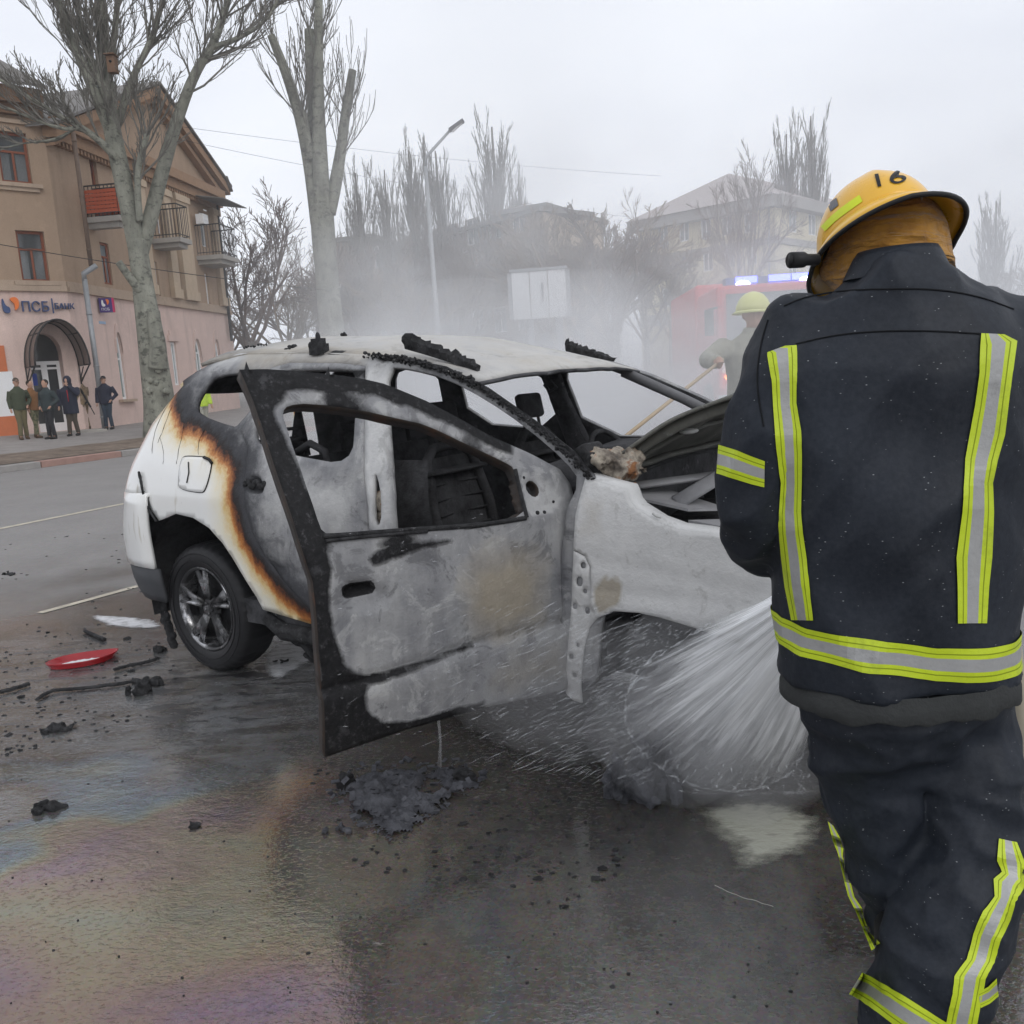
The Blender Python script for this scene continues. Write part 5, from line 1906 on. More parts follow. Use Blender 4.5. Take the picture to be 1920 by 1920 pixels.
def hit(px, py, bv, off=.0035):
    d = ray(px, py).normalized()
    loc, nor, idx, dist = bv.ray_cast(CAMPOS, d)
    if loc is None: return None
    if nor.dot(d) > 0: nor = -nor
    return loc + nor * off
def strip_on(mbx, rows, bv, cols=(0, .16, .2, .31, .69, .8, .84, 1), mats=(0, 2, 0, 1, 0, 2, 0), off=.0035, th=.0):
    """rows: ((xl, yl), (xr, yr)) pixel pairs; the band is laid on the cloth"""
    dense = []
    for (a, b), (c, d) in zip(rows, rows[1:]):
        L_ = max(1, int(max(math.hypot(c[0] - a[0], c[1] - a[1]), math.hypot(d[0] - b[0], d[1] - b[1])) / 6))
        for k in range(L_):
            t_ = k / L_
            dense.append(((a[0] + (c[0] - a[0]) * t_, a[1] + (c[1] - a[1]) * t_), (b[0] + (d[0] - b[0]) * t_, b[1] + (d[1] - b[1]) * t_)))
    dense.append(rows[-1])
    last = None
    grid = []
    for l, r in dense:
        row = []
        for t_ in cols:
            x, y = l[0] + (r[0] - l[0]) * t_, l[1] + (r[1] - l[1]) * t_
            h = hit(x, y, bv, off)
            row.append(h if h is not None else None)
        grid.append(row)
    dep = [p.y for row in grid for p in row if p is not None]
    for i, row in enumerate(grid):
        for j, p in enumerate(row):
            if p is None:
                near = [q.y for q in row if q is not None] or dep or [FY]
                l, r = dense[i]
                t_ = cols[j]
                row[j] = at_y(l[0] + (r[0] - l[0]) * t_, l[1] + (r[1] - l[1]) * t_, near[-1])
    for i in range(len(grid) - 1):
        for j in range(len(cols) - 1):
            q = [grid[i][j], grid[i + 1][j], grid[i + 1][j + 1], grid[i][j + 1]]
            mbx.add(q, [(0, 1, 2, 3)], mats[j], True)
M_HSEAM = plain('lime_stitching', (.22, .28, .01), .7)
HM = [M_HIVIS, M_SILV, M_HSEAM]
for rws in ([((1440, 662), (1472, 650)), ((1440, 668), (1493, 648)), ((1447, 712), (1494, 708)), ((1449, 760), (1494, 756)), ((1452, 811), (1503, 808)), ((1456, 850), (1505, 850)), ((1462, 905), (1505, 905)), ((1460, 960), (1504, 960)), ((1462, 1000), (1507, 1000)), ((1468, 1050), (1514, 1048)), ((1474, 1100), (1518, 1098)), ((1486, 1162), (1526, 1162))],
            [((1838, 626), (1880, 628)), ((1836, 650), (1904, 640)), ((1834, 700), (1896, 700)), ((1826, 760), (1888, 764)), ((1817, 810), (1882, 815)), ((1808, 860), (1868, 865)), ((1806, 905), (1859, 905)), ((1802, 960), (1861, 960)), ((1797, 1000), (1860, 1000)), ((1791, 1045), (1858, 1045)), ((1793, 1100), (1852, 1100)), ((1794, 1168), (1848, 1168))]):
    mb = MB()
    strip_on(mb, rws, JB)
    fpart(mb.build('back_stripe', HM))
# belt stripe right round the hem
mb = MB()
c0 = fp(1682, 1190)
zt0, zt1 = fp(1455, 1154).z, fp(1910, 1165).z
zb0, zb1 = fp(1455, 1207).z, fp(1910, 1226).z
cols = (0, .16, .2, .31, .69, .8, .84, 1)
NA = 96
grid = []
for k in range(NA + 1):
    a = 2 * math.pi * k / NA
    row = []
    x_, y_ = math.cos(a), math.sin(a)
    f_ = .5 + .5 * x_
    for t_ in cols:
        z = (zt0 + (zt1 - zt0) * f_) * (1 - t_) + (zb0 + (zb1 - zb0) * f_) * t_ - .010 * (1 - abs(x_)) * (1 if y_ < 0 else -1)
        o_ = Vector((c0.x + x_ * .6, c0.y + y_ * .6, z))
        loc, nor, *_ = JB.ray_cast(o_, Vector((-x_, -y_, 0)))
        row.append(loc + Vector((x_, y_, 0)) * .004 if loc else Vector((c0.x + x_ * .24, c0.y + y_ * .16, z)))
    grid.append(row)
for k in range(NA):
    for j, m_ in enumerate((0, 2, 0, 1, 0, 2, 0)):
        mb.add([grid[k][j], grid[k + 1][j], grid[k + 1][j + 1], grid[k][j + 1]], [(0, 1, 2, 3)], m_, True)
fpart(mb.build('hem_stripe', HM))
mb = MB()
strip_on(mb, [((1350, 834), (1346, 888)), ((1360, 837), (1358, 891)), ((1385, 845), (1384, 899)), ((1410, 855), (1409, 907)), ((1434, 864), (1433, 913))], JB)
fpart(mb.build('sleeve_stripe', HM))
mb = MB()
strip_on(mb, [((1926, 850), (1926, 905)), ((1950, 846), (1950, 900)), ((1975, 838), (1976, 892))], JB)
fpart(mb.build('sleeve_stripe', HM))
mb = MB()
for pl in ([(1470, 574), (1507, 558), (1570, 546), (1664, 541), (1757, 542), (1836, 556), (1900, 580)], [(1492, 645), (1570, 627), (1664, 620), (1757, 621), (1838, 626)], [(1440, 600), (1425, 650), (1418, 720), (1432, 800)]):
    pts = [hit(a, b, JB, .0008) for a, b in smooth_poly(pl, 3, False)]
    mb.tube([p for p in pts if p], .0018, 5)
fpart(mb.build('jacket_seam', M_SEAM))
# ragged lining below the hem
mb = MB()
rings = []
M_LIN = plain('dirty_lining', (.036, .038, .038), .85, var=.4, scale=14, bump=.3)
cz_ = fp(1685, 1275)
for z_, k_ in ((.03, .97), (.005, 1.0), (-.020, 1.005), (-.024, .985)):
    ring = []
    for k in range(64):
        a = 2 * math.pi * k / 64
        wv = 1 + .02 * math.sin(a * 5) + .015 * nz((math.cos(a) * 3, math.sin(a) * 3, 2))
        ring.append(Vector((cz_.x + .242 * k_ * wv * math.cos(a), cz_.y + .18 * k_ * wv * math.sin(a), cz_.z + z_ + (.014 if z_ < 0 else .004) * nz((math.cos(a) * 6, math.sin(a) * 6, 1)) + .028 * math.cos(a) * .2)))
    rings.append(ring)
mb.loft(rings)
fpart(mb.build('jacket_lining', M_LIN))
# collar
mb = MB()
rings = []
for y_, xl, xr, ry in ((520, 1590, 1772, .098), (500, 1600, 1762, .096), (480, 1610, 1752, .092), (468, 1618, 1745, .086), (478, 1622, 1742, .080)):
    c = fp((xl + xr) / 2, y_, -.005)
    rings.append(oval(c, (xr - xl) / 2 / FPX * FY * 1.02, ry, 32))
mb.loft(rings)
o = mb.build('collar', M_TURN)
fpart(o)
# ---- trousers
mb = MB()
c = fp(1685, 1270)
mb.loft([oval(fp(1685, 1240), .20, .135, 30, .9), oval(fp(1685, 1300), .212, .145, 30, .9), oval(fp(1690, 1370), .195, .13, 30, .9), oval(fp(1700, 1440), .13, .09, 30, .9)], cap=True)
limb(mb, [(1596, 1310, .02, .118), (1630, 1450, .03, .117), (1660, 1560, .03, .108), (1698, 1680, .02, .098), (1745, 1785, .06, .098), (1775, 1880, .10, .100), (1795, 1965, .13, .104)])
limb(mb, [(1788, 1310, 0, .122), (1816, 1450, -.02, .121), (1836, 1540, -.06, .116), (1830, 1620, -.10, .112), (1795, 1700, -.13, .112), (1762, 1790, -.15, .116), (1735, 1880, -.15, .122), (1712, 1950, -.14, .124)])
trousers = remeshed(mb, 'trousers', M_TURN, None, .009, 6)
cloth_folds(trousers, 1.0, 9.4, [((4, 4, 8), .020, .45), ((9, 9, 14), .010, -.5), ((3, 3, 3), .006, .2)])
fpart(trousers)
TB = bvh_of(trousers)
mb = MB()
strip_on(mb, [((1871, 1572), (1905, 1580)), ((1868, 1612), (1922, 1622)), ((1877, 1634), (1920, 1655)), ((1862, 1648), (1914, 1668)), ((1864, 1680), (1902, 1690)), ((1842, 1708), (1892, 1722)), ((1824, 1750), (1873, 1764)), ((1811, 1798), (1862, 1804)), ((1789, 1830), (1846, 1834)), ((1786, 1862), (1838, 1870)), ((1772, 1925), (1828, 1930))], TB)
fpart(mb.build('leg_stripe', HM))
mb = MB()
strip_on(mb, [((1552, 1540), (1562, 1548)), ((1562, 1578), (1582, 1583)), ((1571, 1600), (1580, 1606)), ((1580, 1640), (1592, 1644)), ((1590, 1680), (1602, 1682)), ((1604, 1708), (1620, 1708)), ((1618, 1742), (1634, 1746)), ((1634, 1782), (1656, 1768))], TB, off=.006)
fpart(mb.build('leg_stripe', HM))
mb = MB()
strip_on(mb, [((1616, 1824), (1592, 1864)), ((1640, 1834), (1616, 1876)), ((1680, 1857), (1652, 1902)), ((1725, 1885), (1694, 1932)), ((1765, 1910), (1735, 1955)), ((1800, 1930), (1780, 1975))], TB)
fpart(mb.build('cuff_stripe', HM))
mb = MB()
strip_on(mb, [((1832, 1858), (1836, 1888)), ((1850, 1848), (1853, 1880)), ((1866, 1832), (1869, 1866))], TB)
fpart(mb.build('cuff_stripe', HM))
# boots
for (px, py, d, toe) in ((1800, 1985, .14, (-.05, .22)), (1705, 1985, -.10, (.06, .14))):
    a = fp(px, py, d)
    mb = MB()
    mb.tube([Vector((a.x, a.y, .26)), Vector((a.x, a.y, .12)), Vector((a.x, a.y + .01, .06))], [.075, .07, .062], 14)
    mb.tube([Vector((a.x, a.y - .05, .05)), Vector((a.x + toe[0] * .5, a.y + toe[1] * .5, .055)), Vector((a.x + toe[0], a.y + toe[1], .045))], [.05, .055, .045], 12)
    fpart(remeshed(mb, 'boot', M_BLACK, None, .012, 3))
# ---- body (skin), mostly hidden under the gear
HC = fp(1654.6, 481.7, .122)
RH = Matrix.Rotation(rad(-10.4), 3, 'Z') @ Matrix.Rotation(rad(-27.8), 3, 'X') @ Matrix.Rotation(rad(-10.5), 3, 'Y') * .976
def hl(x, y, z): return HC + RH @ Vector((x, y, z))
mb = MB()
mb.ball(hl(0, .0, .02), (.078, .095, .115), 20, 14, rot=RH)
mb.ball(hl(0, .03, -.06), (.058, .07, .06), 16, 10, rot=RH)
mb.tube([hl(0, .100, .0), hl(0, .118, -.028), hl(0, .095, -.036)], [.008, .013, .010], 8)
mb.tube([hl(-.022, .092, -.062), hl(.022, .092, -.062)], .007, 8)
for s_ in (-1, 1): mb.ball(hl(s_ * .08, -.005, -.01), (.012, .022, .034), 8, 6, rot=RH)
neck0 = fp(1685, 560)
mb.tube([hl(0, -.02, -.05), (hl(0, -.02, -.05) + neck0) / 2, neck0], [.058, .06, .075], 14)
mb.loft([oval(fp(1680, 560), .10, .08), oval(fp(1680, 620), .17, .10), oval(fp(1680, 900), .16, .10), oval(fp(1685, 1250), .15, .10)], cap=True)
for arm in (armL, armR): mb.tube([fp(x, y, d) for x, y, d, r in arm[1:]], [r * .6 for *_, r in arm[1:]], 10)
mb.tube([fp(1640, 1250), fp(1632, 1450, .03), fp(1698, 1680, .02), fp(1790, 1960, .12)], [.085, .08, .06, .045], 10)
mb.tube([fp(1740, 1250), fp(1818, 1450, -.02), fp(1836, 1560, -.06), fp(1712, 1950, -.14)], [.085, .08, .065, .045], 10)
fpart(remeshed(mb, 'body', M_SKIN, None, .010, 3))
# gloves: palm, four bent fingers and a thumb closing on the branch pipe
M_GLOVE = plain('dark_glove', (.03, .03, .03), .8, var=.3, scale=20, bump=.3)
noz0, noz1 = fp(1690, 1020, .36), fp(1600, 1040, .50)
ax_ = (noz1 - noz0).normalized()
for (cx_, cy__, d, arm) in ((1630, 1035, .45, armL), (1720, 1015, .34, armR)):
    w0 = fp(*arm[-1][:2], arm[-1][2])
    h_ = noz0 + ax_ * ((fp(cx_, cy__, d) - noz0).dot(ax_))
    mb = MB()
    side_ = Vector((0, 0, 1)).cross(ax_).normalized()
    up_ = ax_.cross(side_)
    palm = h_ - side_ * .0 + up_ * .045
    mb.tube([w0, (w0 + palm) / 2 + up_ * .01, palm], [.042, .038, .034], 12)
    mb.ball(palm, (.045, .045, .022), 12, 8)
    for q in range(4):
        b_ = palm + ax_ * (-.036 + .024 * q)
        L_ = (1.0, 1.12, 1.06, .86)[q]
        mb.tube([b_, b_ + side_ * .038 * L_ - up_ * .008, b_ + side_ * .046 * L_ - up_ * .044 * L_, b_ + side_ * .018 - up_ * .074 * L_], [.012, .011, .010, .009], 8)
    b_ = palm - ax_ * .040
    mb.tube([b_, b_ - side_ * .040 - up_ * .012 + ax_ * .01, b_ - side_ * .040 - up_ * .048 + ax_ * .02, b_ - side_ * .015 - up_ * .062 + ax_ * .03], [.014, .013, .011, .010], 8)
    fpart(remeshed(mb, 'glove', M_GLOVE, None, .006, 2))
nz_o = empty('hose_nozzle', noz0, label='fire hose branch pipe held in front of the nearest firefighter', cat='nozzle')
mb = MB()
mb.tube([noz1, noz1 - ax_ * .05, noz1 - ax_ * .08, noz0 - ax_ * .1], [.034, .036, .024, .024], 16)
o = mb.build('barrel', plain('nozzle_metal', (.25, .04, .03), .4, .3))
o.parent = nz_o
o.matrix_parent_inverse = Matrix.Translation(-noz0)
mb = MB()
p0 = noz0 - ax_ * .1
mb.tube(smooth_poly([tuple(p0), tuple(p0 - ax_ * .15), tuple(p0 + Vector((.25, .1, -.35))), (p0.x + .45, p0.y + .3, .05), (p0.x + .9, p0.y + .3, .035), (p0.x + 3, p0.y + .2, .035)], 3, False), .032, 12)
o = mb.build('hose', plain('hose_canvas', (.42, .38, .30), .9))
o.parent = nz_o
o.matrix_parent_inverse = Matrix.Translation(-noz0)
# ---- helmet
def mat_helmet():
    t = NT('yellow_helmet_shell')
    O = t.co('World')
    n = t.noise(9, 5, .6, O)
    c = t.mix(n, (.70, .36, .018), (.78, .46, .03))
    c = t.mix(t.mapr(t.noise(40, 5, .7, O), .62, .7, 0, .5), c, (.30, .15, .04))
    t.set(col=c, rough=t.mapr(n, .3, .7, .22, .4), coat=.3)
    return t.m
M_HELM = mat_helmet()
helmet = empty('helmet', (0, 0, 0))
fpart(helmet)
mb = MB()
rings = []
NN = 56
def dome_r(a):
    """plan radii of the shell"""
    ry = .150 if math.sin(a) > 0 else .155
    return .122 * math.cos(a), ry * math.sin(a)
for th in np.linspace(0, 90, 15):
    s_, c_ = math.cos(rad(th)) ** .85, math.sin(rad(th))
    ring = []
    for k in range(NN):
        a = 2 * math.pi * k / NN
        x, y = dome_r(a)
        ridge = .010 * math.exp(-((x * s_) / .014) ** 2) * (1 if th > 8 else 0) * s_
        ring.append(hl(x * max(s_, .004), y * max(s_, .004), .035 + (.135 + ridge) * c_))
    rings.append(ring)
mb.loft(rings, cap=True)
o = mb.build('shell', M_HELM)
o.parent = helmet
HB = bvh_of(o)
def brim_r(a):
    x, y = dome_r(a)
    back = max(0, -math.sin(a))
    ex = .030 + .036 * back ** 1.5 + .012 * max(0, math.sin(a))
    f_ = math.hypot(x, y)
    return x * (f_ + ex) / f_, y * (f_ + ex) / f_, back
mb = MB()
r0, r1, r2, r3, r4 = [], [], [], [], []
for k in range(NN):
    a = 2 * math.pi * k / NN
    x, y = dome_r(a)
    bx_, by_, back = brim_r(a)
    dz = .012 - .030 * back ** 1.5 - .012 * abs(math.cos(a))
    r0.append(hl(x * .985, y * .985, .045))
    r1.append(hl((x + bx_) / 2, (y + by_) / 2, (.035 + dz) / 2 + .008))
    r2.append(hl(bx_, by_, dz))
    r3.append(hl((x + bx_) / 2, (y + by_) / 2, (.035 + dz) / 2 + .003))
    r4.append(hl(x * .95, y * .95, .035))
mb.loft([r0, r1, r2, r3, r4])
o = mb.build('brim', M_HELM)
o.parent = helmet
BB = bvh_of(o)
mb = MB()
mb.tube(r2 + [r2[0]], .0052, 8, cap=False)
o = mb.build('brim_edge', M_BLACK)
o.parent = helmet
mb = MB()
mb.loft([r4, [hl(dome_r(2 * math.pi * k / NN)[0] * .88, dome_r(2 * math.pi * k / NN)[1] * .88, .0) for k in range(NN)]])
o = mb.build('inner_band', M_SEAM)
o.parent = helmet
# neck curtain
def mat_curtain():
    t = NT('mustard_cloth')
    P = t.co('World')
    n = t.noise(12, 6, .65, P)
    c = t.ramp(n, [(.3, (.22, .095, .010)), (.5, (.36, .17, .018)), (.7, (.45, .23, .035))])
    t.set(col=c, rough=.9, sheen=.2)
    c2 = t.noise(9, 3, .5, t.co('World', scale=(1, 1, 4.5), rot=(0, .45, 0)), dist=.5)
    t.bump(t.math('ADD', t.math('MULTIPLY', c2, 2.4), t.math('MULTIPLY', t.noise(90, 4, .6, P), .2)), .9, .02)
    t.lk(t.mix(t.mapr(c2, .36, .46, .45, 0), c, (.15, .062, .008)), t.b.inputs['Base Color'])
    return t.m
mb = MB()
rings = []
for i, (z, k_, dr) in enumerate(((.03, .985, 0), (-.005, .97, 0), (-.04, .93, .0), (-.075, .91, .004), (-.100, .92, .008), (-.112, .94, .008), (-.106, .89, .004))):
    ring = []
    for a in np.linspace(rad(168), rad(374), NN):
        x, y = dome_r(a)
        fold = .0065 * math.sin(z * 150 + 3.4 * math.cos(a * 2.3) + 2 * nz((math.cos(a) * 2, math.sin(a) * 2, 8))) * (1 if 0 < i < 6 else .3) + .004 * nz((math.cos(a) * 3, math.sin(a) * 3, z * 30))
        r_ = k_ + fold * 7
        gap = .03 * max(0, math.sin(a)) ** 2
        ring.append(hl(x * r_, y * r_, z * (.78 + .22 * max(0, -math.sin(a)) - (.25 if math.cos(a) < 0 else -.02) * abs(math.cos(a)))))
    rings.append(ring)
mb.loft(rings, closed=False)
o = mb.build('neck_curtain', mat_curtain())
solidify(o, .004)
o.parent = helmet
# number, stickers, torch, ring, visor
M_LIMES = plain('lime_sticker', (.62, .72, .01), .4, var=.05)
mb = MB()
vs, fs = text_mesh('16', 1.0, sub=4)
x0, x1 = min(v.x for v in vs), max(v.x for v in vs)
y0, y1 = min(v.y for v in vs), max(v.y for v in vs)
def helm_txt(vs, fs, A, B, Cc, mbx, mi, x0, x1, y0, y1, off=.0022):
    """A: lower left, B: lower right, Cc: upper left pixel"""
    out = []
    for v in vs:
        s_, t_ = (v.x - x0) / (x1 - x0), (v.y - y0) / (y1 - y0)
        px = A[0] + (B[0] - A[0]) * s_ + (Cc[0] - A[0]) * t_
        py = A[1] + (B[1] - A[1]) * s_ + (Cc[1] - A[1]) * t_
        h = hit(px, py, HB, off)
        out.append(h if h is not None else hit(px - 4, py + 10, HB, off) or HC)
    mbx.add(out, fs, mi)
helm_txt(vs, fs, (1646, 352), (1700, 342), (1640, 328), mb, 0, x0, x1, y0, y1)
o = mb.build('number', M_BLACK)
o.parent = helmet
mb = MB()
def helm_band(pts_l, pts_r, mbx, n=16, bv=None):
    g_ = []
    L1, L2 = smooth_poly(pts_l, 2, False), smooth_poly(pts_r, 2, False)
    for (a, b), (c, d) in zip(L1, L2):
        row = []
        for t_ in np.linspace(0, 1, 5):
            h = hit(a + (c - a) * t_, b + (d - b) * t_, HB, .0015)
            row.append(h)
        g_.append(row)
    for i in range(len(g_) - 1):
        for j in range(4):
            q = [g_[i][j], g_[i + 1][j], g_[i + 1][j + 1], g_[i][j + 1]]
            if all(p is not None for p in q): mbx.add(q, [(0, 1, 2, 3)], 0, True)
helm_band([(1540, 425), (1562, 402), (1588, 382), (1612, 366)], [(1548, 434), (1568, 414), (1594, 395), (1618, 378)], mb)
o = mb.build('lime_sticker', M_LIMES)
o.parent = helmet
mb = MB()
helm_band([(1553, 384), (1562, 376), (1569, 371)], [(1558, 397), (1567, 390), (1573, 385)], mb)
o = mb.build('grey_sticker', plain('grey_sticker', (.16, .16, .17), .6, var=.7, scale=150))
o.parent = helmet
mb = MB()
mb.tube([fp(1532, 487, -.03), fp(1512, 487, -.04), fp(1506, 487, -.04), fp(1482, 488, -.05)], [.011, .011, .015, .015], 14)
mb.tube([fp(1484, 488, -.05), fp(1479, 488, -.05)], [.012, .012], 12)
o = mb.build('torch', M_BLACK)
o.parent = helmet
mb = MB()
rc = hit(1716, 367, BB, .004) or fp(1716, 367, -.15)
e1, e2 = _r, _u
mb.tube([rc + e1 * (.013 * math.cos(a)) + e2 * (.011 * math.sin(a)) for a in np.linspace(0, 2 * math.pi, 20)], .0022, 6, cap=False)
o = mb.build('hanging_ring', M_SILV)
o.parent = helmet
mb = MB()
for s_ in (0,):
    rings = []
    for z in (.03, -.03, -.08):
        rings.append([hl(*(brim_r(a)[0] * .93, brim_r(a)[1] * .95, z)) for a in np.linspace(rad(25), rad(155), 18)])
    mb.loft(rings, closed=False)
tv = NT('clear_visor')
tv.set(col=(.75, .72, .66), rough=.08, alpha=.22)
o = mb.build('visor', tv.m)
o.parent = helmet
# ================================================================== PEOPLE BY THE BANK
def cloth_mat(name, col, rough=.85, camo=None):
    t = NT(name)
    O = t.co('World')
    n = t.noise(14, 5, .6, O)
    c = t.mix(n, [x * .7 for x in col], [min(1, x * 1.3) for x in col])
    if camo:
        c = t.mix(t.mapr(t.noise(11, 3, .6, O), .52, .56), c, camo[0])
        c = t.mix(t.mapr(t.noise(15, 3, .6, t.co('World', loc=(3, 1, 2))), .58, .61), c, camo[1])
    t.set(col=c, rough=rough)
    t.bump(t.noise(22, 4, .6, O), .4, .03)
    return t.m
MC = dict(
    olive=cloth_mat('olive_jacket', (.045, .055, .03)), navy=cloth_mat('navy_jacket', (.014, .017, .035)), dgreen=cloth_mat('dark_green_jacket', (.022, .034, .036)),
    black=cloth_mat('black_cloth', (.012, .012, .015)), jeans=cloth_mat('dark_jeans', (.025, .04, .06)), tan=cloth_mat('tan_uniform', (.24, .17, .10), camo=((.16, .11, .07), (.30, .24, .16))),
    camo=cloth_mat('green_camouflage', (.15, .14, .08), camo=((.06, .07, .035), (.22, .19, .12))), brown=cloth_mat('brown_trousers', (.07, .055, .04)), khaki=cloth_mat('khaki_trousers', (.13, .11, .055)),
    rust=cloth_mat('rust_jacket', (.22, .10, .035)), hivis=cloth_mat('lime_vest', (.45, .62, .05)), smoke=cloth_mat('turnout_smoke_paled', (.30, .29, .24)))  # last cloth is paled to stand in for smoke over the second firefighter
M_HAIR = plain('dark_hair', (.025, .018, .013), .8)
M_SHOE = plain('dark_shoes', (.016, .015, .014), .6)
M_BOOT = plain('brown_boots', (.10, .065, .04), .8)
def figure(px, py, hgt, top, legs, label, face=0.0, pose='stand', head='cap', headmat=None, stance=.16, step=.0, bulk=1.0, arm=('down', 'down'), ground=None, shoe=None, longj=False, group='bystanders on the pavement'):
    """a person standing at the pixel of the feet; face = yaw, 0 looks towards the camera (-Y)"""
    base = ground if ground is not None else at_plane(px, py, PAVE_P, PAVE_N)
    r = empty('person', base, face, label=label, cat='person', group=group)
    s = hgt / 1.75
    def V(x, y, z): return Vector((x * s, y * s, z * s))
    hip, sh, nk, hd = .90, 1.42, 1.50, 1.62
    fl, fr = V(-stance / 2 - .02, -step, .05), V(stance / 2 + .02, step, .05)
    kl, kr = V(-stance / 2 * .9, -step * .5 - .03, .48), V(stance / 2 * .9, step * .5 - .03, .48)
    hl_, hr_ = V(-.09, 0, hip), V(.09, 0, hip)
    arms = []
    for sd_, kind in zip((-1, 1), arm):
        S_ = V(sd_ * .19 * bulk, 0, sh - .03)
        if kind == 'down': E_, H_ = V(sd_ * .25 * bulk, .02, 1.14), V(sd_ * .25 * bulk, -.07, .88)
        elif kind == 'pocket': E_, H_ = V(sd_ * .31 * bulk, .07, 1.14), V(sd_ * .19 * bulk, -.10, .96)
        elif kind == 'face': E_, H_ = V(sd_ * .27 * bulk, -.12, 1.20), V(sd_ * .06, -.20, 1.50)
        elif kind == 'front': E_, H_ = V(sd_ * .26 * bulk, -.02, 1.15), V(sd_ * .06, -.26, 1.12)
        elif kind == 'up': E_, H_ = V(sd_ * .36, -.22, 1.30), V(sd_ * .30, -.52, 1.28)
        else: E_, H_ = V(sd_ * .28, .12, 1.14), V(sd_ * .14, .16, .95)
        arms.append((S_, E_, H_))
    # skin: one continuous body
    mb = MB()
    mb.ball(V(0, -.01, hd + .03), (.076 * s, .092 * s, .108 * s), 14, 10)
    mb.ball(V(0, -.035, hd - .05), (.054 * s, .06 * s, .055 * s), 10, 8)
    mb.tube([V(0, -.098, hd + .03), V(0, -.118, hd), V(0, -.095, hd - .012)], [.008 * s, .014 * s, .01 * s], 6)
    mb.tube([V(-.02, -.092, hd - .045), V(.02, -.092, hd - .045)], .008 * s, 6)
    for sd_ in (-1, 1): mb.ball(V(sd_ * .078, 0, hd + .01), (.012 * s, .022 * s, .034 * s), 6, 5)
    mb.tube([V(0, 0, hd - .05), V(0, .01, nk - .06)], [.054 * s, .062 * s], 10)
    mb.tube([V(0, 0, nk - .05), V(0, 0, 1.2), V(0, 0, hip)], [(.13 * s, .09 * s), (.13 * s, .09 * s), (.12 * s, .09 * s)], 12)
    for S_, E_, H_ in arms:
        mb.tube([S_, E_, H_], [.045 * s, .036 * s, .028 * s], 8)
        d_ = (H_ - E_).normalized()
        mb.ball(H_ + d_ * .05 * s, (.034 * s, .036 * s, .05 * s), 8, 6)
        for q in range(4): mb.tube([H_ + d_ * .06 * s + V(-.024 + .016 * q, 0, 0), H_ + d_ * (.12 - .008 * abs(q - 1.3)) * s + V(-.024 + .016 * q, -.02, 0)], .009 * s, 5)
    for H0, K, F_ in ((hl_, kl, fl), (hr_, kr, fr)): mb.tube([H0, K, F_], [.07 * s, .05 * s, .038 * s], 8)
    remeshed(mb, 'body', M_SKIN, r, .018, 1)
    # jacket
    mb = MB()
    lo = .66 if longj else .84
    mb.loft([oval(V(0, 0, lo), .185 * s * bulk, .135 * s * bulk, 18), oval(V(0, 0, lo + .14), .185 * s * bulk, .135 * s * bulk, 18), oval(V(0, 0, 1.12), .18 * s * bulk, .13 * s * bulk, 18), oval(V(0, 0, 1.32), .20 * s * bulk, .125 * s * bulk, 18), oval(V(0, 0, 1.42), .175 * s * bulk, .10 * s, 18), oval(V(0, 0, 1.49), .085 * s, .075 * s, 18), oval(V(0, 0, 1.53), .075 * s, .072 * s, 18)], cap=True)
    for S_, E_, H_ in arms: mb.tube([S_, S_.lerp(E_, .5), E_, H_.lerp(E_, .05)], [.078 * s * bulk, .070 * s * bulk, .062 * s * bulk, .046 * s * bulk], 10)
    if head == 'hood':
        mb.ball(V(0, .02, hd + .03), (.115 * s, .118 * s, .15 * s), 14, 10)
        mb.tube([V(0, .04, 1.46), V(0, .05, 1.56)], [.11 * s, .11 * s], 10)
    o = remeshed(mb, 'jacket', top, r, .020, 2)
    # trousers
    mb = MB()
    mb.loft([oval(V(0, 0, 1.0), .155 * s, .115 * s, 16), oval(V(0, 0, .92), .165 * s, .12 * s, 16), oval(V(0, 0, .82), .155 * s, .115 * s, 16)], cap=True)
    for H0, K, F_ in ((hl_, kl, fl), (hr_, kr, fr)): mb.tube([H0, H0.lerp(K, .5), K, F_ + V(0, 0, .05)], [.098 * s, .088 * s, .070 * s, .062 * s], 10)
    remeshed(mb, 'trousers', legs, r, .020, 2)
    for F_ in (fl, fr):
        mb = MB()
        mb.tube([F_ + V(0, .05, -.015), F_ + V(0, -.06, -.010), F_ + V(0, -.17, -.022)], [.042 * s, .045 * s, .032 * s], 8)
        mb.tube([F_ + V(0, .02, .0), F_ + V(0, .02, .07)], [.048 * s, .05 * s], 8)
        mb.build('shoe', shoe or M_SHOE, r)
    mb = MB()
    if head == 'cap':
        mb.loft([oval(V(0, .01, hd + .06 + .1 * t_), .086 * s * math.sqrt(max(0.02, 1 - t_ * t_)), .10 * s * math.sqrt(max(.02, 1 - t_ * t_)), 14) for t_ in (0, .4, .7, .9, 1)], cap=True)
        mb.prism([V(-.06, -.08, hd + .065), V(.06, -.08, hd + .065), V(.045, -.165, hd + .05), V(-.045, -.165, hd + .05)], (0, 0, .012 * s))
        mb.build('cap', headmat or MC['black'], r)
    elif head == 'hair':
        mb.ball(V(0, .015, hd + .055), (.083 * s, .094 * s, .098 * s), 12, 8)
        mb.build('hair', headmat or M_HAIR, r)
    elif head == 'helmet':
        mb.loft([oval(V(0, 0, hd + .02 + .16 * t_), .135 * s * math.sqrt(max(0.01, 1 - t_ ** 2.2)), .155 * s * math.sqrt(max(.01, 1 - t_ ** 2.2)), 18) for t_ in (0, .3, .55, .8, .93, 1)], cap=True)
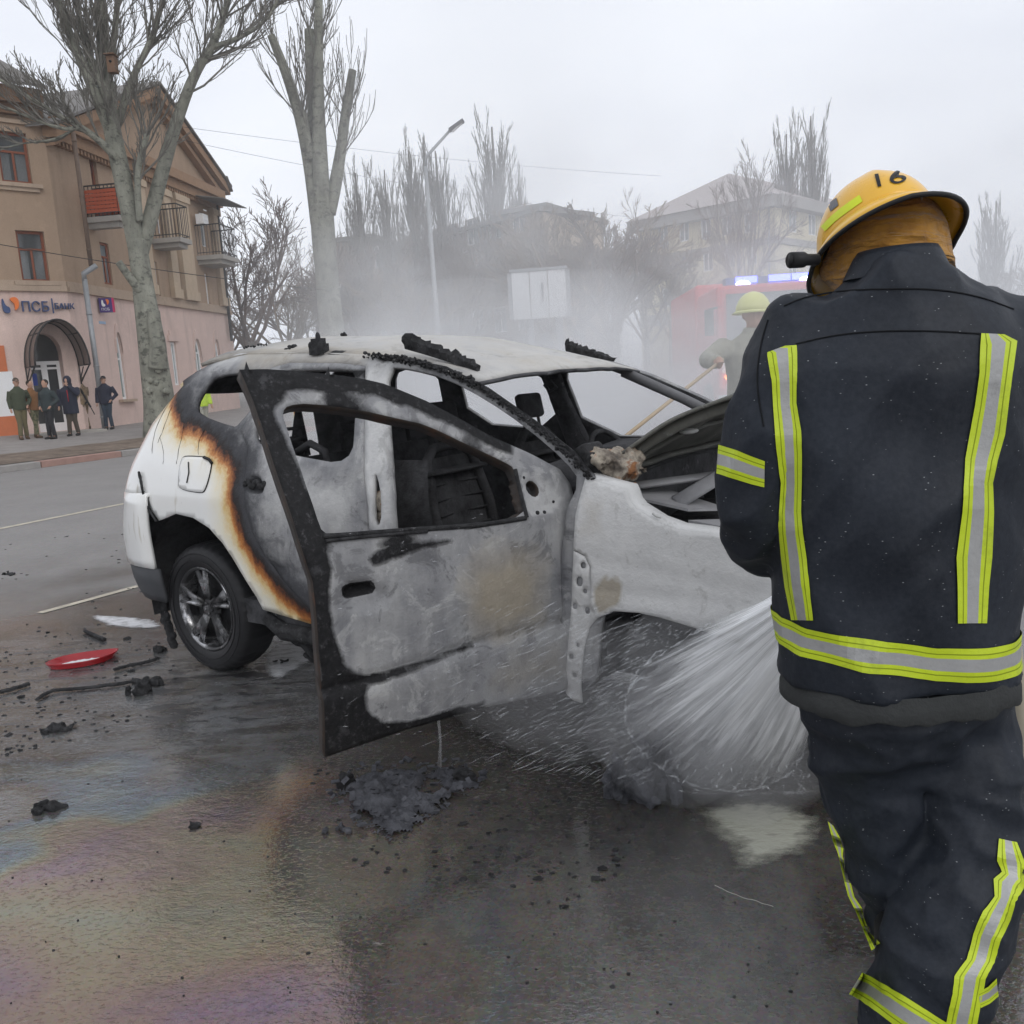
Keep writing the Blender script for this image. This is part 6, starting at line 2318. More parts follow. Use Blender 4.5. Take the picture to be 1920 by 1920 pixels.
        mb.loft([oval(V(0, 0, hd + .04), .13 * s, .15 * s, 18), oval(V(0, .02, hd + .015), .165 * s, .20 * s, 18), oval(V(0, 0, hd + .02), .12 * s, .14 * s, 18)])
        mb.build('helmet', headmat, r)
    return r
W_ = math.pi
figure(46, 824, 1.80, MC['olive'], MC['khaki'], 'man in olive jacket and brown cap at the far left by the painted pier', face=.75, arm=('down', 'pocket'), shoe=M_BOOT, headmat=MC['brown'], step=.08)
figure(70, 821, 1.72, MC['rust'], MC['camo'], 'person in rust brown jacket half hidden behind the man in olive', face=1.3, head='hair', step=.12, shoe=M_BOOT)
figure(99, 823, 1.74, MC['dgreen'], MC['black'], 'bareheaded man in dark green blue jacket with hands in his pockets looking up', face=-.35, head='hair', arm=('pocket', 'pocket'), bulk=1.08)
figure(117, 806, 1.80, MC['camo'], MC['camo'], 'soldier in green camouflage standing in the bank doorway', face=.1, head='hair', arm=('front', 'down'), shoe=M_BOOT)
fg = figure(140, 817, 1.80, MC['navy'], MC['brown'], 'man in a navy hooded jacket holding a hand to his face', face=.1, head='hood', arm=('down', 'face'), bulk=1.2, longj=True, step=.06)
mb = MB()
mb.tube([(.02, -.165, 1.40), (.03, -.178, 1.25), (.03, -.178, 1.05)], .012, 6)
mb.build('red_zip', plain('red_zip', (.45, .02, .03), .6), fg)
figure(163, 806, 1.78, MC['tan'], MC['tan'], 'soldier in tan uniform with a slung rifle, turned towards the downpipe', face=-1.9, head='cap', headmat=MC['camo'], arm=('front', 'down'), shoe=M_BOOT)
_g = at_plane(163, 806, PAVE_P, PAVE_N)
rf = empty('rifle', _g + Vector((.20, -.14, 1.0)), label='black rifle slung over the soldier in tan', cat='rifle')
mb = MB()
mb.bar((-.10, 0, .22), (.10, 0, -.25), .035, .05)
mb.bar((.10, 0, -.25), (.20, 0, -.50), .02, .022)
mb.bar((-.10, 0, .22), (-.17, 0, .38), .035, .07)
mb.bar((.02, 0, -.06), (-.07, -.0, -.12), .025, .05)
mb.build('rifle_body', M_BLACK, rf)
mb = MB()
mb.tube([(-.12, .0, .3), (-.2, .05, .42), (-.10, .12, .46)], .012, 6)
mb.build('sling', M_BLACK, rf)
figure(187, 800, 1.76, MC['tan'], MC['tan'], 'soldier in tan half hidden behind the man in the black jacket', face=.5, head='hair', shoe=M_BOOT)
figure(206, 805, 1.76, MC['navy'], MC['jeans'], 'man in black jacket, dark jeans and peaked cap standing right of the downpipe', face=.05, head='cap', arm=('down', 'pocket'), bulk=1.1)
figure(388, 806, 1.80, MC['hivis'], MC['smoke'], 'person in a lime vest seen through the rear side window of the wreck', face=.9, head='hair', ground=Vector((-8.3, 23.6, .2)), step=.1)
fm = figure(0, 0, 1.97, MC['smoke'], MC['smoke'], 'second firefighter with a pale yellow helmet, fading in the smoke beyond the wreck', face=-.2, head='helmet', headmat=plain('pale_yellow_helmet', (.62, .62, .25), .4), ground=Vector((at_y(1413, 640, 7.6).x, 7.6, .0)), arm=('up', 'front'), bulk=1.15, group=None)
# plastic bag hanging by the hooded man
bg_ = MB()
_b = at_plane(152, 806, PAVE_P, PAVE_N)
bg_.ball((0, 0, .16), (.11, .07, .16), 10, 8)
bg_.tube([(-.03, 0, .30), (-.01, 0, .40), (.02, 0, .30)], .012, 5)
_o = bg_.build('plastic_bag', plain('white_bag', (.75, .75, .75), .5), label='white plastic bag behind the hooded man', cat='bag')
_o.location = _b
# ================================================================== TREES, LAMP, WIRES, FAR BUILDINGS, TRUCK
def mat_bark(name, a, b, sc=3.0):
    t = NT(name)
    P = t.co('Object', scale=(1, 1, .45))
    n = t.noise(sc, 7, .65, P)
    c = t.ramp(n, [(.3, a), (.7, b)])
    c = t.mix(t.mapr(t.noise(sc * 1.3, 6, .7, t.co('Object', scale=(1, 1, 1.6), loc=(3, 3, 3))), .53, .62, 0, .75), c, [x * .42 for x in a])
    c = t.mix(t.mapr(t.noise(sc * 6, 5, .7, P), .60, .66, 0, .7), c, [x * .3 for x in a])
    t.set(col=c, rough=.9)
    t.bump(t.math('ADD', t.noise(sc * 5, 5, .7, P), n), .6, .04)
    return t.m
M_BARK = mat_bark('pale_poplar_bark', (.13, .13, .105), (.30, .30, .245))
M_BARKD = mat_bark('brown_bark', (.10, .085, .07), (.19, .165, .14))
M_TWIG = plain('grey_twigs', (.165, .155, .135), .9, var=.2)
M_TWIGB = plain('brown_twigs', (.13, .09, .07), .9, var=.2)
M_TWIGO = plain('yellow_twigs', (.20, .14, .085), .9, var=.2)
def branch(mb, p, d, L, r, lev, rr, up=.25, wob=.18, fork=.55, kids=5, n=4, ang=(.35, .75), minr=.006):
    m = 4 if lev > 0 else 3
    pts, rad_ = [Vector(p)], [r]
    q = Vector(p)
    dd = Vector(d).normalized()
    for i in range(m):
        dd = (dd + Vector((rr.gauss(0, wob), rr.gauss(0, wob), rr.gauss(0, wob * .6) + up / m))).normalized()
        q = q + dd * (L / m)
        pts.append(q.copy())
        rad_.append(max(minr, r * (1 - .62 * (i + 1) / m)))
    mb.tube(pts, rad_, n if lev > 1 else 3, cap=False)
    if lev <= 0: return
    for k in range(kids):
        t_ = .22 + .78 * (k + rr.random()) / kids
        i = min(int(t_ * m), m - 1)
        b = pts[i].lerp(pts[i + 1], t_ * m - i)
        ax = (pts[i + 1] - pts[i]).normalized()
        sd_ = Vector((rr.gauss(0, 1), rr.gauss(0, 1), rr.gauss(0, .6)))
        sd_ = (sd_ - ax * sd_.dot(ax)).normalized()
        a = rr.uniform(*ang)
        branch(mb, b, ax * math.cos(a) + sd_ * math.sin(a), L * fork * rr.uniform(.7, 1.15) * (1.15 - .5 * t_), max(minr, rad_[i] * .5), lev - 1, rr, up, wob, fork, max(3, kids - 1) if lev < 2 else kids, n, ang, minr)
def limbline(mb, pts, n=10):
    """pts: world point, radius"""
    P = [tuple(p) + (r,) for p, r in pts]
    P = smooth_poly(P, 2, False)
    mb.tube([p[:3] for p in P], [p[3] for p in P], n)
    return P
def sprout(mb, P, rr, count, L, r, lev, t0=.2, **kw):
    m = len(P) - 1
    for k in range(count):
        t_ = (t0 + (1 - t0) * rr.random()) * m
        i = min(int(t_), m - 1)
        a, b = Vector(P[i][:3]), Vector(P[i + 1][:3])
        ax = (b - a).normalized()
        p = a.lerp(b, t_ - i)
        sd_ = Vector((rr.gauss(0, 1), rr.gauss(0, 1), rr.gauss(.25, .4)))
        sd_ = (sd_ - ax * sd_.dot(ax)).normalized()
        an = rr.uniform(.3, .9)
        branch(mb, p, ax * math.cos(an) + sd_ * math.sin(an), L * rr.uniform(.6, 1.2), r * rr.uniform(.7, 1.2), lev, rr, **kw)
def tree_thing(name, base, label, trunk, crown, mt, mc, group=None, cat='tree'):
    r = empty(name, base, label=label, cat=cat, group=group)
    for mb, nm, m_ in ((trunk, 'trunk', mt), (crown, 'crown', mc)):
        mb.v = [(v[0] - base[0], v[1] - base[1], v[2] - base[2]) for v in mb.v]
        mb.build(nm, m_, r)
    return r
# --- the big tree by the bank
TY = 25.5
def tp(x, y, d=0.0): return at_y(x, y, TY + d)
tr, cr = MB(), MB()
rr = random.Random(11)
base = tp(303, 806)
base = Vector((base.x, base.y, pave_z(kerb_uv(base)[1]) - .05))
trunkP = limbline(tr, [(base, .55), (tp(300, 760), .44), (tp(290, 690), .40), (tp(281, 620), .36), (tp(270, 550), .30), (tp(262, 490), .27), (tp(256, 450), .27)], 16)
limbs = [
    [((258, 470, 0), .26), ((243, 400, -.1), .24), ((227, 320, -.1), .25), ((209, 240, 0), .24), ((199, 160, .1), .21), ((192, 70, .1), .17), ((186, -40, 0), .13), ((180, -160, 0), .06)],
    [((262, 480, .1), .22), ((283, 405, .2), .21), ((303, 325, .2), .19), ((335, 215, .2), .16), ((366, 135, .1), .13), ((398, 88, .1), .11), ((420, 30, 0), .085), ((446, -60, 0), .05)],
    [((216, 270, 0), .16), ((182, 185, -.3), .15), ((148, 105, -.4), .13), ((112, 20, -.5), .11), ((96, -60, -.5), .07)],
    [((220, 235, .2), .11), ((246, 150, .4), .095), ((281, 80, .5), .07), ((302, 20, .5), .05), ((322, -60, .5), .03)],
    [((222, 300, -.2), .12), ((186, 262, -.6), .10), ((148, 236, -.9), .08), ((100, 212, -1.1), .065), ((52, 180, -1.3), .05), ((-20, 138, -1.5), .03)],
    [((150, 238, -.9), .06), ((120, 244, -1.2), .05), ((60, 222, -1.5), .04), ((-15, 190, -1.8), .025)],
    [((396, 90, .1), .08), ((448, 72, 0), .06), ((498, 42, 0), .045), ((526, -10, 0), .03)],
    [((262, 415, -.2), .10), ((257, 350, -.3), .09), ((261, 300, -.3), .085), ((276, 252, -.3), .07)],
    [((205, 190, -.2), .13), ((172, 120, -.3), .11), ((150, 40, -.3), .08), ((130, -60, -.3), .05)],
    [((200, 150, .3), .11), ((215, 70, .5), .09), ((222, -20, .6), .07), ((226, -120, .6), .04)],
    [((148, 238, -.9), .035), ((100, 264, -1.1), .03), ((40, 268, -1.4), .02), ((-10, 285, -1.6), .012)],
]
LP = []
for l in limbs:
    P_ = limbline(tr, [(tp(*p), r) for p, r in l], 10)
    LP.append(P_)
limbline(tr, [(tp(263, 546, -.2), .13), (tp(243, 520, -.4), .12), (tp(222, 491, -.6), .10)], 8)
limbline(tr, [(tp(296, 690, -.25), .28), (tp(297, 650, -.30), .24), (tp(290, 610, -.3), .20), (tp(288, 582, -.3), .17)], 10)
for k in range(16): tr.ball(tp(284 + rr.uniform(-4, 28), rr.uniform(625, 735), -.38), rr.uniform(.05, .13), 8, 6)
for i, (P_, cnt, L_) in enumerate(zip(LP, (26, 28, 23, 20, 17, 12, 17, 15, 20, 20, 9), (1.9, 2.2, 1.9, 2.0, 1.3, 1.1, 1.3, 1.5, 2.0, 2.0, .7))):
    sprout(cr, P_, rr, cnt, L_ * 1.1, .036, 2, t0=.35 if i < 2 else .15, up=.55, wob=.13, kids=5, ang=(.25, .6), minr=.0085)
big_tree = tree_thing('bare_poplar', base, 'large pale barked bare tree with spreading limbs growing in front of the bank', tr, cr, M_BARK, M_TWIG)
# nest box on its stem
bp_ = tp(211, 122, -.35)
bh = empty('birdhouse', bp_, label='dark wooden nest box hung high on the big pale tree', cat='birdhouse')
mb = MB()
mb.box((0, 0, 0), (.22, .22, .42))
bo = mb.build('box', M_EAVE, bh)
mb = MB()
mb.box((0, -.03, .24), (.28, .32, .03))
mb.build('roof', M_EAVE, bh)
mb = MB()
mb.tube([(0, -.112, .06), (0, -.125, .06)], .035, 10)
mb.build('entrance_hole', M_SEAM, bh)
# --- pollarded tree
TY2 = 31.0
def tq(x, y, d=0.0): return at_y(x, y, TY2 + d)
tr, cr = MB(), MB()
rr = random.Random(23)
base = tq(628, 700)
base = Vector((base.x, base.y, .15))
limbline(tr, [(base, .55), (tq(622, 620), .44), (tq(613, 520), .40), (tq(606, 440), .42), (tq(603, 385), .40)], 14)
tr_l = [[((596, 420, 0), .26), ((583, 320, 0), .23), ((566, 230, -.2), .20), ((541, 150, -.3), .17), ((524, 105, -.3), .15), ((508, 66, -.4), .13)],
        [((602, 410, .1), .26), ((594, 300, .2), .24), ((587, 200, .2), .21), ((583, 120, .2), .19), ((580, 56, .2), .17)],
        [((606, 410, -.1), .30), ((600, 300, -.2), .27), ((596, 180, -.2), .20), ((597, 80, -.2), .16), ((598, -50, -.2), .12)],
        [((617, 400, 0), .24), ((630, 340, .1), .23), ((641, 270, .2), .18), ((648, 210, .2), .17), ((661, 132, .3), .14)],
        [((583, 300, -.2), .16), ((572, 240, -.3), .15), ((567, 208, -.3), .14)]]
for l in tr_l:
    P_ = limbline(tr, [(tq(*p), r) for p, r in l], 10)
    sprout(cr, P_, rr, 13, 2.2, .030, 1, t0=.2, up=.9, wob=.10, kids=6, ang=(.2, .45), minr=.011)
tree_thing('pollarded_tree', base, 'tall pale tree cut back to four bare stumps, standing behind the car roof', tr, cr, M_BARK, M_TWIG)
# --- background trees
def poplar(seed, H=16.0):
    rr = random.Random(seed)
    t_, c_ = MB(), MB()
    P_ = limbline(t_, [((0, 0, 0), .32), ((.1, 0, H * .3), .26), ((-.05, .1, H * .6), .16), ((0, 0, H * .95), .05)], 8)
    for k in range(46):
        z = H * (.07 + .62 * k / 46)
        a = rr.random() * 6.28
        Lb = H * .44 * (1 - .45 * k / 46) * rr.uniform(.7, 1.1)
        branch(c_, (0, 0, z), (math.cos(a) * .24, math.sin(a) * .24, 1), Lb, .062 * (1 - .5 * k / 46), 2, rr, up=.55, wob=.06, kids=6, ang=(.10, .30), minr=.014, fork=.5)
    return t_, c_
def roundtree(seed, H=12.0, spread=.75, lev=3, kids=6, stems=7):
    rr = random.Random(seed)
    t_, c_ = MB(), MB()
    h0 = H * .26
    limbline(t_, [((0, 0, 0), .28), ((.1, .05, h0 * .6), .24), ((0, 0, h0 * 1.1), .22)], 8)
    for k in range(stems):
        a = 6.28 * k / stems + rr.random()
        branch(c_, (0, 0, h0 * rr.uniform(.7, 1.1)), (math.cos(a) * spread, math.sin(a) * spread, 1), H * .44 * rr.uniform(.8, 1.15), .11, lev, rr, up=.25, wob=.14, kids=kids, ang=(.3, .8), minr=.013, fork=.56)
    return t_, c_
PROTO = {}
def proto(kind):
    if kind not in PROTO:
        k, seed = kind[:-1], int(kind[-1])
        if k == 'poplar': t_, c_ = poplar(seed)
        elif k == 'round': t_, c_ = roundtree(seed)
        elif k == 'shrub': t_, c_ = roundtree(seed, 9.0, .55, 3, 6, 8)
        PROTO[kind] = (t_.build('trunk', M_BARKD), c_.build('crown', M_TWIG), [True])
    return PROTO[kind]
def bgtree(kind, px, ytop, Y, label, width=1.0, tw=None, group='bare trees beyond the square', lean=0.0):
    p = at_y(px, 700 - .061 * (px - 960), Y)
    H0 = {'poplar': 15.6, 'round': 11.6, 'shrub': 8.6}[kind[:-1]]
    top = at_y(px, ytop, Y).z
    s = top / H0
    r = empty('poplar_tree' if kind.startswith('poplar') else 'bare_tree', (p.x, p.y, 0.05), rz=px * .37, label=label, cat='tree', group=group)
    r.scale = (s * width, s * width, s)
    r.rotation_euler[1] = lean
    t_, c_, fresh = proto(kind)
    for src in (t_, c_):
        o = src if fresh[0] else src.copy()
        if not fresh[0]: COL.objects.link(o)
        o.parent = r
        if src is c_ and tw:
            o.data = src.data if not tw else o.data
            if o.data.users > 0:
                o.material_slots[0].link = 'OBJECT'
                o.material_slots[0].material = tw
    fresh[0] = False
    return r
bgtree('round1', 478, 290, 44, 'bushy brown bare tree just right of the bank gable', 1.05, M_TWIGB)
bgtree('round2', 430, 400, 48, 'slender dark bare tree with leaning stems beside the bank corner', .7, M_TWIGB, lean=.12)
bgtree('round3', 545, 390, 50, 'brown bare tree between the bushy tree and the pollarded trunk', .9, M_TWIGO)
bgtree('poplar1', 700, 312, 52, 'narrow poplar rising left of the slim poplar, above the low roof', .9)
bgtree('poplar2', 752, 306, 52, 'slim dark poplar standing left of the street lamp', .75)
bgtree('poplar3', 798, 268, 54, 'poplar directly behind the street lamp post', .95)
bgtree('poplar1', 846, 270, 56, 'poplar just right of the street lamp arm', .95)
bgtree('round2', 890, 290, 52, 'open crowned bare tree between the lamp poplar and the tallest poplar', .7)
bgtree('poplar2', 950, 224, 54, 'tallest dense poplar rising out of the smoke in mid picture', 1.05)
bgtree('poplar3', 993, 318, 56, 'shorter poplar leaning against the tallest one', .7)
bgtree('shrub1', 1085, 330, 44, 'many stemmed bare tree in front of the tan end wall', 1.25, M_TWIGO)
bgtree('shrub2', 1150, 345, 42, 'sprawling bare tree between the two far buildings', 1.3, M_TWIGB)
bgtree('round3', 1262, 330, 48, 'thin bare tree before the left half of the cream building', .7)
bgtree('round1', 1392, 214, 46, 'tall bare tree with crooked stem in front of the cream building roof', .62)
bgtree('poplar1', 1478, 240, 66, 'pale poplar left of the pair behind the cream building', .8)
bgtree('poplar2', 1522, 206, 66, 'taller pale poplar right behind the cream building', .8)
bgtree('poplar3', 1860, 370, 60, 'faint poplar lost in the smoke right of the helmet', 1.2)
bgtree('round2', 1950, 400, 55, 'faint bare tree at the right edge in the smoke', 1.2)
bgtree('round2', 590, 400, 56, 'brown bare tree directly behind the pollarded trunk, right side', .9, M_TWIGB)
bgtree('shrub1', 690, 400, 46, 'many stemmed brown bare tree in front of the low block', 1.2, M_TWIGB)
bgtree('shrub2', 770, 420, 44, 'reddish many stemmed bare tree in front of the middle of the brown block', 1.2, M_TWIGO)
bgtree('round3', 860, 380, 48, 'bare tree before the right half of the brown block', .9, M_TWIGB)
bgtree('shrub1', 1030, 340, 48, 'bare tree rising before the corner of the brown block', 1.0, M_TWIGO)
bgtree('round2', 1215, 345, 46, 'bare tree at the left corner of the cream building', .8, M_TWIGB)
bgtree('round1', 660, 430, 58, 'low bare tree behind the pollarded trunk', .9, M_TWIGB)
bgtree('round3', 330, 430, 60, 'bare tree top showing behind the bank roof', .8)
# --- street lamp
LY = 30.0
a0 = at_y(822, 640, LY)
b0_, t0_, e0_, h0_ = Vector((a0.x, LY, .1)), at_y(797, 300, LY), at_y(845, 243, LY), at_y(869, 226, LY)
lp = empty('street_lamp', b0_, label='slim grey street lamp with angled arm rising above the smoke', cat='street lamp')
def lpart(mb, n, m):
    o = mb.build(n, m, lp)
    o.matrix_parent_inverse = Matrix.Translation(-b0_)
mb = MB()
mb.tube([b0_, Vector((b0_.x, LY, 3)), Vector((t0_.x, LY, t0_.z - .2))], [.11, .09, .06], 10)
lpart(mb, 'pole', M_PIPE)
mb = MB()
mb.tube([Vector((t0_.x, LY, t0_.z - .25)), t0_ + Vector((.05, 0, .1)), e0_], [.055, .05, .045], 8)
lpart(mb, 'arm', M_PIPE)
mb = MB()
mb.bar(e0_ - (h0_ - e0_) * .1, h0_, .22, .11)
lpart(mb, 'lamp_head', M_DARKM)
mb = MB()
mb.bar(e0_ + Vector((.05, 0, -.075)), h0_ + Vector((-.05, 0, -.075)), .16, .03)
lpart(mb, 'diffuser', M_WHITE)
# --- wires
def wire(a, b, sag, label, r_=.012):
    mb = MB()
    a, b = Vector(a), Vector(b)
    mb.tube([a.lerp(b, k / 16) + Vector((0, 0, -sag * 4 * (k / 16) * (1 - k / 16))) for k in range(17)], r_, 5)
    mb.build('overhead_wire', M_DARKM, label=label, cat='wire', group='overhead wires')
wire(at_y(300, 232, 33), at_y(1240, 330, 40), .2, 'upper thin wire crossing the sky right of the bank gable', .006)
wire(at_y(330, 260, 33), at_y(1300, 420, 40), .3, 'lower thin wire crossing the sky right of the bank gable', .006)
wire(at_y(-20, 455, 24), at_y(620, 545, 30), .1, 'thin dark wire running across the bank front at first floor height')
# --- long brown block
def fwall(W_, L_, z0, z1, rects, name, m, parent, base):
    mb = MB()
    P, T = fill2d([(0, z0), (L_, z0), (L_, z1), (0, z1)], [[(a, c), (b, c), (b, d), (a, d)] for a, b, c, d in rects], 60)
    mb.add([W_.pos(u, z) for u, z in P], T)
    for a, b, c, d in rects:
        vs = [W_.pos(u, z, o_) for o_ in (0, -.18) for u, z in ((a, c), (b, c), (b, d), (a, d))]
        mb.add(vs, [(k, (k + 1) % 4, 4 + (k + 1) % 4, 4 + k) for k in range(4)])
    o = mb.build(name, m, parent)
    o.matrix_parent_inverse = Matrix.Translation(-base)
    for a, b, c, d in rects:
        mb = MB()
        fw = .09
        for q in ((a, a + fw, c, d), (b - fw, b, c, d), (a + fw, b - fw, c, c + fw), (a + fw, b - fw, d - fw, d), ((a + b) / 2 - .04, (a + b) / 2 + .04, c + fw, d - fw)):
            W_.bx(mb, q[0], q[1], q[2], q[3], -.17, -.10)
        o = mb.build('window', M_WHITE, parent)
        o.matrix_parent_inverse = Matrix.Translation(-base)
        mb = MB()
        mb.add([W_.pos(u, z, -.14) for u, z in ((a, c), (b, c), (b, d), (a, d))], [(0, 1, 2, 3)])
        g_ = mb.build('pane', M_GLASS, o)
M_BRN = mat_plaster('brown_brick_far', (.30, .225, .165))
M_TANF = mat_plaster('tan_plaster_far', (.46, .36, .26))
M_CREAM = mat_plaster('cream_plaster', (.62, .56, .40))
M_BANDF = mat_plaster('grey_band', (.30, .285, .27))
A_, B_, C_ = _dir(1033, 50), _dir(640, 68), _dir(1142, 57)
WB1, WB2 = Wall(A_, B_), Wall(A_, C_)
bb = Vector((A_[0], A_[1], 0))
blk = empty('apartment_block', bb, label='long brown apartment block half hidden in smoke behind the car', cat='building')
zt_ = WB1.uz(1033, 392)[1]
rects = []
for f in range(4):
    for k in range(10):
        u = 1.2 + k * (WB1.len - 2.4) / 10
        rects.append((u + .3, u + 1.5, 1.2 + f * 2.75, 2.75 + f * 2.75))
fwall(WB1, WB1.len, 0, zt_, rects, 'wall', M_BRN, blk, bb)
fwall(WB2, WB2.len, 0, zt_ + .2, [], 'wall', M_TANF, blk, bb)
mb = MB()
WB1.bx(mb, -.1, WB1.len, zt_, zt_ + .25, -4.2, .35)
o = mb.build('roof', M_SLATE, blk)
o.matrix_parent_inverse = Matrix.Translation(-bb)
mb = MB()
WB2.bx(mb, -.05, WB2.len + .2, zt_ + .201, zt_ + .45, -3, .3)
o = mb.build('parapet', M_SLATE, blk)
o.matrix_parent_inverse = Matrix.Translation(-bb)
D_, E_ = _dir(640, 66), _dir(722, 65)
WB3 = Wall(D_, E_)
b3 = Vector((D_[0], D_[1], 0))
low = empty('apartment_block', b3, label='low pale roofed block left of the long brown one, above the tail of the car', cat='building')
z3 = WB3.uz(660, 452)[1]
fwall(WB3, WB3.len, 0, z3, [(.5 + k * 1.4, 1.4 + k * 1.4, 1.5 + f * 2.9, 3.0 + f * 2.9) for f in range(3) for k in range(max(1, int(WB3.len / 1.5)))], 'wall', M_BRN, low, b3)
mb = MB()
WB3.bx(mb, -.2, WB3.len + .2, z3, z3 + .3, -6, .4)
o = mb.build('roof', M_SLATE, low)
o.matrix_parent_inverse = Matrix.Translation(-b3)
# --- cream four storey building
A_, B_, C_ = _dir(1456, 60), _dir(1205, 67.5), _dir(1640, 72)
WC1, WC2 = Wall(A_, B_), Wall(A_, C_)
bc = Vector((A_[0], A_[1], 0))
crm = empty('cream_building', bc, label='four storey cream building with a grey hipped roof, hazy in the smoke behind the firefighter', cat='building')
zt_ = WC1.uz(1455, 388)[1]
def wr(W_, x, y, w_=20, h_=34):
    r = W_.rect(x - w_ / 2, y - h_ / 2, x + w_ / 2, y + h_ / 2)
    return r
rects = [wr(WC1, x, y) for x, y in ((1243, 442), (1282, 434), (1323, 430), (1362, 423), (1404, 418), (1247, 500), (1287, 494), (1327, 490), (1367, 484), (1409, 478), (1250, 558), (1289, 554), (1330, 550), (1370, 545), (1412, 540))]
fwall(WC1, WC1.len, 0, zt_, rects, 'wall', M_CREAM, crm, bc)
fwall(WC2, WC2.len, 0, zt_, [(2 + 3 * k, 3.3 + 3 * k, zz, zz + 1.5) for k in range(5) for zz in (4, 7, 10)], 'wall', M_CREAM, crm, bc)
def cpt(mb, n, m):
    o = mb.build(n, m, crm)
    o.matrix_parent_inverse = Matrix.Translation(-bc)
mb = MB()
for ya, yb in ((443, 456), (566, 590)):
    za, zb = WC1.uz(1455, ya)[1], WC1.uz(1455, yb)[1]
    WC1.bx(mb, -.05, WC1.len, zb, za, .003, .12)
    WC2.bx(mb, -.05, WC2.len, zb, za, .003, .12)
cpt(mb, 'band', M_BANDF)
mb = MB()
WC1.bx(mb, -.3, WC1.len + .5, zt_, zt_ + .75, -.4, .7)
WC2.bx(mb, -.3, WC2.len + .5, zt_ + .001, zt_ + .751, -.4, .7)
cpt(mb, 'eave', M_BANDF)
mb = MB()
ap = at_y(1366, 325, 70)
c1, c2, c3 = WC1.pos(-.3, zt_ + .76, .8), WC1.pos(WC1.len + .6, zt_ + .76, .8), WC2.pos(WC2.len + .6, zt_ + .76, .8)
c4 = c2 + (c3 - c1)
rg = ap + (c3 - c1) * .45
mb.add([c1, c2, c3, c4, ap, rg], [(0, 4, 1), (0, 2, 5, 4), (1, 4, 5, 3), (2, 3, 5)])
cpt(mb, 'roof', plain('grey_pink_roof', (.40, .36, .35), .85, var=.15, scale=2))
mb = MB()
WC1.bx(mb, 8.5 if WC1.len > 10 else 4, 9.3 if WC1.len > 10 else 4.8, WC1.uz(1340, 436)[1] - .5, WC1.uz(1340, 436)[1], .003, .4)
mb.tube([WC1.pos(.4, .2, .1), WC1.pos(.4, zt_, .1)], .07, 8)
cpt(mb, 'downpipe', M_PIPE)
# --- white panelled billboard
BY = 24.0
p0, p1 = at_y(963, 600, BY), at_y(1060, 505, BY)
bw, bh_ = p1.x - p0.x, p1.z - p0.z
cx_ = (p0.x + p1.x) / 2
bbd = empty('billboard', (cx_, BY, 0), rz=-.12, label='white panelled billboard rising out of the smoke', cat='billboard')
mb = MB()
for k in range(3):
    mb.box((-bw / 2 + bw / 3 * (k + .5), 0, p0.z + bh_ / 2), (bw / 3 - .02, .10, bh_))
mb.build('panel', plain('white_sheet', (.66, .68, .69), .6, var=.08), bbd)
mb = MB()
mb.bar((-bw / 2 - .05, 0, p1.z + .04), (bw / 2 + .05, 0, p1.z + .04), .16, .08)
for x in (-bw / 2 - .04, bw / 2 + .04): mb.bar((x, 0, p0.z), (x, 0, p1.z), .14, .06)
mb.box((.1, -.07, p0.z + bh_ * .55), (.05, .03, .5))
mb.build('frame', M_PIPE, bbd)
mb = MB()
mb.tube([(-.3, .1, 0), (-.3, .1, p0.z)], .1, 8)
mb.tube([(.5, .1, 0), (.5, .1, p0.z)], .1, 8)
mb.build('post', M_PIPE, bbd)
# --- fire engine
TYK = 17.0
c_ = at_y(1447, 640, TYK)
eng = empty('fire_engine', (c_.x + .15, TYK, 0), rz=-.06, label='red fire engine with blue lights facing us through the smoke', cat='fire engine')
M_RED = plain('fire_red', (.60, .025, .03), .3, var=.08)
def epart(mb, n, m, p=None): return mb.build(n, m, p or eng)
mb = MB()
mb.box((0, 1.3, 1.75), (2.35, 2.4, 2.3))
mb.box((0, 4.6, 1.85), (2.4, 4.1, 2.6))
mb.box((0, .08, .75), (2.4, .25, .35))
o = epart(mb, 'body', M_RED)
bevel(o, .08)
mb = MB()
mb.box((0, .07, 2.25), (2.0, .04, .95))
epart(mb, 'windscreen', M_GLASSD)
mb = MB()
mb.box((0, .09, 1.35), (2.2, .03, .28))
mb.box((0, -.06, .70), (2.42, .02, .16))
epart(mb, 'white_band', M_WHITE)
mb = MB()
mb.box((0, .5, 2.98), (1.9, .34, .14))
o = epart(mb, 'light_bar', plain('bar_plastic', (.05, .07, .3), .3))
def lit(name, col, st):
    t = NT(name)
    t.set(col=col, emit=col, es=st, rough=.3)
    return t.m
M_BLUEL, M_WHL, M_AMB = lit('blue_lamp', (.10, .12, 1.0), 9), lit('white_lamp', (.85, .9, 1.0), 14), lit('amber_lamp', (1.0, .22, .03), 10)
for x in (-.55, .1, .55):
    mb = MB()
    mb.box((x, .33, 3.0), (.42, .04, .12))
    mb.build('blue_beacon', M_BLUEL, o)
for x in (-.62, .62):
    mb = MB()
    mb.ball((x, .31, 2.9), (.15, .05, .09), 12, 8)
    epart(mb, 'spotlight', M_WHL)
for x in (-.9, .9):
    mb = MB()
    mb.ball((x, -.06, .95), (.16, .05, .12), 12, 8)
    epart(mb, 'headlight', M_WHITE)
mb = MB()
mb.ball((-.98, -.06, 1.12), (.11, .05, .06), 10, 6)
mb.ball((-.68, -.06, 1.12), (.04, .04, .03), 8, 6)
epart(mb, 'indicator', M_AMB)
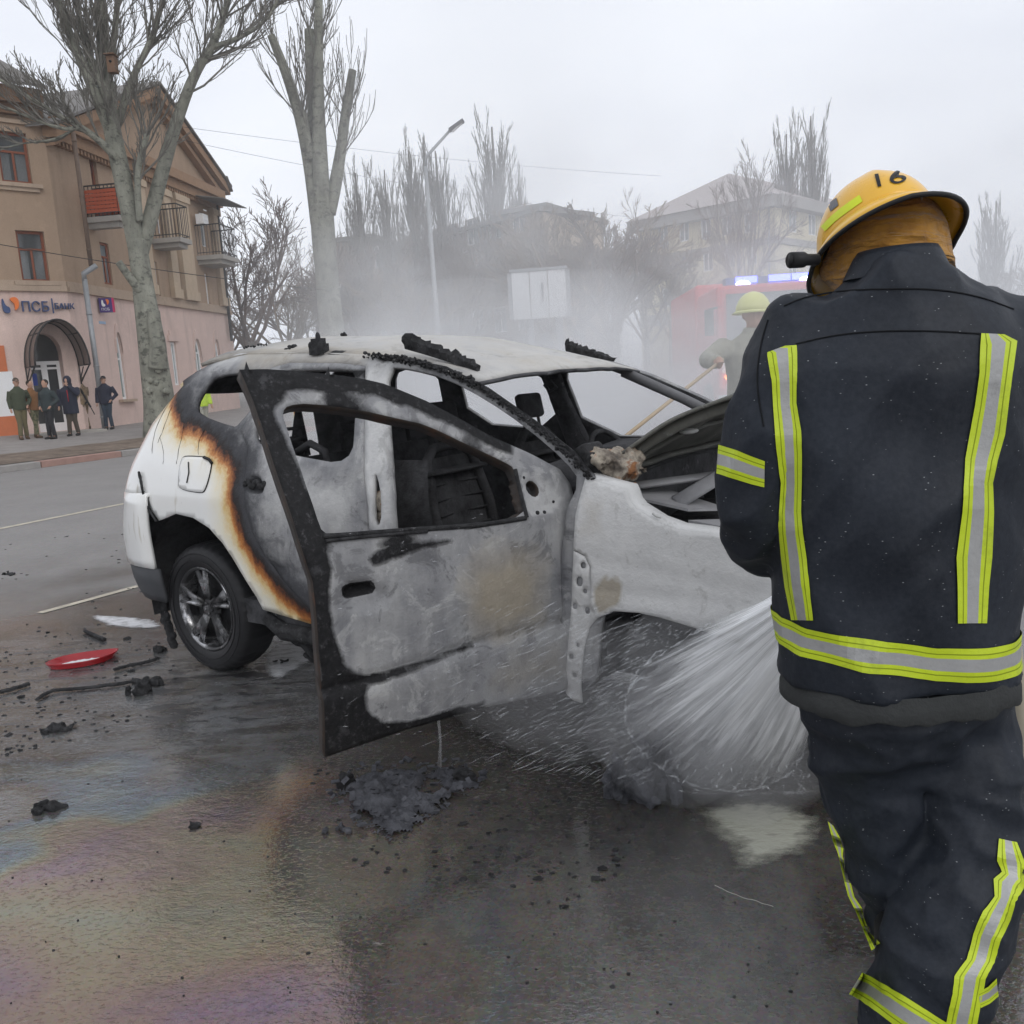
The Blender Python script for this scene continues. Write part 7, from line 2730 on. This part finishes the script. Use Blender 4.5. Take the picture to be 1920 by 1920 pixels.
for x in (-1.1, 1.1):
    for y in (1.1, 4.9):
        mb = MB()
        revolve(mb, [(.2, -.15), (.46, -.15), (.5, -.1), (.5, .1), (.46, .15), (.2, .15)], 24, 0, (0, 0, 0))
        mb.v = [(x + p[1], y + p[0], .5 + p[2]) for p in mb.v]
        epart(mb, 'wheel', M_BLACK)
    mb = MB()
    mb.bar((x, .2, 2.5), (x * 1.22, .05, 2.45), .04, .04)
    mb.box((x * 1.22, .05, 2.2), (.16, .1, .5))
    epart(mb, 'mirror', M_BLACK)
mb = MB()
for x in (-.3, .3): mb.bar((x, 2.6, 3.3), (x, 6.6, 3.3), .06, .1)
for k in range(12): mb.bar((-.3, 2.8 + k * .33, 3.3), (.3, 2.8 + k * .33, 3.3), .035, .035)
epart(mb, 'ladder', M_PIPE)
# --- hoses and the long pole beyond the car
M_HOSE = plain('canvas_hose', (.46, .41, .33), .9, var=.2, scale=12)
def hose(pts, r_, label):
    mb = MB()
    mb.tube(smooth_poly([tuple(p) for p in pts], 3, False), r_, 8)
    mb.build('fire_hose', M_HOSE, label=label, cat='hose', group='hoses on the road')
hose([at_z(840, 812, .05), at_z(960, 803, .05), at_z(1095, 797, .05), at_z(1180, 783, .05), at_z(1255, 770, .05), at_z(1420, 760, .05), at_z(1640, 735, .05)], .075, 'pale hose lying across the road, seen through the windscreen opening')
hose([at_z(880, 778, .05), at_z(1000, 770, .05), at_z(1200, 752, .05), at_z(1400, 730, .05)], .075, 'farther pale hose lying across the road in the smoke')
_k = 1.97 / 1.75
_h = Matrix.Rotation(-.2, 3, 'Z') @ Vector((-.30 * _k, -.56 * _k, 1.27 * _k)) + fm.location
pa = at_y(1148, 838, 5.6)
pb = _h + (_h - pa) * .06
mb = MB()
mb.tube([pa, pb], .014, 8)
po = mb.build('long_pole', plain('tan_wood', (.46, .36, .25), .8), label='long tan pole held by the second firefighter towards the car', cat='pole')
# ================================================================== DEBRIS ON THE WET GROUND
def chunk(name, px, py, size, seed, label, mat_=None, n=10, tall=1.0, cat='debris', rz=0.0, spread=1.0, vox=.008):
    """a burnt lump at a pixel on the ground; size = half extents (x, y, z)"""
    rr = random.Random(seed)
    b = at_z(px, py, 0)
    mb = MB()
    for k in range(n):
        x, y = rr.gauss(0, .42) * size[0] * spread, rr.gauss(0, .42) * size[1] * spread
        h = size[2] * rr.uniform(.35, 1.0) * max(.15, 1 - (abs(x) / (size[0] * 1.6)) ** 2)
        R = Matrix.Rotation(rr.uniform(-.5, .5), 3, 'X') @ Matrix.Rotation(rr.uniform(-.5, .5), 3, 'Y') @ Matrix.Rotation(rr.uniform(0, 3), 3, 'Z')
        mb.box((x, y, h * .42), (size[0] * rr.uniform(.25, .8), size[1] * rr.uniform(.25, .8), h), rot=R)
    o = remeshed(mb, name, mat_ or M_CHARD, None, vox, 1, label=label, cat=cat)
    me = o.data
    for v in me.vertices:
        c = v.co
        d = mnoise.noise(c * 30 + Vector((seed, 0, 0))) * .010 + mnoise.noise(c * 80) * .004
        v.co = c + v.normal * d
        if v.co.z < -.004: v.co.z = -.004
    for p in me.polygons: p.use_smooth = False
    o.location = b
    o.rotation_euler[2] = rz
    return o
def strip_ch(name, pts, r_, label, flat=.5, cat='debris', mat_=None):
    P = smooth_poly([tuple(at_z(x, y, .012)) for x, y in pts], 3, False)
    b = Vector(P[len(P) // 2])
    b.z = 0
    mb = MB()
    P2 = [Vector(p) - b + Vector((0, 0, .006 * abs(nz((i * .8, r_ * 70, 1))))) for i, p in enumerate(P)]
    mb.tube(P2, [(r_ * (.6 + .7 * abs(nz((i * .7, 3, r_ * 90)))), r_ * flat) for i in range(len(P2))], 6, smooth=False)
    o = mb.build(name, mat_ or M_CHAR, label=label, cat=cat)
    o.location = b
    return o
M_ASHG = mat_char('grey_ash_clods', (.035, .036, .042), (.105, .107, .12), 16, .85)
o = chunk('burnt_lump', 1236, 1490, (.085, .05, .34), 5, 'upright jagged lump of burnt trim beside the spray', M_ASHG, 9)
o = chunk('burnt_lump', 1186, 1497, (.13, .06, .20), 6, 'flat grey slab leaning against the upright burnt lump', M_ASHG, 8)
rr = random.Random(77)
# the ash heap under the door: a bank of small flakes and clods
mb = MB()
hp = smooth_poly([(600, 1500), (660, 1455), (760, 1440), (880, 1442), (930, 1470), (870, 1500), (820, 1530), (740, 1590), (690, 1560), (640, 1545)], 2)
HPW = [at_z(x, y, 0) for x, y in hp]
hc = sum(HPW, Vector()) / len(HPW)
P, T = fill2d([(p.x - hc.x, p.y - hc.y) for p in HPW], [], .012)
sdh = sdist([(p.x - hc.x, p.y - hc.y) for p in HPW])
vs = []
for u, v in P:
    d = max(0, sdh(u, v))
    h = min(d * .5, .045) * (.35 + 1.3 * abs(nz((u * 9, v * 9, 1)))) + .02 * max(0, nz((u * 28, v * 28, 2))) * min(1, d * 20) + .012 * max(0, nz((u * 60, v * 60, 2))) * min(1, d * 20)
    if nz((u * 6, v * 9, 8)) < -.22: h *= .1
    vs.append((u, v, .002 + h))
T = [t_ for t_ in T if sdh(*P[t_[0]]) > .05 * (.2 + abs(nz((P[t_[0]][0] * 14, P[t_[0]][1] * 14, 5))) * 2.2) and nz((P[t_[0]][0] * 7, P[t_[0]][1] * 9, 8)) > -.30]
mb.add(vs, T, 0, False)
for k in range(140):
    u, v = P[rr.randrange(len(P))]
    s_ = rr.uniform(.006, .020)
    mb.box((u, v, .02 + rr.random() * .03), (s_ * 1.6, s_, s_ * .22), rot=Matrix.Rotation(rr.uniform(-1, 1), 3, 'X') @ Matrix.Rotation(rr.uniform(0, 3), 3, 'Z'))
o = mb.build('ash_heap', M_ASHG, label='heap of grey ash flakes and burnt crumbs on the ground below the door', cat='ash heap')
o.location = hc
chunk('burnt_shard', 652, 1478, (.05, .03, .07), 21, 'small upright black shard at the left end of the ash heap', M_CHAR, 5)
chunk('burnt_shard', 862, 1468, (.06, .05, .06), 22, 'black knob of burnt plastic at the right end of the ash heap', M_CHAR, 7)
chunk('burnt_shard', 630, 1560, (.05, .03, .035), 23, 'pale grey crumb left in front of the ash heap', M_ASHG, 5)
chunk('burnt_shard', 265, 1300, (.06, .05, .09), 24, 'black knob standing in the water left of the rear wheel', M_CHAR, 6)
chunk('burnt_shard', 290, 1282, (.16, .05, .035), 25, 'low black scrap stretched out beside the standing knob', M_CHAR, 9)
chunk('burnt_shard', 108, 1368, (.10, .05, .03), 26, 'curled black scrap lying in the wet left foreground', M_CHAR, 7)
chunk('burnt_shard', 90, 1518, (.09, .035, .03), 27, 'pointed black scrap on the oily water at lower left', M_CHAR, 6, rz=.5)
chunk('burnt_shard', 18, 1078, (.11, .06, .03), 28, 'black scrap at the left edge near the parking line', M_CHAR, 6)
chunk('burnt_shard', 300, 1222, (.05, .04, .05), 29, 'small black crumb between the red tray and the rear wheel', M_CHAR, 5)
chunk('burnt_shard', 240, 1198, (.04, .03, .02), 34, 'tiny black crumb behind the red tray', M_CHAR, 5)
chunk('burnt_shard', 530, 1240, (.06, .03, .02), 35, 'flat black flake on the bright water behind the door', M_CHAR, 5)
chunk('burnt_shard', 366, 1555, (.045, .02, .02), 36, 'thin black sliver on the oily water in the foreground', M_CHAR, 4)
strip_ch('burnt_strip', [(70, 1312), (95, 1294), (140, 1292), (200, 1286), (262, 1276)], .016, 'long thin black strip curving across the water in front of the red tray')
strip_ch('burnt_strip', [(214, 1256), (240, 1248), (275, 1242), (298, 1234)], .016, 'short black strip between the red tray and the wheel')
strip_ch('burnt_strip', [(0, 1298), (25, 1292), (55, 1282)], .018, 'black strip at the left edge of the wet asphalt', mat_=M_CHAR)
strip_ch('burnt_strip', [(160, 1184), (175, 1190), (196, 1199)], .022, 'small dark bar lying just behind the red tray')
strip_ch('crack_line', [(1450, 1700), (1380, 1680), (1340, 1660)], .0014, 'fine pale crack in the wet asphalt by the boots', mat_=M_CONC)
# scattered flakes nobody could count
mb = MB()
def scatter(poly, cnt, smin, smax, seed):
    rr = random.Random(seed)
    xs, ys = [p[0] for p in poly], [p[1] for p in poly]
    k = 0
    while k < cnt:
        x, y = rr.uniform(min(xs), max(xs)), rr.uniform(min(ys), max(ys))
        if not inside_np(np.array([x]), np.array([y]), poly)[0]: continue
        if nz((x * .012, y * .02, seed)) < -.05 and rr.random() < .8: continue
        k += 1
        b = at_z(x, y, .0)
        s_ = rr.uniform(smin, smax) * (1.8 if rr.random() < .08 else 1)
        n = rr.randint(4, 6)
        a0 = rr.random() * 6
        top_ = [b + Vector((s_ * rr.uniform(.5, 1.2) * math.cos(a0 + 6.28 * i / n), s_ * rr.uniform(.4, .9) * math.sin(a0 + 6.28 * i / n), rr.uniform(-.1, .2) * s_)) for i in range(n)]
        mb.prism(top_, (0, 0, .002 + .15 * s_ * rr.random()))
scatter([(0, 1180), (330, 1160), (330, 1330), (120, 1400), (0, 1420)], 170, .004, .014, 1)
scatter([(560, 1420), (1000, 1420), (1260, 1560), (1100, 1720), (640, 1620)], 230, .003, .011, 2)
scatter([(0, 1400), (600, 1350), (800, 1900), (0, 1900)], 45, .002, .005, 3)
scatter([(800, 1600), (1400, 1560), (1550, 1900), (700, 1900)], 40, .002, .005, 4)
scatter([(0, 1000), (260, 980), (280, 1150), (0, 1180)], 30, .008, .02, 5)
mb.build('burnt_flakes', M_CHAR, label='burnt flakes and soot crumbs strewn over the wet asphalt', cat='debris', kind='stuff')
# --- red tray with foam in it
ta = at_z(152, 1245, 0)
tray = empty('red_tray', ta, rz=.05, label='red translucent plastic lamp cover lying open side up with foam in it', cat='lamp cover')
t = NT('red_lens_plastic')
t.set(col=(.50, .012, .020), rough=.22, spec=.6)
t.b.inputs['Transmission Weight'].default_value = .45
ol = smooth_poly([(-.165, -.045), (-.13, .05), (-.02, .10), (.13, .13), (.165, .11), (.16, .03), (.10, -.06), (-.02, -.10), (-.13, -.09)], 2)
mb = MB()
prof = [(.74, .004), (.92, .010), (1.0, .036), (1.045, .039), (1.05, .034), (1.01, .028), (.94, .006)]
rings = [[Vector((x * k_, y * k_, z)) for x, y in ol] for k_, z in prof]
mb.loft(rings)
mb.add([(x * .74, y * .74, .004) for x, y in ol], [tuple(range(len(ol)))])
mb.build('shell', t.m, tray)
mb = MB()
mb.panel([(x * .68, y * .55 - .01) for x, y in ol], [], .012, lambda u, v: Vector((u, v, .010 + .010 * abs(nz((u * 40, v * 40, 0))))))
mb.build('foam', plain('foam_white', (.70, .71, .72), .7, var=.15, scale=60, bump=.4), tray)
# --- foam and pale silty water, bright sky reflections painted into their colour
def mat_foam_glare(name, col, lo=.45, hi=.62, sc=6):
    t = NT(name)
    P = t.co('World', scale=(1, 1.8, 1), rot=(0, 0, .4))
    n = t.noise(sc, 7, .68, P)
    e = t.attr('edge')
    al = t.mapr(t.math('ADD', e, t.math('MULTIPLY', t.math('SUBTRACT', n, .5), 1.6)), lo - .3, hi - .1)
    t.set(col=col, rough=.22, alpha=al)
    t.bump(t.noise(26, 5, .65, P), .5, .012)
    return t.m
M_FOAM_GLARE, M_SILT_GLARE = mat_foam_glare('white_foam_glare', (.74, .75, .77), .78, 1.12, 12), mat_foam_glare('silty_water_glare', (.44, .44, .37), .66, 1.02, 8)
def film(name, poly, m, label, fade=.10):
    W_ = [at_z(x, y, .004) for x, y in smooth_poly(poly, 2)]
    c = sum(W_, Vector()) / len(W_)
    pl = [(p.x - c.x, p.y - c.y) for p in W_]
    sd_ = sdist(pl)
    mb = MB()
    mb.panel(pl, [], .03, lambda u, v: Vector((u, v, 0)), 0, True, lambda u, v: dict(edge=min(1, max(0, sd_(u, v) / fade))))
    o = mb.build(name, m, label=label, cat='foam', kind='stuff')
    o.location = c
film('foam_glare_patch', [(150, 1150), (200, 1150), (300, 1158), (320, 1180), (240, 1182), (180, 1172)], M_FOAM_GLARE, 'streak of white foam and painted sky reflection behind the red tray and the rear wheel', .07)  # foam, with the puddle's sky reflection painted in
film('foam_glare_patch', [(470, 1235), (520, 1195), (590, 1168), (640, 1170), (640, 1215), (560, 1262), (500, 1290)], M_FOAM_GLARE, 'painted sky reflection with foam under the sill behind the open door', .08)  # sky mirrored under the car, painted as a pale foamy film
film('silt_glare_patch', [(1270, 1510), (1330, 1490), (1480, 1485), (1560, 1530), (1570, 1590), (1460, 1640), (1370, 1650), (1345, 1600), (1300, 1555)], M_SILT_GLARE, 'pale churned water with painted bright reflection in front of the spray', .12)  # churned water whose bright reflection is put into the pale colour
# ================================================================== WATER SPRAY
def mat_water_sheet():
    t = NT('water_sheet')
    u, v = t.attr('su'), t.attr('sv')
    cv = t.node('ShaderNodeCombineXYZ')
    t.lk(t.math('MULTIPLY', u, 1.1), cv.inputs[0])
    t.lk(t.math('MULTIPLY', v, 13), cv.inputs[1])
    n = t.noise(1.0, 5, .6, cv.outputs[0], dist=.25)
    cv2 = t.node('ShaderNodeCombineXYZ')
    t.lk(t.math('MULTIPLY', u, 3.5), cv2.inputs[0])
    t.lk(t.math('MULTIPLY', v, 60), cv2.inputs[1])
    n2 = t.noise(1.0, 4, .6, cv2.outputs[0], dist=.5)
    a = t.math('ADD', t.mapr(n, .32, .62, .14, .80), t.mapr(n2, .46, .68, 0, .34))
    a = t.math('MULTIPLY', a, t.mapr(u, .35, 1.0, 1.35, .55))
    rag = t.math('ADD', t.math('SUBTRACT', 1.0, u), t.math('MULTIPLY', t.math('SUBTRACT', n2, .56), .8))
    a = t.math('MULTIPLY', a, t.mapr(rag, -.06, .26, 0, 1))
    a = t.math('MULTIPLY', a, t.mapr(t.attr('sf'), 0, .22, 0, 1), clamp=True)
    t.set(col=(.94, .95, .96), rough=.4, alpha=a)
    t.b.inputs['Subsurface Weight'].default_value = 0
    return t.m
def mat_drop():
    t = NT('water_thread')
    t.set(col=(.86, .88, .90), rough=.15, alpha=.20)
    return t.m
M_SHEET, M_DROP = mat_water_sheet(), mat_drop()
rim_px = [(1330, 1168), (1290, 1195), (1236, 1228), (1192, 1258), (1176, 1298), (1170, 1340), (1178, 1375), (1200, 1405), (1222, 1428), (1268, 1462), (1340, 1484), (1420, 1482), (1486, 1452), (1512, 1400), (1520, 1340)]
def rim_depth(k, n): return 2.55 + .12 * math.sin(math.pi * k / n)
RP = smooth_poly(rim_px, 2, False)
apx = noz1
spray = empty('water_spray', apx, label='fan of white water hitting the front wheel from the hose', cat='spray', kind='stuff')
def wpart(mb, n, m):
    o = mb.build(n, m, spray)
    o.matrix_parent_inverse = Matrix.Translation(-apx)
    return o
for layer, (sc, dep, ph) in enumerate(((1.0, 0.0, 0), (.80, .14, 3.3), (.55, .07, 7.1))):
    mb = MB()
    NU, NV = 26, len(RP)
    vs, su, sv, sf = [], [], [], []
    cpx = (1400, 1330)
    for k, (x, y) in enumerate(RP):
        xx, yy = cpx[0] + (x - cpx[0]) * sc, cpx[1] + (y - cpx[1]) * sc
        e = at_y(xx, yy, rim_depth(k, NV) + dep)
        for i in range(NU + 1):
            t_ = i / NU
            p = apx.lerp(e, t_)
            p.z += -.04 * math.sin(math.pi * t_) * (k / NV - .3)
            p.y += .05 * math.sin(math.pi * t_) * (1 if layer else -1) + .012 * nz((t_ * 3, k * .35, ph))
            p.z = max(p.z, .01)
            vs.append(p)
            su.append(t_)
            sv.append(k / NV + ph)
            sf.append(min(k / NV, 1 - k / NV) * 2 if layer else min(.22, (k / NV) * 4, (1 - k / NV) * 2) + .0)
    mb.add(vs, [(k * (NU + 1) + i, k * (NU + 1) + i + 1, (k + 1) * (NU + 1) + i + 1, (k + 1) * (NU + 1) + i) for k in range(NV - 1) for i in range(NU)], 0, True, dict(su=su, sv=sv, sf=sf))
    wpart(mb, 'water_sheet', M_SHEET)
# bright torn edge of the fan
mb = MB()
pts = [at_y(x, y, rim_depth(k, len(RP))) for k, (x, y) in enumerate(RP)]
pts = [Vector((p.x, p.y, max(p.z, .012))) for p in pts]
P3 = smooth_poly([tuple(p) for p in pts], 1, False)
mb.tube([Vector(p) + Vector((.012 * nz((i * .5, 0, 0)), 0, .012 * nz((i * .5, 4, 0)))) for i, p in enumerate(P3)], [max(.0004, .0022 + .0075 * nz((i * .45, 1, 1))) for i in range(len(P3))], 6)
for k in range(9):
    t0 = random.Random(k).uniform(.1, .9)
    i = int(t0 * (len(P3) - 1))
    b = Vector(P3[i])
    e = b + Vector((.10 * nz((k * 1.7, 2, 2)) + .06, .02, .10 * nz((k * 2.1, 5, 5)) + .03))
    mb.tube([b, b.lerp(e, .5) + Vector((0, 0, .015)), e], [.004, .003, .001], 5)
wpart(mb, 'water_edge', M_DROP)
film('foam_glare_patch', [(1250, 1478), (1330, 1470), (1440, 1474), (1530, 1462), (1560, 1490), (1470, 1512), (1350, 1508), (1270, 1500)], M_FOAM_GLARE, 'white foam where the spray hits the road', .10)
# flying drops and threads
mb = MB()
rr = random.Random(8)
def thread(px, py, L_, w_, Y, ang):
    p = at_y(px, py, Y)
    q = at_y(px + L_ * math.cos(ang), py + L_ * math.sin(ang), Y + .01)
    if q.z < .01 or p.z < .01: return
    m_ = (p + q) / 2
    n_ = (q - p).normalized()
    s1 = n_.cross(Vector((0, 1, 0))).normalized() * w_
    s2 = Vector((0, w_, 0))
    mb.add([p, m_ + s1, m_ + s2, m_ - s1, m_ - s2, q], [(0, 1, 2), (0, 2, 3), (0, 3, 4), (0, 4, 1), (5, 2, 1), (5, 3, 2), (5, 4, 3), (5, 1, 4)])
for k in range(750):
    x = 1230 - abs(rr.gauss(0, 150))
    y = rr.uniform(1150, 1470) - (1230 - x) * .15
    if y < 1120: continue
    thread(x, y, -rr.uniform(10, 44), rr.uniform(.0004, .0010), rr.uniform(2.3, 2.62), -rad(26) + rr.gauss(0, .10))
for k in range(120):
    thread(rr.uniform(640, 1000), rr.uniform(960, 1400), -rr.uniform(3, 12), rr.uniform(.0007, .0014), rr.uniform(2.35, 2.6), -rad(20) + rr.gauss(0, .3))
for k in range(70):
    x = rr.uniform(1260, 1520)
    thread(x, 1486 - rr.uniform(0, 50), rr.uniform(4, 16), rr.uniform(.001, .0022), 2.45, -rad(90) + rr.gauss(0, .7))
for k in range(160):
    thread(rr.uniform(1180, 1340), rr.uniform(1165, 1250) , -rr.uniform(4, 14), rr.uniform(.0008, .0018), 2.5, -rad(28) + rr.gauss(0, .2))
o = wpart(mb, 'flying_drops', M_DROP)
o['kind'] = 'stuff'
# run-off from the door corner
mb = MB()
a_, b_ = at_y(822, 1345, 2.75), at_z(824, 1440, 0)
mb.tube([a_, a_.lerp(b_, .5) + Vector((.006, 0, 0)), Vector((b_.x, b_.y, .005))], [.005, .0045, .008], 6)
mb.build('water_trickle', M_DROP, label='trickle of water running off the lower edge of the open door', cat='water', kind='stuff')
# ================================================================== MIST, SMOKE, HAZE
def vol_uniform(name, dens, col=(.9, .9, .92), aniso=.1):
    t = NT(name, True)
    v = t.node('ShaderNodeVolumePrincipled')
    v.inputs['Color'].default_value = tuple(col) + (1,)
    v.inputs['Density'].default_value = dens
    v.inputs['Anisotropy'].default_value = aniso
    t.lk(v.outputs[0], t.out.inputs['Volume'])
    return t.m
def puff(name, c, r, m, label, rot=0.0):
    mb = MB()
    mb.ball((0, 0, 0), r, 28, 18)
    for i, v in enumerate(mb.v):
        p = Vector(v)
        k_ = 1 + .22 * nz((p.x / r[0] * 1.3 + c.x, p.y / r[1] * 1.3, p.z / r[2] * 1.3)) + .10 * nz((p.x / r[0] * 3 + c.x, p.y / r[1] * 3, p.z / r[2] * 3))
        mb.v[i] = tuple(p * k_)
    o = mb.build(name, m, label=label, cat='mist', kind='stuff')
    o.location = c
    o.rotation_euler[2] = rot
    return o
M_MIST = vol_uniform('fine_mist', .7)
puff('spray_mist', at_y(1110, 1290, 2.70), (.46, .20, .22), M_MIST, 'fine grey mist drifting from the spray below the open door', .2)
M_DMIST = vol_uniform('dense_mist', 1.0)
for x_, y_, Y_, r_, lb in ((1360, 1290, 2.60, (.36, .22, .28), 'upper part of the water fan'), (1280, 1400, 2.64, (.34, .22, .20), 'lower left part of the water fan'), (1420, 1420, 2.55, (.30, .22, .22), 'foot of the water fan by the firefighter')):
    puff('spray_mist', at_y(x_, y_ - 25, Y_ + .04), r_, M_DMIST, 'dense white mist in the ' + lb)
puff('steam', at_y(1395, 640, 6.15), (1.25, .55, .75), vol_uniform('thin_steam', .30, (.95, .955, .965)), 'pale steam rising between the bonnet and the second firefighter')
puff('steam', at_y(1000, 640, 7.2), (1.7, .5, .55), vol_uniform('thin_steam_low', .40, (.95, .955, .965)), 'pale steam curling behind the car roof')
def mat_smoke(name, dens, sc, lo, hi, col, zt, size):
    """noise smoke, thinning with height and towards the sides of its box"""
    t = NT(name, True)
    O = t.co('Object')
    x, y, z = t.sep(O)
    n = t.noise(sc, 4, .55, t.co('Object', scale=(1, 1, 1.25)), dist=.6)
    d = t.mapr(n, lo, hi, 0, 1)
    zf = t.mapr(z, 0, zt, 1.0, 0.0)
    d = t.math('MULTIPLY', d, t.math('POWER', zf, 3.0))
    for ax, h in ((x, size[0]), (y, size[1])):
        d = t.math('MULTIPLY', d, t.mapr(t.math('ABSOLUTE', ax), h * .72, h, 1.0, 0.0))
    d = t.math('MULTIPLY', d, dens)
    v = t.node('ShaderNodeVolumePrincipled')
    v.inputs['Color'].default_value = tuple(col) + (1,)
    v.inputs['Anisotropy'].default_value = .15
    t.lk(d, v.inputs['Density'])
    t.lk(v.outputs[0], t.out.inputs['Volume'])
    return t.m
def smoke_box(name, c, half, h, m, label, rz=0.0):
    mb = MB()
    mb.box((0, 0, h / 2), (half[0] * 2, half[1] * 2, h))
    o = mb.build(name, m, label=label, cat='smoke', kind='stuff')
    o.location = c
    o.rotation_euler[2] = rz
    return o
smoke_box('smoke', (9.0, 12.6, .03), (12.5, 6.4), 8.5, mat_smoke('drifting_smoke', .54, .46, .43, .60, (.96, .97, .985), 8.2, (12.5, 6.4)), 'bank of pale smoke and steam drifting behind the wreck', .12)
smoke_box('smoke', (1.0, 21.0, .02), (6.5, 6.0), 9.5, mat_smoke('grey_smoke', .40, .46, .42, .60, (.88, .88, .875), 9.0, (6.5, 6.0)), 'darker grey smoke rolling in front of the brown block')
# thin haze of smoke in the air of the whole square
mb = MB()
mb.box((0, 42, 12.5), (190, 94, 27))
mb.build('haze', vol_uniform('thin_haze', .0012, (.9, .91, .93), 0), label='thin smoky haze over the whole square', cat='haze', kind='stuff')
